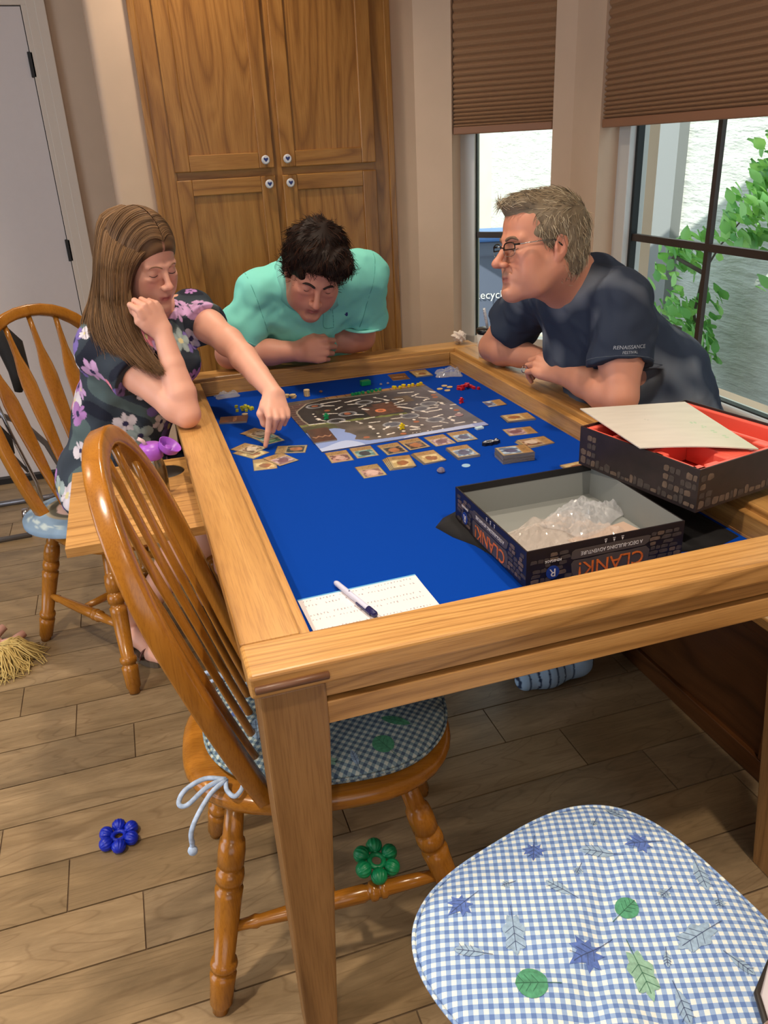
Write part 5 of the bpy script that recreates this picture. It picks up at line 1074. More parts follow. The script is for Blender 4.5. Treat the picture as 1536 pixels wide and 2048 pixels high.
# ================================================================ SCULPTING TOOLKIT (signed distance shapes -> one continuous surface)
A_ = np.array
class Sculpt:
    def __init__(s): s.p = []; s.fx = None
    def cone(s, a, ra, b, rb, k=.02, sub=False, asym=None):
        a, b = A_(a, float), A_(b, float); m = max(ra, rb); s.p.append(('c', (a, ra, b, rb), k, sub, np.minimum(a, b)-m, np.maximum(a, b)+m)); return s
    def chain(s, pts, rs, k=.02, sub=False):
        for i in range(len(pts)-1): s.cone(pts[i], rs[i], pts[i+1], rs[i+1], k, sub)
        return s
    def ell(s, c, r, R=None, k=.02, sub=False):
        c, r = A_(c, float), A_(r, float); R = np.eye(3) if R is None else R; m = r.max(); s.p.append(('e', (c, r, R), k, sub, c-m, c+m)); return s
    def cut(s, o, n, rad, k=.002, c=None):          # remove everything on the +n side of o within rad of c
        o, n = A_(o, float), A_(n, float)/np.linalg.norm(n); c = o if c is None else A_(c, float); s.p.append(('h', (o, n, c, rad), k, True, c-rad, c+rad)); return s
    @staticmethod
    def _d(kind, q, P):
        if kind == 'c':
            a, ra, b, rb = q; ab = b-a; L = max(1e-9, ab@ab); t = np.clip(((P-a)@ab)/L, 0, 1)
            return np.sqrt(np.maximum(1e-18, ((P-a-t[..., None]*ab)**2).sum(-1)))-(ra+(rb-ra)*t)
        if kind == 'e':
            c, r, R = q; X = (P-c)@R; k0 = np.sqrt(((X/r)**2).sum(-1)); k1 = np.sqrt(((X/(r*r))**2).sum(-1))+1e-9; return k0*(k0-1)/k1
        o, n, c, rad = q; return np.maximum(-((P-o)@n), np.sqrt(((P-c)**2).sum(-1))-rad)
    def evalb(s, P, lo, hi):
        """P (B,n,3) points in B blocks with bounds lo,hi (B,3)"""
        D = np.full(P.shape[:2], .06)
        for kind, q, k, sub, l, h in s.p:
            m = .03+k; sel = np.nonzero(((hi > l-m) & (lo < h+m)).all(1))[0]
            if not len(sel): continue
            d = s._d(kind, q, P[sel]); D0 = D[sel]
            if sub: d = -d; hh = np.clip(.5+.5*(d-D0)/k, 0, 1); D[sel] = D0*(1-hh)+d*hh+k*hh*(1-hh)
            else: hh = np.clip(.5+.5*(d-D0)/k, 0, 1); D[sel] = d*(1-hh)+D0*hh-k*hh*(1-hh)
        if s.fx is not None: D = D+s.fx(P)
        return D
    def ev(s, P): P = A_(P, float).reshape(-1, 1, 3); return s.evalb(P, P[:, 0], P[:, 0])[:, 0]
    def mesh(s, h):
        l = np.min([p[4] for p in s.p if not p[3]], 0)-.03; u = np.max([p[5] for p in s.p if not p[3]], 0)+.03; S = 8*h; n = np.ceil((u-l)/S).astype(int)
        G = np.stack(np.meshgrid(*[np.arange(k) for k in n], indexing='ij'), -1).reshape(-1, 3); c = l+(G+.5)*S; keep = []
        for i in range(0, len(c), 20000):
            cc = c[i:i+20000]; D = s.evalb(cc[:, None], cc, cc)[:, 0]; keep.append(np.abs(D) < S*1.15)
        G = G[np.concatenate(keep)]; o9 = np.stack(np.meshgrid(*[np.arange(9)]*3, indexing='ij'), -1)
        V, K, Q = [], [], []; N = (n*8+2).astype(np.int64); key = lambda I: (I[..., 0].astype(np.int64)*N[1]+I[..., 1])*N[2]+I[..., 2]
        for i in range(0, len(G), 600):
            g = G[i:i+600]; I = g[:, None, None, None]*8+o9; P = l+I*h; B = len(g); D = s.evalb(P.reshape(B, -1, 3), l+g*S, l+(g+1)*S).reshape(B, 9, 9, 9); neg = D < 0
            acc = np.zeros((B, 8, 8, 8, 3)); cnt = np.zeros((B, 8, 8, 8))
            for ax in range(3):
                d0 = D[(slice(None),)+tuple(slice(0, 8) if a == ax else slice(None) for a in range(3))]; d1 = D[(slice(None),)+tuple(slice(1, 9) if a == ax else slice(None) for a in range(3))]
                cr = (d0 < 0) != (d1 < 0); t = np.where(cr, d0/(d0-d1+1e-20), 0); oth = [a for a in range(3) if a != ax]
                for e1 in (0, 1):
                    for e2 in (0, 1):
                        sl = [slice(None)]+[None]*3; sl[1+ax] = slice(0, 8); sl[1+oth[0]] = slice(e1, e1+8); sl[1+oth[1]] = slice(e2, e2+8); sl = tuple(sl); c_ = cr[sl]; tt = t[sl]
                        off = np.zeros((B, 8, 8, 8, 3)); off[..., ax] = tt; off[..., oth[0]] = e1; off[..., oth[1]] = e2; acc += off*c_[..., None]; cnt += c_
                # faces : edges starting inside this block
                sl = [slice(None)]+[slice(0, 8)]*3; e = cr[tuple(sl)]; w = np.nonzero(e); Ip = I[:, :8, :8, :8][w]; sg = d0[tuple(sl)][w] < 0; Q.append((ax, Ip, sg))
            a = cnt > 0; V.append((P[:, :8, :8, :8][a]+acc[a]/cnt[a][:, None]*h)); K.append(key(I[:, :8, :8, :8][a]))
        V = np.concatenate(V); K = np.concatenate(K); od = np.argsort(K); V, K = V[od], K[od]; F = []
        for ax, Ip, sg in Q:
            o1, o2 = [(1, 2), (2, 0), (0, 1)][ax]; e1 = np.zeros(3, int); e1[o1] = 1; e2 = np.zeros(3, int); e2[o2] = 1
            q = np.stack([key(Ip), key(Ip-e1), key(Ip-e1-e2), key(Ip-e2)], 1); ix = np.searchsorted(K, q); ix = np.minimum(ix, len(K)-1); ok = (K[ix] == q).all(1); ix = ix[ok]; sg_ = sg[ok]; F.append(np.where(sg_[:, None], ix, ix[:, ::-1]))
        return V, np.concatenate(F)
def npmesh(name, V, F, mat=None, col=None, smooth=True):
    me = bpy.data.meshes.new(name); me.vertices.add(len(V)); me.vertices.foreach_set('co', V.astype(np.float32).ravel()); n = len(F); k = F.shape[1]
    me.loops.add(n*k); me.loops.foreach_set('vertex_index', F.astype(np.int32).ravel()); me.polygons.add(n); me.polygons.foreach_set('loop_start', np.arange(0, n*k, k, dtype=np.int32)); me.polygons.foreach_set('loop_total', np.full(n, k, dtype=np.int32))
    me.update(calc_edges=True); me.polygons.foreach_set('use_smooth', np.full(n, smooth))
    if col is not None: setcol(me, col)
    if mat: me.materials.append(mat)
    return me
def put(name, me, root, mat=None):
    o = link(name, me, mat, root); o.location = -root.location; return o
def biggest(V, F):      # drop stray islands
    p = np.arange(len(V))
    for _ in range(60):
        m = p[F].min(1); q = p.copy(); np.minimum.at(q, F.ravel(), np.repeat(m, F.shape[1])); q = q[q]
        if (q == p).all(): break
        p = q
    ids, c = np.unique(p, return_counts=True); big = ids[c > max(150, .02*c.max())]; ok = np.isin(p, big); mp = np.cumsum(ok)-1; Fk = F[ok[F].all(1)]; return V[ok], mp[Fk]
def unit(v): v = A_(v, float); return v/np.linalg.norm(v)
def catmull(P, n):
    P = A_(P, float); m = len(P); T = np.linspace(0, m-1, n); out = []
    for t in T:
        i = min(int(t), m-2); f = t-i; p0, p1, p2, p3 = P[max(i-1, 0)], P[i], P[i+1], P[min(i+2, m-1)]
        out.append(.5*((2*p1)+(-p0+p2)*f+(2*p0-5*p1+4*p2-p3)*f*f+(-p0+3*p1-3*p2+p3)*f**3))
    return A_(out)
def strands(paths, rad, cols, taper=.25):
    """paths (S,n,3), thin 4-sided locks in one mesh"""
    S, n, _ = paths.shape; T = np.gradient(paths, axis=1); T /= np.linalg.norm(T, axis=2, keepdims=True)+1e-9; up = np.tile(A_([.13, .31, .94]), (S, n, 1)); U = np.cross(T, up); U /= np.linalg.norm(U, axis=2, keepdims=True)+1e-9; Wv = np.cross(T, U)
    r = rad*np.linspace(1, taper, n)[None, :, None]*(A_(1.0) if np.isscalar(rad) else 1); V = np.stack([paths+U*r, paths+Wv*r*.8, paths-U*r, paths-Wv*r*.8], 2).reshape(-1, 3)
    i = np.arange(S)[:, None, None]*n*4+np.arange(n-1)[None, :, None]*4+np.arange(4)[None, None, :]; j = np.arange(S)[:, None, None]*n*4+np.arange(n-1)[None, :, None]*4+(np.arange(4)[None, None, :]+1) % 4
    F = np.stack([i, j, j+4, i+4], -1).reshape(-1, 4); C = np.repeat(cols, n*4, 0); return V, F, C
# ---------------------------------------------------------------- anatomy
class Head:
    def __init__(s, c, R, sc, o=None): s.c, s.R, s.s = A_(c, float), A_(R, float).T, sc; s.R = A_([R[0], R[1], R[2]]).T; s.o = dict(jaw=1., nose=1., cheek=1., male=1.); s.o.update(o or {})
    def w(s, p): return s.c+s.s*(s.R@A_(p, float))
    def loc(s, P): return ((P-s.c)@s.R)/s.s
    def build(s, k):
        o, w, z = s.o, s.w, s.s; R = s.R
        E = lambda c, r, kk=.02, sub=False, Rl=None: k.ell(w(c), A_(r)*z, R if Rl is None else R@Rl, kk*z, sub)
        C = lambda a, ra, b, rb, kk=.012, sub=False: k.cone(w(a), ra*z, w(b), rb*z, kk*z, sub)
        rx = lambda d: A_([[1, 0, 0], [0, math.cos(d), -math.sin(d)], [0, math.sin(d), math.cos(d)]])
        E((0, -.016, .036), (.076, .096, .082)); E((0, .026, .046), (.063, .060, .056), .03)
        E((0, .036, -.028), (.059*o['cheek'], .050, .066), .03); E((0, .010, -.045), (.062*o['jaw'], .055, .055), .03)
        for x in (-1, 1):
            C((x*.053*o['jaw'], -.008, -.050), .020, (x*.040*o['jaw'], .035, -.086), .019, .03); C((x*.040*o['jaw'], .035, -.086), .019, (x*.010, .076, -.100), .019, .03)
            E((x*.041, .058, -.022), (.024*o['cheek'], .022, .022), .025); E((x*.038, .054, -.055), (.026*o['cheek'], .026, .030), .025)
            C((x*.012, .086, .019), .008+.002*o['male'], (x*.044, .072, .018), .008+.001*o['male'], .014)
            E((x*.032, .094, .001), (.0185, .013, .0115), .011, True)
            E((x*.032, .0745, -.001), (.0165, .0135, .0125), .004)
            E((x*.036, .080, -.0155), (.016, .007, .007), .009)
        E((0, .078, -.064), (.030, .020, .024), .02); E((0, .082, -.102), (.020, .018, .017), .02)
        n = o['nose']; C((0, .086, .012), .0075, (0, .086+.026*n, -.026), .0085, .012); E((0, .086+.030*n, -.034), (.0115, .0125, .0105), .008)
        for x in (-1, 1): E((x*.0125, .103, -.038), (.0075, .0105, .0075), .006); E((x*.0062, .110, -.0455), (.0034, .005, .003), .003, True); C((x*.016, .094, -.046), .004, (x*.028, .080, -.068), .003, .006, True) if o['male'] > .9 and o.get('fold') else None
        C((0, .0985, -.058), .003, (0, .097, -.062), .003, .006)
        for x in (-1, 1): C((0, .0965, -.0655), .0048, (x*.020, .0865, -.0685), .0026, .005); C((0, .0950, -.0765), .0058, (x*.018, .0865, -.0725), .0030, .005)
        C((-.019, .0915, -.0705), .0012, (0, .1015, -.0708), .0014, .002, True); C((.019, .0915, -.0705), .0012, (0, .1015, -.0708), .0014, .002, True)
        C((-.014, .100, -.087), .005, (.014, .100, -.087), .005, .008, True)
        for x in ((-1, 1) if o.get('ears', 1) else ()):
            Rl = rx(.18); E((x*.079, -.012, -.006), (.0075, .0175, .030), .006, False, Rl); E((x*.078, -.004, -.030), (.006, .009, .012), .006); E((x*.086, -.007, -.003), (.006, .0095, .018), .004, True, Rl); E((x*.081, .001, -.010), (.004, .004, .007), .004)
def handprims(k, wr, d, nrm, side, sc, fl, th, spread=0., fsc=1.0):
    """wrist, direction to the knuckles, back-of-hand normal, side +1 thumb on cross(d,n) side; fl: four (a,b,c) bends in degrees; th: thumb points in (d,t,n) units"""
    wr, d = A_(wr, float), unit(d); n = A_(nrm, float); n = unit(n-d*(n@d)); t = np.cross(d, n)*side; pt = lambda a, b, c: wr+sc*(d*a+t*b+n*c)
    kn = [(.086, .029, .002), (.090, .009, .004), (.086, -.011, .003), (.077, -.029, -.001)]
    ph = [(.043, .025, .020), (.047, .029, .021), (.043, .027, .020), (.034, .021, .018)]; rr = [(.0102, .0088, .0078), (.0104, .009, .0078), (.0098, .0085, .0074), (.0088, .0076, .0068)]
    for i, q in enumerate(kn): k.cone(pt(.004, (q[1])*.55, 0), .0165*sc, pt(q[0]-.012, q[1]*.95, q[2]-.003), .0125*sc, .012*sc)
    k.ell(pt(.045, .0, -.006), A_([.040, .034, .014])*sc, np.stack([d, t, n], 1), .012*sc)
    k.cone(pt(.015, .022, -.008), .016*sc, pt(.045, .034, -.010), .0145*sc, .012*sc)
    tips = []
    for i, q in enumerate(kn):
        p = pt(*q); a = 0; dd = d+t*spread*(1.5-i)*.1; dd = unit(dd); k.cone(pt(q[0]-.02, q[1], q[2]-.002), .0115*sc, p, rr[i][0]*1.06*sc, .006*sc)
        for j in range(3):
            a += math.radians(fl[i][j]); v = dd*math.cos(a)-n*math.sin(a); p2 = p+v*ph[i][j]*sc*fsc; k.cone(p, rr[i][j]*sc, p2, rr[i][min(j+1, 2)]*sc*(.96 if j < 2 else .9), .0022*sc); p = p2
        tips.append(p)
    T = [pt(*q) for q in th]; k.chain(T, [.0155*sc, .0125*sc, .0108*sc, .0092*sc][:len(T)], .006*sc); return tips, T
def paint_skin(H, V, base, lip, blush, extra=None):
    X = H.loc(V); C = np.tile(base, (len(V), 1)); g = lambda c, r: np.exp(-(((X-A_(c))/A_(r))**2).sum(1))
    n = np.sin(V[:, 0]*61)*np.sin(V[:, 1]*53+1)*np.sin(V[:, 2]*57+2); C *= (1+.05*n)[:, None]
    b = (g((.042, .065, -.032), (.026, .03, .022))+g((-.042, .065, -.032), (.026, .03, .022))+.8*g((0, .118, -.034), (.014, .02, .014))+.6*g((.08, -.01, -.01), (.02, .03, .04))+.6*g((-.08, -.01, -.01), (.02, .03, .04)))[:, None]; C = C*(1-b*.35)+blush*b*.35
    inlip = (np.exp(-((X[:, 2]+.071)/.0068)**4)*np.exp(-(X[:, 0]/.0205)**6)*(X[:, 1] > .083))[:, None]; C = C*(1-inlip)+lip*inlip
    if extra: C = extra(X, C, g)
    return C
def facebits(H, root, k, browc, lashc, browr=.0022, look=0, bro=True, wide=1.):
    """eyebrows, lash lines as thin tubes that hug the sculpted surface"""
    def hug(x, z, lift): 
        ys = np.linspace(.14, .04, 120); P = A_([H.w((x, y, z)) for y in ys]); D = k.ev(P); i = np.argmax(D < 0); return H.w((x, ys[i]+lift, z))
    for sx in (-1, 1):
        if bro:
            pts = [hug(sx*x, z, .0005) for x, z in ((.012, .0165), (.020, .0205), (.030, .0225), (.040, .020), (.047, .0150))]; put('eyebrow', MB().tube([Vector(p) for p in catmull(pts, 12)], [browr*.8, browr, browr*1.1]+[browr]*6+[browr*.7, browr*.5, browr*.3], 6, up=Vector(H.R@A_([0, 1, 0])), ).mesh('eyebrow', True), root, browc)
        pts = [hug(sx*(.032+(x-.032)*wide), z-.004*look, .0003) for x, z in ((.0185, -.0045), (.024, -.0062), (.032, -.0070), (.040, -.0060), (.0465, -.0035))]; put('eyelashes', MB().tube([Vector(p) for p in catmull(pts, 12)], [.0005, .0008]+[.0011]*8+[.0009, .0005], 6).mesh('eyelashes', True), root, lashc)
def wrinkle(amp, s, seed):
    r = np.random.RandomState(seed); K = r.normal(size=(7, 3)); K /= np.linalg.norm(K, axis=1)[:, None]; K *= (s*(.6+.9*r.rand(7)))[:, None]; ph = r.rand(7)*6.28
    def f(P): v = sum(np.sin(P@k+p+1.3*np.sin((P@k[[1, 2, 0]])*.6)) for k, p in zip(K, ph)); return amp*v/2.6
    return f
skinM = vcol('skin', .48, .12, 500, .45, .12); clothM = vcol('cloth_print', .85, .2, 900, .2); hairM = vcol('hair', .5, 0, 300, .25)
# ================================================================ PEOPLE
# ---------------------------------------------------------------- the woman in the floral top
HG = Head((.0587, 2.2973, 1.186), [[-.8214, -.5695, -.0325], [.5527, -.7805, -.2923], [.1411, -.2581, .9558]], .93, dict(jaw=.90, nose=.80, cheek=.99, male=0., ears=0))
gw = empty('person', (-.14, 2.42, .48), label='seated woman in a floral top resting her cheek on one fist while pointing at cards', cat='person')
k = Sculpt(); HG.build(k)
shR, elR, wrR = A_([-.080, 2.25, .995]), A_([.098, 2.062, .828]), A_([.073, 2.138, 1.030]); shL, elL, wrL = A_([.175, 2.475, 1.015]), A_([.262, 2.244, .950]), A_([.326, 2.039, .857])
nk = A_([.045, 2.385, 1.050]); k.cone(HG.w((0, -.035, -.05)), .052, nk, .056, .03); k.cone(HG.w((0, .02, -.075)), .035, nk+A_([.02, -.03, .0]), .045, .03)
def arm(k, sh, el, wr, r, hw=(.030, .022), kk=.02):
    k.chain([sh, sh*.55+el*.45, el+(sh-el)*.12, el], [r[0], r[1], r[2], r[3]], kk); fa = wr-el; k.cone(el, r[3]*.96, el+fa*.25, r[4], .006); k.chain([el+fa*.25, el+fa*.6, wr], [r[4], r[5], r[6]], .006)
arm(k, shR, elR, wrR, [.050, .046, .041, .036, .040, .031, .0235]); arm(k, shL, elL, wrL, [.050, .044, .038, .035, .038, .031, .0235])
pel = A_([-.13, 2.43, .55]); chs = A_([.02, 2.375, .94]); wst = A_([-.07, 2.42, .74])
k.chain([pel, wst, chs, nk], [.10, .085, .09, .05], .05); k.cone(shR, .045, nk, .045, .04); k.cone(shL, .045, nk, .045, .04)
# legs: bare from the knee down
knR, ankR = A_([.085, 2.02, .505]), A_([-.165, 2.36, .085]); knL, ankL = A_([.26, 2.20, .505]), A_([.10, 2.46, .085])
for hp, kn_, an in ((A_([-.17, 2.36, .54]), knR, ankR), (A_([-.03, 2.50, .54]), knL, ankL)):
    k.chain([hp, hp*.45+kn_*.55, kn_], [.085, .072, .055], .03); sh_ = an-kn_; k.chain([kn_, kn_+sh_*.3, kn_+sh_*.7, an], [.055, .054, .038, .031], .03)
    f_ = unit(A_([.42, -.90, 0])) if an is ankR else unit(A_([.6, -.8, 0])); k.chain([an+A_([0, 0, -.03])-f_*.03, an+f_*.05+A_([0, 0, -.035]), an+f_*.14+A_([0, 0, -.055]), an+f_*.175+A_([0, 0, -.06])], [.030, .029, .024, .014], .02)
# right hand: loose fist under the cheek, knuckles up against the jaw
fd = unit(HG.w((.036, .035, -.075))-wrR+A_([-.01, 0, .0]))
tipsR, _ = handprims(k, wrR, (-.32, -.02, .80), (.38, -.80, .10), -1, .86, [(62, 88, 50), (66, 88, 50), (68, 88, 50), (70, 88, 50)], [(.03, .030, -.010), (.058, .040, -.016), (.078, .028, -.030), (.088, .010, -.038)])
# left hand: index finger pointing straight down at the card
tipsL, _ = handprims(k, wrL, (-.0527, -.7758, -.6287), (.2554, -.6191, .7426), 1, .88, [(48, 6, 4), (74, 78, 40), (80, 82, 42), (84, 82, 44)], [(.03, .030, -.010), (.052, .040, -.030), (.070, .026, -.052), (.080, .006, -.060)])
V, F = k.mesh(.0024); V, F = biggest(V, F)
C = paint_skin(HG, V, L(224, 168, 146), L(180, 96, 92), L(214, 118, 108)); put('body', npmesh('body', V, F, skinM, C), gw)
brow_b = plain('brow_light', srgb(134, 98, 72), .8); lash = plain('lash', srgb(52, 34, 28), .7); facebits(HG, gw, k, brow_b, lash, .0016)
# shirt
s = Sculpt(); s.chain([pel+A_([-.01, .01, -.02]), wst, chs, chs*.5+nk*.5], [.155, .122, .125, .090], .06); s.cone(shR*.75+chs*.25+A_([0, 0, -.02]), .085, wst, .105, .06); s.cone(shR+A_([0, 0, .0]), .062, nk+A_([0, 0, -.03]), .058, .05); s.cone(shL, .060, nk+A_([0, 0, -.03]), .058, .05)
s.ell(chs+A_([.055, -.035, -.04]), (.075, .075, .07), None, .05); s.ell(chs+A_([-.03, -.075, -.05]), (.075, .07, .07), None, .05)
s.ell(pel+A_([.02, -.06, .0]), (.17, .17, .10), None, .05)
seR = shR+(elR-shR)*.42; seL = shL+(elL-shL)*.40
s.chain([shR, seR, shR+(elR-shR)*.46], [.060, .062, .062], .05); s.chain([shL, seL, shL+(elL-shL)*.44], [.062, .058, .058], .03)
s.cut(seR, elR-shR, .10, .003); s.cut(seL, elL-shL, .09, .003); s.cone(seR-(elR-shR)*.04, .046, elR, .046, .004, True); s.cone(seL-(elL-shL)*.05, .045, elL, .048, .004, True)
s.cone(nk+A_([.03, -.03, .03]), .060, HG.w((0, .03, -.10)), .075, .01, True); s.cut(pel+A_([0, 0, -.055]), (0, 0, -1), .4, .003)
w1g, w2g = wrinkle(.0042, 30, 3), wrinkle(.0014, 80, 4); s.fx = lambda P: w1g(P)+w2g(P); V, F = s.mesh(.0034); V, F = biggest(V, F)
def floral(V, seed, n, lo=(.020, .048)):
    r = np.random.RandomState(seed); C = np.tile(L(66, 76, 88), (len(V), 1)).astype(float); nz = np.sin(V[:, 0]*31+2*np.sin(V[:, 2]*23))*np.sin(V[:, 1]*29+V[:, 2]*17); C *= (.8+.35*nz)[:, None]; C = np.where((nz > .45)[:, None], L(92, 110, 112), C); C = np.where((nz < -.55)[:, None], L(34, 38, 52), C)
    idx = r.choice(len(V), n, False); pal = [L(198, 160, 204), L(172, 124, 184), L(214, 206, 214), L(222, 136, 158), L(120, 104, 168), L(158, 176, 176)]
    for j, i in enumerate(idx):
        c = V[i]; R0 = r.uniform(*lo); D = V-c; d = np.linalg.norm(D, axis=1); m = np.nonzero(d < R0*1.3)[0]
        if not len(m): continue
        ax = unit(r.normal(size=3)); b = unit(np.cross(ax, [.2, .9, .3])); th = np.arctan2(D[m]@b, D[m]@np.cross(b, unit(A_([.7, -.7, .1])))); ph = r.rand()*6.28; pet = R0*(.55+.45*np.abs(np.cos(2.5*th+ph))); col = pal[r.choice(6, p=[.28, .22, .18, .1, .14, .08])]
        inn = d[m] < pet; sh_ = (.78+.35*np.abs(np.cos(2.5*th+ph)))[:, None]; C[m[inn]] = (col*sh_)[inn]; cen = d[m] < R0*.22; C[m[cen]] = L(60, 56, 90) if j % 3 else L(222, 212, 160)
    return C
put('floral_top', npmesh('floral_top', V, F, clothM, floral(V, 5, 150)), gw)
# dark shorts
s = Sculpt()
for hp, kn_ in ((A_([-.17, 2.36, .54]), knR), (A_([-.03, 2.50, .54]), knL)): s.chain([pel, hp, hp*.5+kn_*.5], [.125, .096, .088], .03); s.cut(hp*.5+kn_*.5, kn_-hp, .11); 
s.fx = wrinkle(.002, 40, 9); V, F = s.mesh(.006); put('shorts', npmesh('shorts', V, F, clothM, np.tile(L(28, 30, 44), (len(V), 1))), gw)
# sandal on the visible foot
sol = plain('sandal_sole', srgb(92, 78, 62), .7); sbr = plain('sandal_strap', srgb(112, 62, 50), .5)
for an, f_ in ((ankR, unit(A_([.42, -.90, 0]))), (ankL, unit(A_([.6, -.8, 0])))):
    sd = A_([-f_[1], f_[0], 0]); o2 = []
    for a in np.linspace(0, 6.283, 28, endpoint=False): x = math.cos(a)*.125; y = math.sin(a)*(.040-.008*math.cos(a+3.14)); p = an+f_*(.06+x)+sd*y; o2.append((p[0], p[1]))
    put('sandal_sole', MB().prism(o2, 0.001, .020).mesh('sandal_sole'), gw, sol)
    for q, h_ in ((.125, .034), (.055, .056)):
        c = an+f_*q; put('sandal_strap', MB().tube([Vector((*(c+sd*t_*.040)[:2], .018+h_*math.sqrt(max(0, 1-t_*t_)))) for t_ in np.linspace(-1, 1, 13)], [(.002, .011)]*13, 6).mesh('sandal_strap', True), gw, sbr)
    put('sandal_strap', MB().tube([Vector(an-f_*.045+A_([0, 0, -.045])), Vector(an-f_*.036+sd*.03+A_([0, 0, -.02])), Vector(an+f_*.0+sd*.036+A_([0, 0, .0]))], .007, 6).mesh('sandal_strap', True), gw, sbr)
# ring
put('ring', MB().tube([Vector(tipsL[2]*0+A_([.341, 2.004, .806])+A_([.0105*math.cos(a), .004*math.cos(a)+.0, .0105*math.sin(a)])) for a in np.linspace(0, 6.283, 17)], .0012, 6, cap=False).mesh('ring', True), gw, chm)
# hair: scalp cap, draped side mass and loose strands
def lin(px): return px
hb1, hb2, hb3 = L(112, 84, 58), L(140, 108, 76), L(84, 62, 42)
cp_ = Sculpt(); cp_.ell(HG.w((0, -.010, .052)), A_([.086, .104, .098])*.93, HG.R, .02); cp_.ell(HG.w((0, -.045, -.02)), A_([.078, .070, .085])*.93, HG.R, .03)
cp_.cone(HG.w((0, -.07, -.04)), .055, A_([-.015, 2.39, 1.02]), .05, .04); cp_.cone(A_([-.015, 2.39, 1.02]), .05, A_([-.06, 2.41, .90]), .03, .03)
cp_.ell(HG.w((0, .098, -.020)), A_([.082, .062, .080])*.93, HG.R, .012, True); cp_.ell(HG.w((0, .050, -.085)), A_([.085, .075, .075])*.93, HG.R, .012, True)
V, F = cp_.mesh(.004); V, F = biggest(V, F); X = HG.loc(V); st_ = np.sin(X[:, 1]*260+6*np.sin(X[:, 2]*30))*.5+.5; part = np.exp(-((X[:, 0]-.004)/.0022)**2)*(X[:, 2] > .05)*(X[:, 1] > -.03)
C = hb3*(1-st_[:, None])+hb1*st_[:, None]; C = C*(1-part[:, None])+L(206, 150, 128)*part[:, None]; put('hair', npmesh('hair', V, F, hairM, C), gw)
GUIDE = [[[0.104, 2.25, 1.237], [0.072, 2.209, 1.224], [0.044, 2.201, 1.203], [0.022, 2.204, 1.173], [0.009, 2.203, 1.138], [0.005, 2.184, 1.097], [0.009, 2.166, 1.049], [0.024, 2.126, 0.997], [0.052, 2.081, 0.943]], [[0.093, 2.277, 1.263], [0.045, 2.217, 1.237], [0.016, 2.191, 1.2], [0.0, 2.184, 1.153], [-0.01, 2.176, 1.106], [-0.01, 2.151, 1.053], [0.005, 2.122, 1.0], [0.033, 2.091, 0.952], [0.052, 2.079, 0.94]], [[0.078, 2.303, 1.285], [0.016, 2.24, 1.256], [-0.014, 2.203, 1.207], [-0.028, 2.185, 1.149], [-0.034, 2.173, 1.096], [-0.029, 2.141, 1.045], [-0.011, 2.114, 0.997], [0.014, 2.09, 0.964], [0.026, 2.091, 0.949]], [[0.059, 2.343, 1.307], [-0.008, 2.281, 1.279], [-0.037, 2.233, 1.218], [-0.05, 2.211, 1.154], [-0.057, 2.194, 1.101], [-0.057, 2.161, 1.057], [-0.047, 2.139, 1.015], [-0.028, 2.119, 0.986], [-0.016, 2.114, 0.97]], [[0.037, 2.391, 1.323], [-0.024, 2.334, 1.295], [-0.051, 2.287, 1.226], [-0.066, 2.262, 1.156], [-0.08, 2.247, 1.102], [-0.091, 2.215, 1.064], [-0.092, 2.189, 1.033], [-0.085, 2.174, 1.006], [-0.081, 2.167, 0.994]], [[0.025, 2.429, 1.324], [-0.031, 2.385, 1.302], [-0.057, 2.335, 1.229], [-0.072, 2.31, 1.157], [-0.092, 2.291, 1.103], [-0.115, 2.268, 1.064], [-0.123, 2.259, 1.04], [-0.117, 2.25, 1.024], [-0.114, 2.244, 1.014]]]
GG = A_(GUIDE); rs = np.random.RandomState(2)
def guide(u_, n=26):
    m = len(GG)-1; t = u_*m; i = min(int(t), m-1); f = t-i; f = f*f*(3-2*f)*.4+f*.6; return catmull(GG[i]*(1-f)+GG[i+1]*f, n)
def strandset(n, jit, rad, name):
    Pp = []; Cc = []
    for i in range(n):
        u_ = rs.rand(); g_ = guide(u_); ln = len(g_); t = np.linspace(0, 1, ln)[:, None]; j = rs.normal(size=3)*jit; w_ = rs.normal(size=3)*jit*.8; wav = .0025*np.sin(t*9+rs.rand()*6)*rs.normal(size=3)
        Pp.append(g_+j*(.15+t)+w_*t*t+wav*t+A_([0, .010, 0])*rs.rand()*t*.0); Cc.append((hb1, hb2, hb3, L(124, 92, 58))[rs.choice(4, p=[.4, .25, .2, .15])]*rs.uniform(.85, 1.15))
    V, F, C = strands(A_(Pp), rad, A_(Cc)); o = put(name, npmesh(name, V, F, hairM, C), gw); return o
# backing sheet under the strands
U = np.linspace(0, 1, 40); S_ = A_([guide(u_, 30) for u_ in U]); inw = HG.w((0, -.01, .0)); off = S_-inw; 
sh_ = S_-unit(A_([.26, .87, -.41]))*-.004; rip = .0022*np.sin(np.arange(40)*1.9)[:, None, None]*unit(A_([-.26, -.87, .41])); V = (sh_+A_([.003, .010, -.004])+rip).reshape(-1, 3)
i = np.arange(39)[:, None]*30+np.arange(29)[None]; F = np.stack([i, i+1, i+31, i+30], -1).reshape(-1, 4); me = npmesh('hair', V, F, hairM, np.tile(hb3*.9, (len(V), 1))); o = put('hair', me, gw); md = o.modifiers.new('s', 'SOLIDIFY'); md.thickness = .014; md.offset = 0
o = strandset(1500, .0045, .0011, 'hair_strands'); o['kind'] = 'stuff'
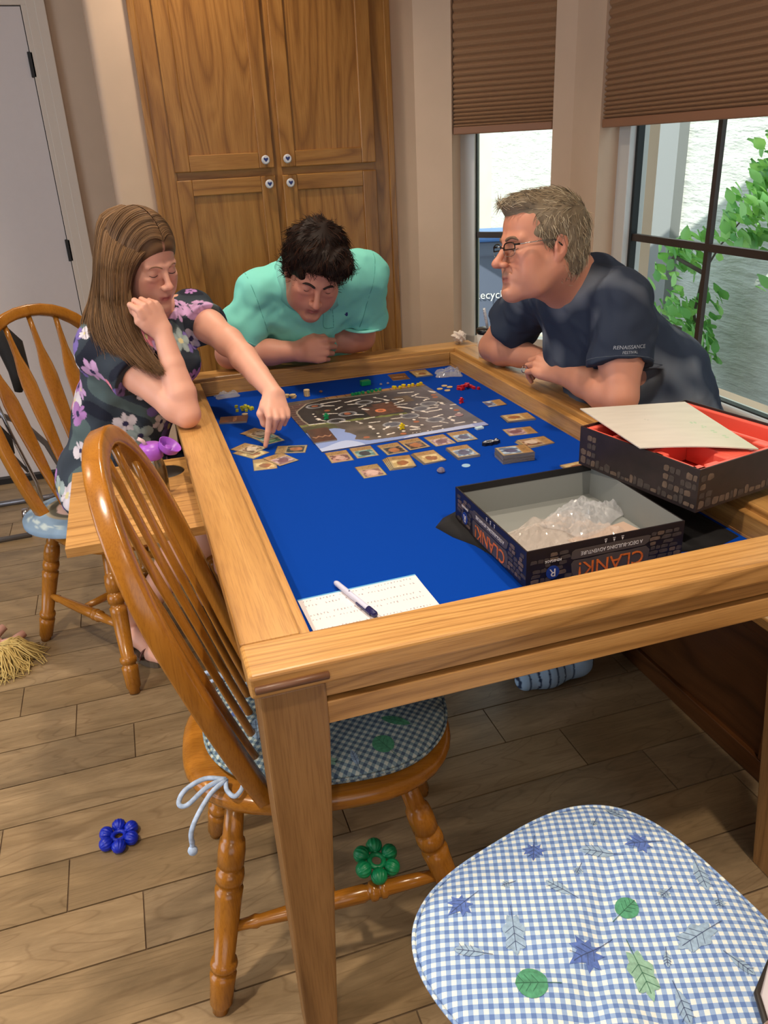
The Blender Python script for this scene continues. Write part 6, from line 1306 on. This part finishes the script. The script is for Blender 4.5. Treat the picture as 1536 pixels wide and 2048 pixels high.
# strands combed from the parting over the far side and back of the head
Pp, Cc = [], []
for i in range(1200):
    y0 = rs.uniform(-.075, .089); sdn = -1 if rs.rand() < (.8 if y0 < .03 else .5) else 1; th = np.linspace(.02, 1.9 if y0 < .02 else (1.65 if sdn > 0 else 1.25), 12); bk = np.linspace(0, 1, 12)*(-.03 if y0 > 0 else -.02)
    rx_, rz_ = .0860+rs.rand()*.003, .0975+rs.rand()*.003; yy = y0+bk; shr = np.sqrt(np.clip(1-((yy+.010)/.107)**2, .05, 1)); Pl = np.stack([sdn*np.sin(th)*rx_*shr+.004, yy, .052+np.cos(th)*rz_*shr], 1)
    Pp.append(A_([HG.w(p) for p in Pl])); Cc.append((hb1, hb2, hb3)[rs.choice(3)]*rs.uniform(.85, 1.2))
V, F, C = strands(A_(Pp), .0010, A_(Cc), .7); o = put('hair_strands', npmesh('hair_strands', V, F, hairM, C), gw); o['kind'] = 'stuff'
def tufts(cap, V, F, H, n, ln, dirf, rad, cols, seed, root, lift=.35, nseg=6, name='hair_strands', filt=None, hmat=None):
    r = np.random.RandomState(seed); fc = V[F].mean(1); nn = np.cross(V[F[:, 1]]-V[F[:, 0]], V[F[:, 2]]-V[F[:, 0]]); nn /= np.linalg.norm(nn, axis=1)[:, None]+1e-12; ok = np.arange(len(F))
    if filt is not None: ok = ok[filt(H.loc(fc))]
    # outward normals
    s_ = np.sign(((fc-H.w((0, -.01, .02)))*nn).sum(1)); nn *= s_[:, None]; ix = r.choice(ok, n); P0 = fc[ix]+r.normal(size=(n, 3))*.0015; N = nn[ix]; X = H.loc(P0); D = dirf(X, r)@H.R.T; D -= N*(D*N).sum(1)[:, None]; D /= np.linalg.norm(D, axis=1)[:, None]+1e-9
    L_ = ln*r.uniform(.6, 1.2, n); t = np.linspace(0, 1, nseg); side = np.cross(N, D)*r.normal(size=(n, 1))*.25
    P = P0[:, None]-N[:, None]*.003+D[:, None]*(L_[:, None]*t)[..., None]+N[:, None]*(lift*L_[:, None]*(t*(1-t*.8)))[..., None]+side[:, None]*(L_[:, None]*t*t)[..., None]
    c = A_(cols)[r.choice(len(cols), n)]*r.uniform(.8, 1.2, (n, 1)); V2, F2, C2 = strands(P, rad, c, .3); o = put(name, npmesh(name, V2, F2, hmat or hairM, C2), root); o['kind'] = 'stuff'; return o
# ---------------------------------------------------------------- the older man
HO = Head((.9884, 1.8455, 1.1951), [[.0098, .9886, -.15], [-.9999, .0113, .009], [.0105, .1499, .9886]], 1.02, dict(jaw=1.06, nose=1.05, cheek=1.05, male=1., fold=1))
gm = empty('person', (1.42, 1.83, .455), label='older man with grey hair and glasses in a faded navy T-shirt, arms crossed', cat='person')
k = Sculpt(); HO.build(k); shL, elL, wrL = A_([1.165, 1.745, 1.045]), A_([1.125, 1.665, .842]), A_([1.090, 1.885, .855]); shR, elR, wrR = A_([1.135, 2.12, 1.035]), A_([1.078, 2.305, .842]), A_([1.13, 2.09, .845])
nk = A_([1.125, 1.885, 1.085]); k.cone(HO.w((0, -.040, -.05)), .060, nk+A_([-.02, 0, 0]), .060, .03); k.cone(HO.w((0, .01, -.075)), .040, nk+A_([-.025, 0, -.025]), .048, .03); k.ell(HO.w((0, .045, -.100)), A_([.036, .032, .014]), HO.R, .02)
def arm2(k, sh, el, wr, r):
    k.chain([sh, sh*.5+el*.5, el], r[0:3], .03); fa = wr-el; k.cone(el, r[2]*.96, el+fa*.22, r[3], .012); k.chain([el+fa*.22, el+fa*.6, wr], r[3:6], .012)
arm2(k, shL, elL, wrL, [.062, .054, .045, .051, .040, .031]); arm2(k, shR, elR, wrR, [.062, .054, .045, .050, .040, .031])
pel, mid, chs = A_([1.43, 1.83, .60]), A_([1.32, 1.84, .80]), A_([1.20, 1.90, .955]); k.chain([pel, mid, chs, nk], [.12, .11, .10, .07], .05); k.cone(shL, .05, nk, .05, .04); k.cone(shR, .05, nk, .05, .04)
tl, _ = handprims(k, wrL, A_([1.055, 1.985, .872])-wrL, (-.45, -.35, .80), 1, 1.06, [(38, 48, 26), (34, 50, 28), (32, 50, 28), (30, 48, 26)], [(.025, .032, -.012), (.050, .048, -.018), (.075, .044, -.026), (.094, .036, -.034)])
tr_, _ = handprims(k, wrR, A_([1.17, 2.0, .85])-wrR, (-.2, .1, .95), -1, 1.03, [(25, 30, 20)]*4, [(.025, .032, -.012), (.050, .048, -.018), (.075, .050, -.020), (.094, .046, -.024)])
V, F = k.mesh(.0024); V, F = biggest(V, F)
def oldx(X, C, g):
    m = (g((0, .098, -.058), (.026, .02, .0065))*.6)[:, None]; C = C*(1-m)+L(112, 98, 88)*m; b = (g((0, .09, -.09), (.035, .03, .03))*.12)[:, None]; C = C*(1-b)+L(130, 110, 100)*b; f = (g((0, .08, .045), (.05, .04, .03))*.3)[:, None]; return C*(1-f)+L(214, 128, 92)*f
C = paint_skin(HO, V, L(200, 138, 112), L(160, 92, 80), L(190, 92, 78), oldx); put('body', npmesh('body', V, F, skinM, C), gm); facebits(HO, gm, k, plain('brow_grey', srgb(112, 88, 68), .8), lash, .0036)
# grey hair
cp_ = Sculpt(); cp_.ell(HO.w((0, -.018, .040)), A_([.085, .104, .089])*1.02, HO.R, .02); cp_.ell(HO.w((0, -.045, -.02)), A_([.076, .066, .075])*1.02, HO.R, .03); cp_.ell(HO.w((.0, .045, .095)), A_([.055, .050, .026])*1.02, HO.R, .02)
cp_.ell(HO.w((0, .118, -.012)), A_([.095, .070, .090])*1.02, HO.R, .006, True); cp_.ell(HO.w((0, .062, -.085)), A_([.092, .080, .080])*1.02, HO.R, .01, True)
for x in (-1, 1): cp_.ell(HO.w((x*.088, -.004, -.012)), A_([.022, .021, .036])*1.02, HO.R, .004, True)
cp_.fx = wrinkle(.0012, 190, 4); V, F = cp_.mesh(.0034); V, F = biggest(V, F); gh = [L(176, 158, 128), L(140, 124, 100), L(204, 190, 162), L(108, 96, 80)]
put('hair', npmesh('hair', V, F, hairM, np.tile(L(124, 110, 90), (len(V), 1))), gm)
def dold(X, r):
    top = np.clip((X[:, 2]-.055)/.03, 0, 1)[:, None]; d1 = A_([.15, .75, .25])[None]*np.ones((len(X), 1)); d2 = np.stack([X[:, 0]*2, -.25+0*X[:, 1], -1+0*X[:, 2]], 1); return d1*top+d2*(1-top)+r.normal(size=X.shape)*.14
tufts(cp_, V, F, HO, 3600, .030, dold, .0010, gh, 3, gm, .30, filt=lambda X: ~((X[:, 1] > .044) & (X[:, 2] < .078)))
# T-shirt
s = Sculpt(); s.chain([pel+A_([.02, 0, -.03]), mid, chs, nk+A_([.02, 0, -.012])], [.165, .158, .135, .092], .06); s.cone(shL, .074, nk+A_([.01, 0, -.045]), .068, .06); s.cone(shR, .074, nk+A_([.01, 0, -.045]), .068, .06); s.ell(mid+A_([-.07, 0, -.03]), (.14, .17, .13), None, .06)
def sleeve(s, sh, el, f, ra, rb, arm_r):
    e = sh+(el-sh)*f; s.chain([sh, e, sh+(el-sh)*(f+.07)], [ra, rb, rb], .03); s.cut(e, el-sh, .13, .003); s.cone(e-(el-sh)*.10, arm_r, sh+(el-sh)*(f+.12), arm_r*1.02, .004, True)
sleeve(s, shL, elL, .66, .080, .074, .054); sleeve(s, shR, elR, .60, .080, .076, .054)
s.cone(nk+A_([-.040, 0, .03]), .058, HO.w((0, .01, -.10)), .070, .008, True); s.cut(pel+A_([0, 0, -.12]), (0, 0, -1), .4, .003)
w1w, w2w = wrinkle(.0052, 42, 5), wrinkle(.0018, 100, 6); s.fx = lambda P: w1w(P)+w2w(P); V, F = s.mesh(.0034); V, F = biggest(V, F)
nz = wrinkle(1, 17, 8)(V[:, None])[:, 0]+.6*wrinkle(1, 44, 9)(V[:, None])[:, 0]; m = np.clip((nz-.05)*.7, 0, 1)[:, None]; C = L(44, 52, 68)*(1-m)+L(112, 118, 128)*m; put('t_shirt', npmesh('t_shirt', V, F, clothM, C), gm)
put('neckband', MB().tube([Vector(nk+A_([-.014, 0, .016])+A_([.078*math.cos(a)-.002, .078*math.sin(a), .042*math.cos(a)])) for a in np.linspace(0, 6.283, 29)], .0065, 8, cap=False).mesh('neckband', True), gm, plain('band_navy', srgb(34, 40, 54), .85))
# sleeve lettering follows the sleeve surface
def wraptext(txt, size, o, right, up, out, s, root, mat, dz=.0012, sx=1.):
    me = textmesh(txt, size, .0001); o, right, up, out = A_(o, float), unit(right), unit(up), unit(out); n = len(me.vertices); co = np.zeros(n*3); me.vertices.foreach_get('co', co); co = co.reshape(-1, 3); P = o+right*co[:, :1]*sx+up*co[:, 1:2]; ts = np.linspace(.09, -.09, 181); D = np.stack([s.ev(P+out*t) for t in ts], 1); i = np.argmax(D < 0, 1); Z = P+out*(ts[i]+dz)[:, None]+out*co[:, 2:3]; me.vertices.foreach_set('co', Z.ravel()); me.materials.append(mat); put('lettering', me, root)
tprint = plain('shirt_print', srgb(150, 156, 166), .7)
sc_ = shL+(elL-shL)*.45+A_([-.01, 0, 0]); vo = unit(A_([-.32, -.93, .15])); rt_ = unit(np.cross(vo, A_([0, 0, 1]))*-1); up_ = np.cross(vo, rt_)*-1
up_ = up_ if up_[2] > 0 else -up_
for txt_, sz_, off in (('RENAISSANCE', .0125, .006), ('FESTIVAL', .0095, -.006)): wraptext(txt_, sz_, sc_+up_*off+rt_*.012, rt_, up_+rt_*.12, vo, s, gm, tprint)
nsm = plain('navy_seam', srgb(72, 80, 92), .9)
c = shL+(elL-shL)*.60; ax = unit(elL-shL); u_ = unit(np.cross(ax, [0, 1, .2])); v_ = np.cross(ax, u_); Q_ = []
for a in np.linspace(0, 6.283, 61): o_ = u_*math.cos(a)+v_*math.sin(a); ts = np.linspace(.13, .04, 91); D = s.ev(A_([c+o_*t for t in ts])); Q_.append(Vector(c+o_*(ts[np.argmax(D < 0)]+.0002)))
put('seam', MB().tube(Q_, .0011, 5).mesh('seam', True), gm, nsm)
# glasses
gf = plain('frame_dark', srgb(26, 22, 22), .25, metal=.3); gsil = plain('frame_silver', srgb(150, 150, 146), .25, metal=.9); lensm = GLASS
fr_ = MB(); rim2 = MB()
def lp_(x, z, sx): return HO.w((sx*.033+x, .101-.10*abs(sx*.033+x)**1.25*1.6, z-.004))
for sx in (-1, 1):
    pts = []
    for a in np.linspace(0, 6.283, 33): c_, s_ = math.cos(a), math.sin(a); e = 3.2; r_ = 1/((abs(c_)**e+abs(s_)**e)**(1/e)); pts.append(Vector(lp_(r_*c_*.0255, r_*s_*.0155, sx)))
    top = [p for p, a in zip(pts, np.linspace(0, 6.283, 33)) if math.sin(a) > -.15]; fr_.tube(top, .0017, 6); rim2.tube(pts, .0007, 6, cap=False); hin = HO.w((sx*.064, .086, .006)); ear = HO.w((sx*.079, .004, .010)); ear2 = HO.w((sx*.081, -.022, -.012))
    rim2.tube([Vector(hin), Vector(HO.w((sx*.0765, .045, .009))), Vector(ear)], [(.0012, .0030)]*3, 6); fr_.tube([Vector(lp_(.0255*sx, .010, sx)), Vector(hin)], .0024, 6); fr_.tube([Vector(ear), Vector(ear2)], .0022, 6)
fr_.tube([Vector(lp_(-.024, .004, 1)), Vector(HO.w((0, .106, .003))), Vector(lp_(.024, .004, -1))], .0014, 6)
g_ = put('glasses', fr_.mesh('glasses', True), gm, gf); o = put('temple_arms', rim2.mesh('temple_arms', True), gm, gsil); o.location = -gm.location; o['label'] = 'silver temple arms'
for sx in (-1, 1):
    pts = [tuple(lp_(math.cos(a)*.0245, math.sin(a)*.0148, sx)) for a in np.linspace(0, 6.283, 24, endpoint=False)]; put('lens', MB().add(pts, [tuple(range(24))]).mesh('lens'), gm, lensm)
# ring, trousers, shoes
put('ring', MB().tube([Vector(A_([1.0300, 1.995, .848])+A_([.0105*math.cos(a), .004*math.cos(a), .0105*math.sin(a)])) for a in np.linspace(0, 6.283, 17)], .0013, 6, cap=False).mesh('ring', True), gm, chm)
def trousers(root, pel_, legs, col, rr=(.155, .105, .08, .065), seed=3):
    s = Sculpt()
    for kn_, an in legs: s.chain([pel_, pel_*.35+kn_*.65, kn_], [rr[0], rr[1], rr[2]], .03); s.chain([kn_, kn_*.4+an*.6, an+A_([0, 0, .0])], [rr[2], rr[3], rr[3]*.95], .02); s.cut(an-A_([0, 0, .02]), (0, 0, -1), .1)
    s.fx = wrinkle(.003, 30, seed); V, F = s.mesh(.007); put('trousers', npmesh('trousers', V, F, clothM, np.tile(col, (len(V), 1))), root)
trousers(gm, pel+A_([.0, 0, -.0]), [(A_([1.06, 1.72, .50]), A_([1.08, 1.70, .12])), (A_([1.06, 1.98, .50]), A_([1.06, 1.99, .12]))], L(40, 44, 58))
shw = plain('shoe_blue_white', srgb(150, 176, 200), .5); shd = plain('shoe_dark', srgb(30, 34, 44), .5)
for an, f_ in ((A_([1.07, 1.70, .0]), unit(A_([-.98, -.08, 0]))), (A_([1.05, 1.99, .0]), unit(A_([-.98, .1, 0])))):
    s = Sculpt(); s.cone(an+A_([0, 0, .045]), .043, an+f_*.10+A_([0, 0, .040]), .043, .03); s.cone(an+f_*.10+A_([0, 0, .04]), .042, an+f_*.17+A_([0, 0, .034]), .032, .03); s.cone(an+A_([0, 0, .05]), .04, an+A_([0, 0, .10]), .04, .03); s.cut(an+A_([0, 0, .004]), (0, 0, -1), .4, .002); V, F = s.mesh(.005)
    q = (V-an)@f_; st2 = (np.abs((q*38) % 1-.5) < .10) & (q > .02); C = np.where((q > -.03)[:, None], L(150, 176, 200), L(30, 34, 44)); C = np.where(st2[:, None], L(44, 56, 80), C); put('shoe', npmesh('shoe', V, F, clothM, C), gm)
# ---------------------------------------------------------------- the young man
HY = Head((.5444, 2.4076, 1.1124), [[-.9799, .0346, .1967], [-.1424, -.8117, -.5665], [.14, -.5831, .8003]], 1.0, dict(jaw=1.04, nose=.98, cheek=1.06, male=1.))
gy = empty('person', (.58, 3.02, .455), label='young dark-haired man in a mint polo leaning on the far rail with folded arms', cat='person')
k = Sculpt(); HY.build(k); shR, elR, wrR = A_([.400, 2.635, 1.015]), A_([.292, 2.640, .842]), A_([.500, 2.535, .848]); shL, elL, wrL = A_([.745, 2.60, 1.05]), A_([.748, 2.668, .842]), A_([.56, 2.672, .84]); nk = A_([.568, 2.585, 1.085])
k.cone(HY.w((0, -.05, -.05)), .062, nk, .066, .03); k.cone(HY.w((0, .01, -.09)), .045, nk+A_([0, -.02, -.05]), .055, .04)
arm2(k, shR, elR, wrR, [.062, .056, .048, .050, .041, .030]); arm2(k, shL, elL, wrL, [.062, .056, .048, .050, .041, .030])
pel, mid, chs = A_([.58, 3.02, .60]), A_([.58, 2.87, .80]), A_([.57, 2.70, .955]); k.chain([pel, mid, chs, nk], [.12, .11, .10, .07], .05); k.cone(shL, .05, nk, .05, .04); k.cone(shR, .05, nk, .05, .04)
handprims(k, wrR, (.96, -.16, -.02), (-.10, -.93, .25), -1, 1.03, [(52, 70, 40), (58, 72, 42), (62, 74, 42), (64, 74, 42)], [(.025, .030, -.010), (.050, .042, -.018), (.080, .040, -.026), (.102, .026, -.034)])
handprims(k, wrL, (-.98, .05, .0), (0, .1, .99), 1, 1.0, [(20, 30, 20)]*4, [(.025, .032, -.012), (.050, .048, -.018), (.075, .050, -.020), (.094, .046, -.024)])
V, F = k.mesh(.0026); V, F = biggest(V, F)
def yx(X, C, g): m = (g((0, .090, -.085), (.045, .035, .028))*.28+g((0, .098, -.058), (.022, .02, .006))*.12)[:, None]; return C*(1-m)+L(92, 68, 58)*m
C = paint_skin(HY, V, L(210, 148, 126), L(172, 96, 88), L(200, 108, 94), yx); put('body', npmesh('body', V, F, skinM, C), gy); facebits(HY, gy, k, plain('brow_dark', srgb(44, 30, 24), .8), plain('lash_soft', srgb(84, 54, 44), .8), .0038, wide=.55)
cp_ = Sculpt(); cp_.ell(HY.w((0, -.018, .044)), A_([.094, .110, .096]), HY.R, .02); cp_.ell(HY.w((0, -.050, -.02)), A_([.080, .066, .075]), HY.R, .03); cp_.ell(HY.w((-.02, .055, .085)), A_([.070, .052, .036]), HY.R, .02)
cp_.ell(HY.w((0, .125, -.022)), A_([.100, .072, .092]), HY.R, .006, True); cp_.ell(HY.w((0, .062, -.088)), A_([.100, .085, .085]), HY.R, .01, True)
for x in (-1, 1): cp_.ell(HY.w((x*.090, -.004, -.020)), A_([.022, .021, .032]), HY.R, .004, True)
cp_.fx = wrinkle(.0042, 120, 4); V, F = cp_.mesh(.0034); V, F = biggest(V, F); hairD = vcol('hair_dark', .55, 0, 300, .12); put('hair', npmesh('hair', V, F, hairD, np.tile(L(30, 20, 16), (len(V), 1))), gy)
def dyng(X, r):
    a = np.arctan2(X[:, 1]+.03, X[:, 0]); rad_ = np.stack([np.cos(a), np.sin(a), -.5+0*a], 1); sw = np.stack([-np.sin(a*1+X[:, 2]*20), np.cos(a+X[:, 2]*20), 0*a], 1); return rad_+.5*sw*np.sin(X[:, 0]*60)[:, None]+r.normal(size=X.shape)*.18
tufts(cp_, V, F, HY, 4200, .034, dyng, .0011, [L(40, 26, 20), L(26, 17, 14), L(66, 40, 28), L(30, 20, 18)], 8, gy, .34, hmat=hairD, filt=lambda X: ~((X[:, 1] > .05) & (X[:, 2] < .055)))
# mint polo
s = Sculpt(); s.chain([pel+A_([0, .02, -.03]), mid, chs, nk+A_([0, .03, -.03])], [.175, .170, .148, .09], .06); s.cone(shL, .080, nk+A_([0, .03, -.045]), .075, .06); s.cone(shR, .072, nk+A_([0, .03, -.045]), .078, .06); s.ell(chs+A_([0, -.05, .0]), (.15, .09, .09), None, .05)
sleeve(s, shL, elL, .72, .084, .076, .056); sleeve(s, shR, elR, .68, .074, .078, .056)
s.cone(nk+A_([0, -.05, .01]), .070, HY.w((0, -.01, -.07)), .085, .008, True); s.cut(pel+A_([0, 0, -.12]), (0, 0, -1), .4, .003)
w1w2, w2w2 = wrinkle(.0052, 42, 15), wrinkle(.0018, 100, 16); s.fx = lambda P: w1w2(P)+w2w2(P); V, F = s.mesh(.0034); V, F = biggest(V, F); put('polo_shirt', npmesh('polo_shirt', V, F, clothM, np.tile(L(132, 222, 208), (len(V), 1))), gy)
mint = plain('mint_trim', srgb(142, 228, 216), .85)
for sh, el, f_, rb in ((shL, elL, .71, .0765), (shR, elR, .67, .0785)):
    c = sh+(el-sh)*f_; ax = unit(el-sh); u_ = unit(np.cross(ax, [0, 1, .2])); v_ = np.cross(ax, u_); put('sleeve_cuff', MB().tube([Vector(c+(u_*math.cos(a)+v_*math.sin(a))*(rb+.001)) for a in np.linspace(0, 6.283, 33)], [(.004, .011)]*33, 8, cap=False).mesh('sleeve_cuff', True), gy, mint)
# collar: folded band standing round the neck
cc = nk+A_([-.004, -.035, -.006]); cn = unit(A_([-.05, -.62, .45])); cu = A_([1, 0, 0]); cv = unit(np.cross(cn, cu)); cv = cv if cv[2] < 0 else -cv; vs = []; n = 40
for r_, h_ in ((.078, -.010), (.074, .022), (.079, .030), (.094, .012), (.110, -.020), (.105, -.022), (.088, .004)): 
    for a in np.linspace(-2.75, 2.75, n): vs.append(tuple(cc-cv*math.cos(a)*r_*1.05+cu*math.sin(a)*r_*1.1+cn*(h_-.012*(1-math.cos(a))*1)))
put('collar', MB().add(vs, [(j*n+i, j*n+i+1, (j+1)*n+i+1, (j+1)*n+i) for j in range(6) for i in range(n-1)]).mesh('collar', True), gy, mint)
def seam(s, root, mat, pts, r_=.0012, out=None):
    P = catmull(A_(pts), 40); ts = np.linspace(.10, -.10, 121); Q_ = []
    for p in P:
        o_ = unit(p-out) if out is not None else unit(A_([-.22, -.92, .30])); D = s.ev(A_([p+o_*t for t in ts])); Q_.append(Vector(p+o_*(ts[np.argmax(D < 0)]+.0002)))
    put('seam', MB().tube(Q_, r_, 5).mesh('seam', True), root, mat)
msm = plain('mint_seam', srgb(84, 172, 160), .9); oc = chs+A_([0, .05, .02])
for sh, sg in ((shR, -1), (shL, 1)):
    ax = unit(A_([sg, 0, -.25])); c = sh+ax*.012; pts = []
    u_ = unit(np.cross(ax, [0, 1, 0])); v_ = np.cross(ax, u_); pts = [c+(u_*math.cos(a)+v_*math.sin(a))*.085 for a in np.linspace(0, 6.283, 13)]
    P = catmull(A_(pts), 60); Q_ = []
    for p in P: o_ = unit(p-c); ts = np.linspace(.10, -.05, 91); D = s.ev(A_([c+o_*(.085+t) for t in ts])); Q_.append(Vector(c+o_*(.085+ts[np.argmax(D < 0)]+.0002)))
    put('seam', MB().tube(Q_, .0013, 5).mesh('seam', True), gy, msm)
seam(s, gy, msm, [(.612, 2.50, 1.00), (.618, 2.52, .96), (.622, 2.54, .915)]); seam(s, gy, msm, [(.582, 2.50, 1.0), (.586, 2.52, .96), (.590, 2.54, .915), (.622, 2.54, .913)])
# small navy emblem on the chest
def hugp(s, P, out): ts = np.linspace(.12, -.12, 241); D = s.ev(A_([P+out*t for t in ts])); return P+out*(ts[np.argmax(D < 0)]+.0012)
camv = unit(A_([-.22, -.92, .30])); ep = hugp(s, A_([.672, 2.56, .945]), camv); em = MB(); 
for (a, b, r_) in ((0, .004, .0035), (.001, -.003, .0045), (-.004, -.001, .002), (.004, .002, .002)): em.ball(tuple(ep+A_([a, 0, b])), r_, 8, 6, sc=(1, .3, 1))
put('chest_emblem', em.mesh('chest_emblem', True), gy, plain('emblem_navy', srgb(28, 44, 110), .7))
c4 = dup(ch, location=(.64, 2.92, 0), rotation_euler=(0, 0, math.radians(-90)), label='oak windsor chair hidden behind the young man in the mint polo')
trousers(gy, pel, [(A_([.46, 2.80, .50]), A_([.44, 2.86, .10])), (A_([.70, 2.80, .50]), A_([.72, 2.86, .10]))], L(84, 76, 64))
for an in (A_([.44, 2.87, 0]), A_([.72, 2.87, 0])):
    s = Sculpt(); s.cone(an+A_([0, .02, .045]), .042, an+A_([0, -.15, .036]), .036, .02); s.cut(an+A_([0, 0, .004]), (0, 0, -1), .4, .002); V, F = s.mesh(.007); put('shoe', npmesh('shoe', V, F, clothM, np.tile(L(44, 40, 38), (len(V), 1))), gy)
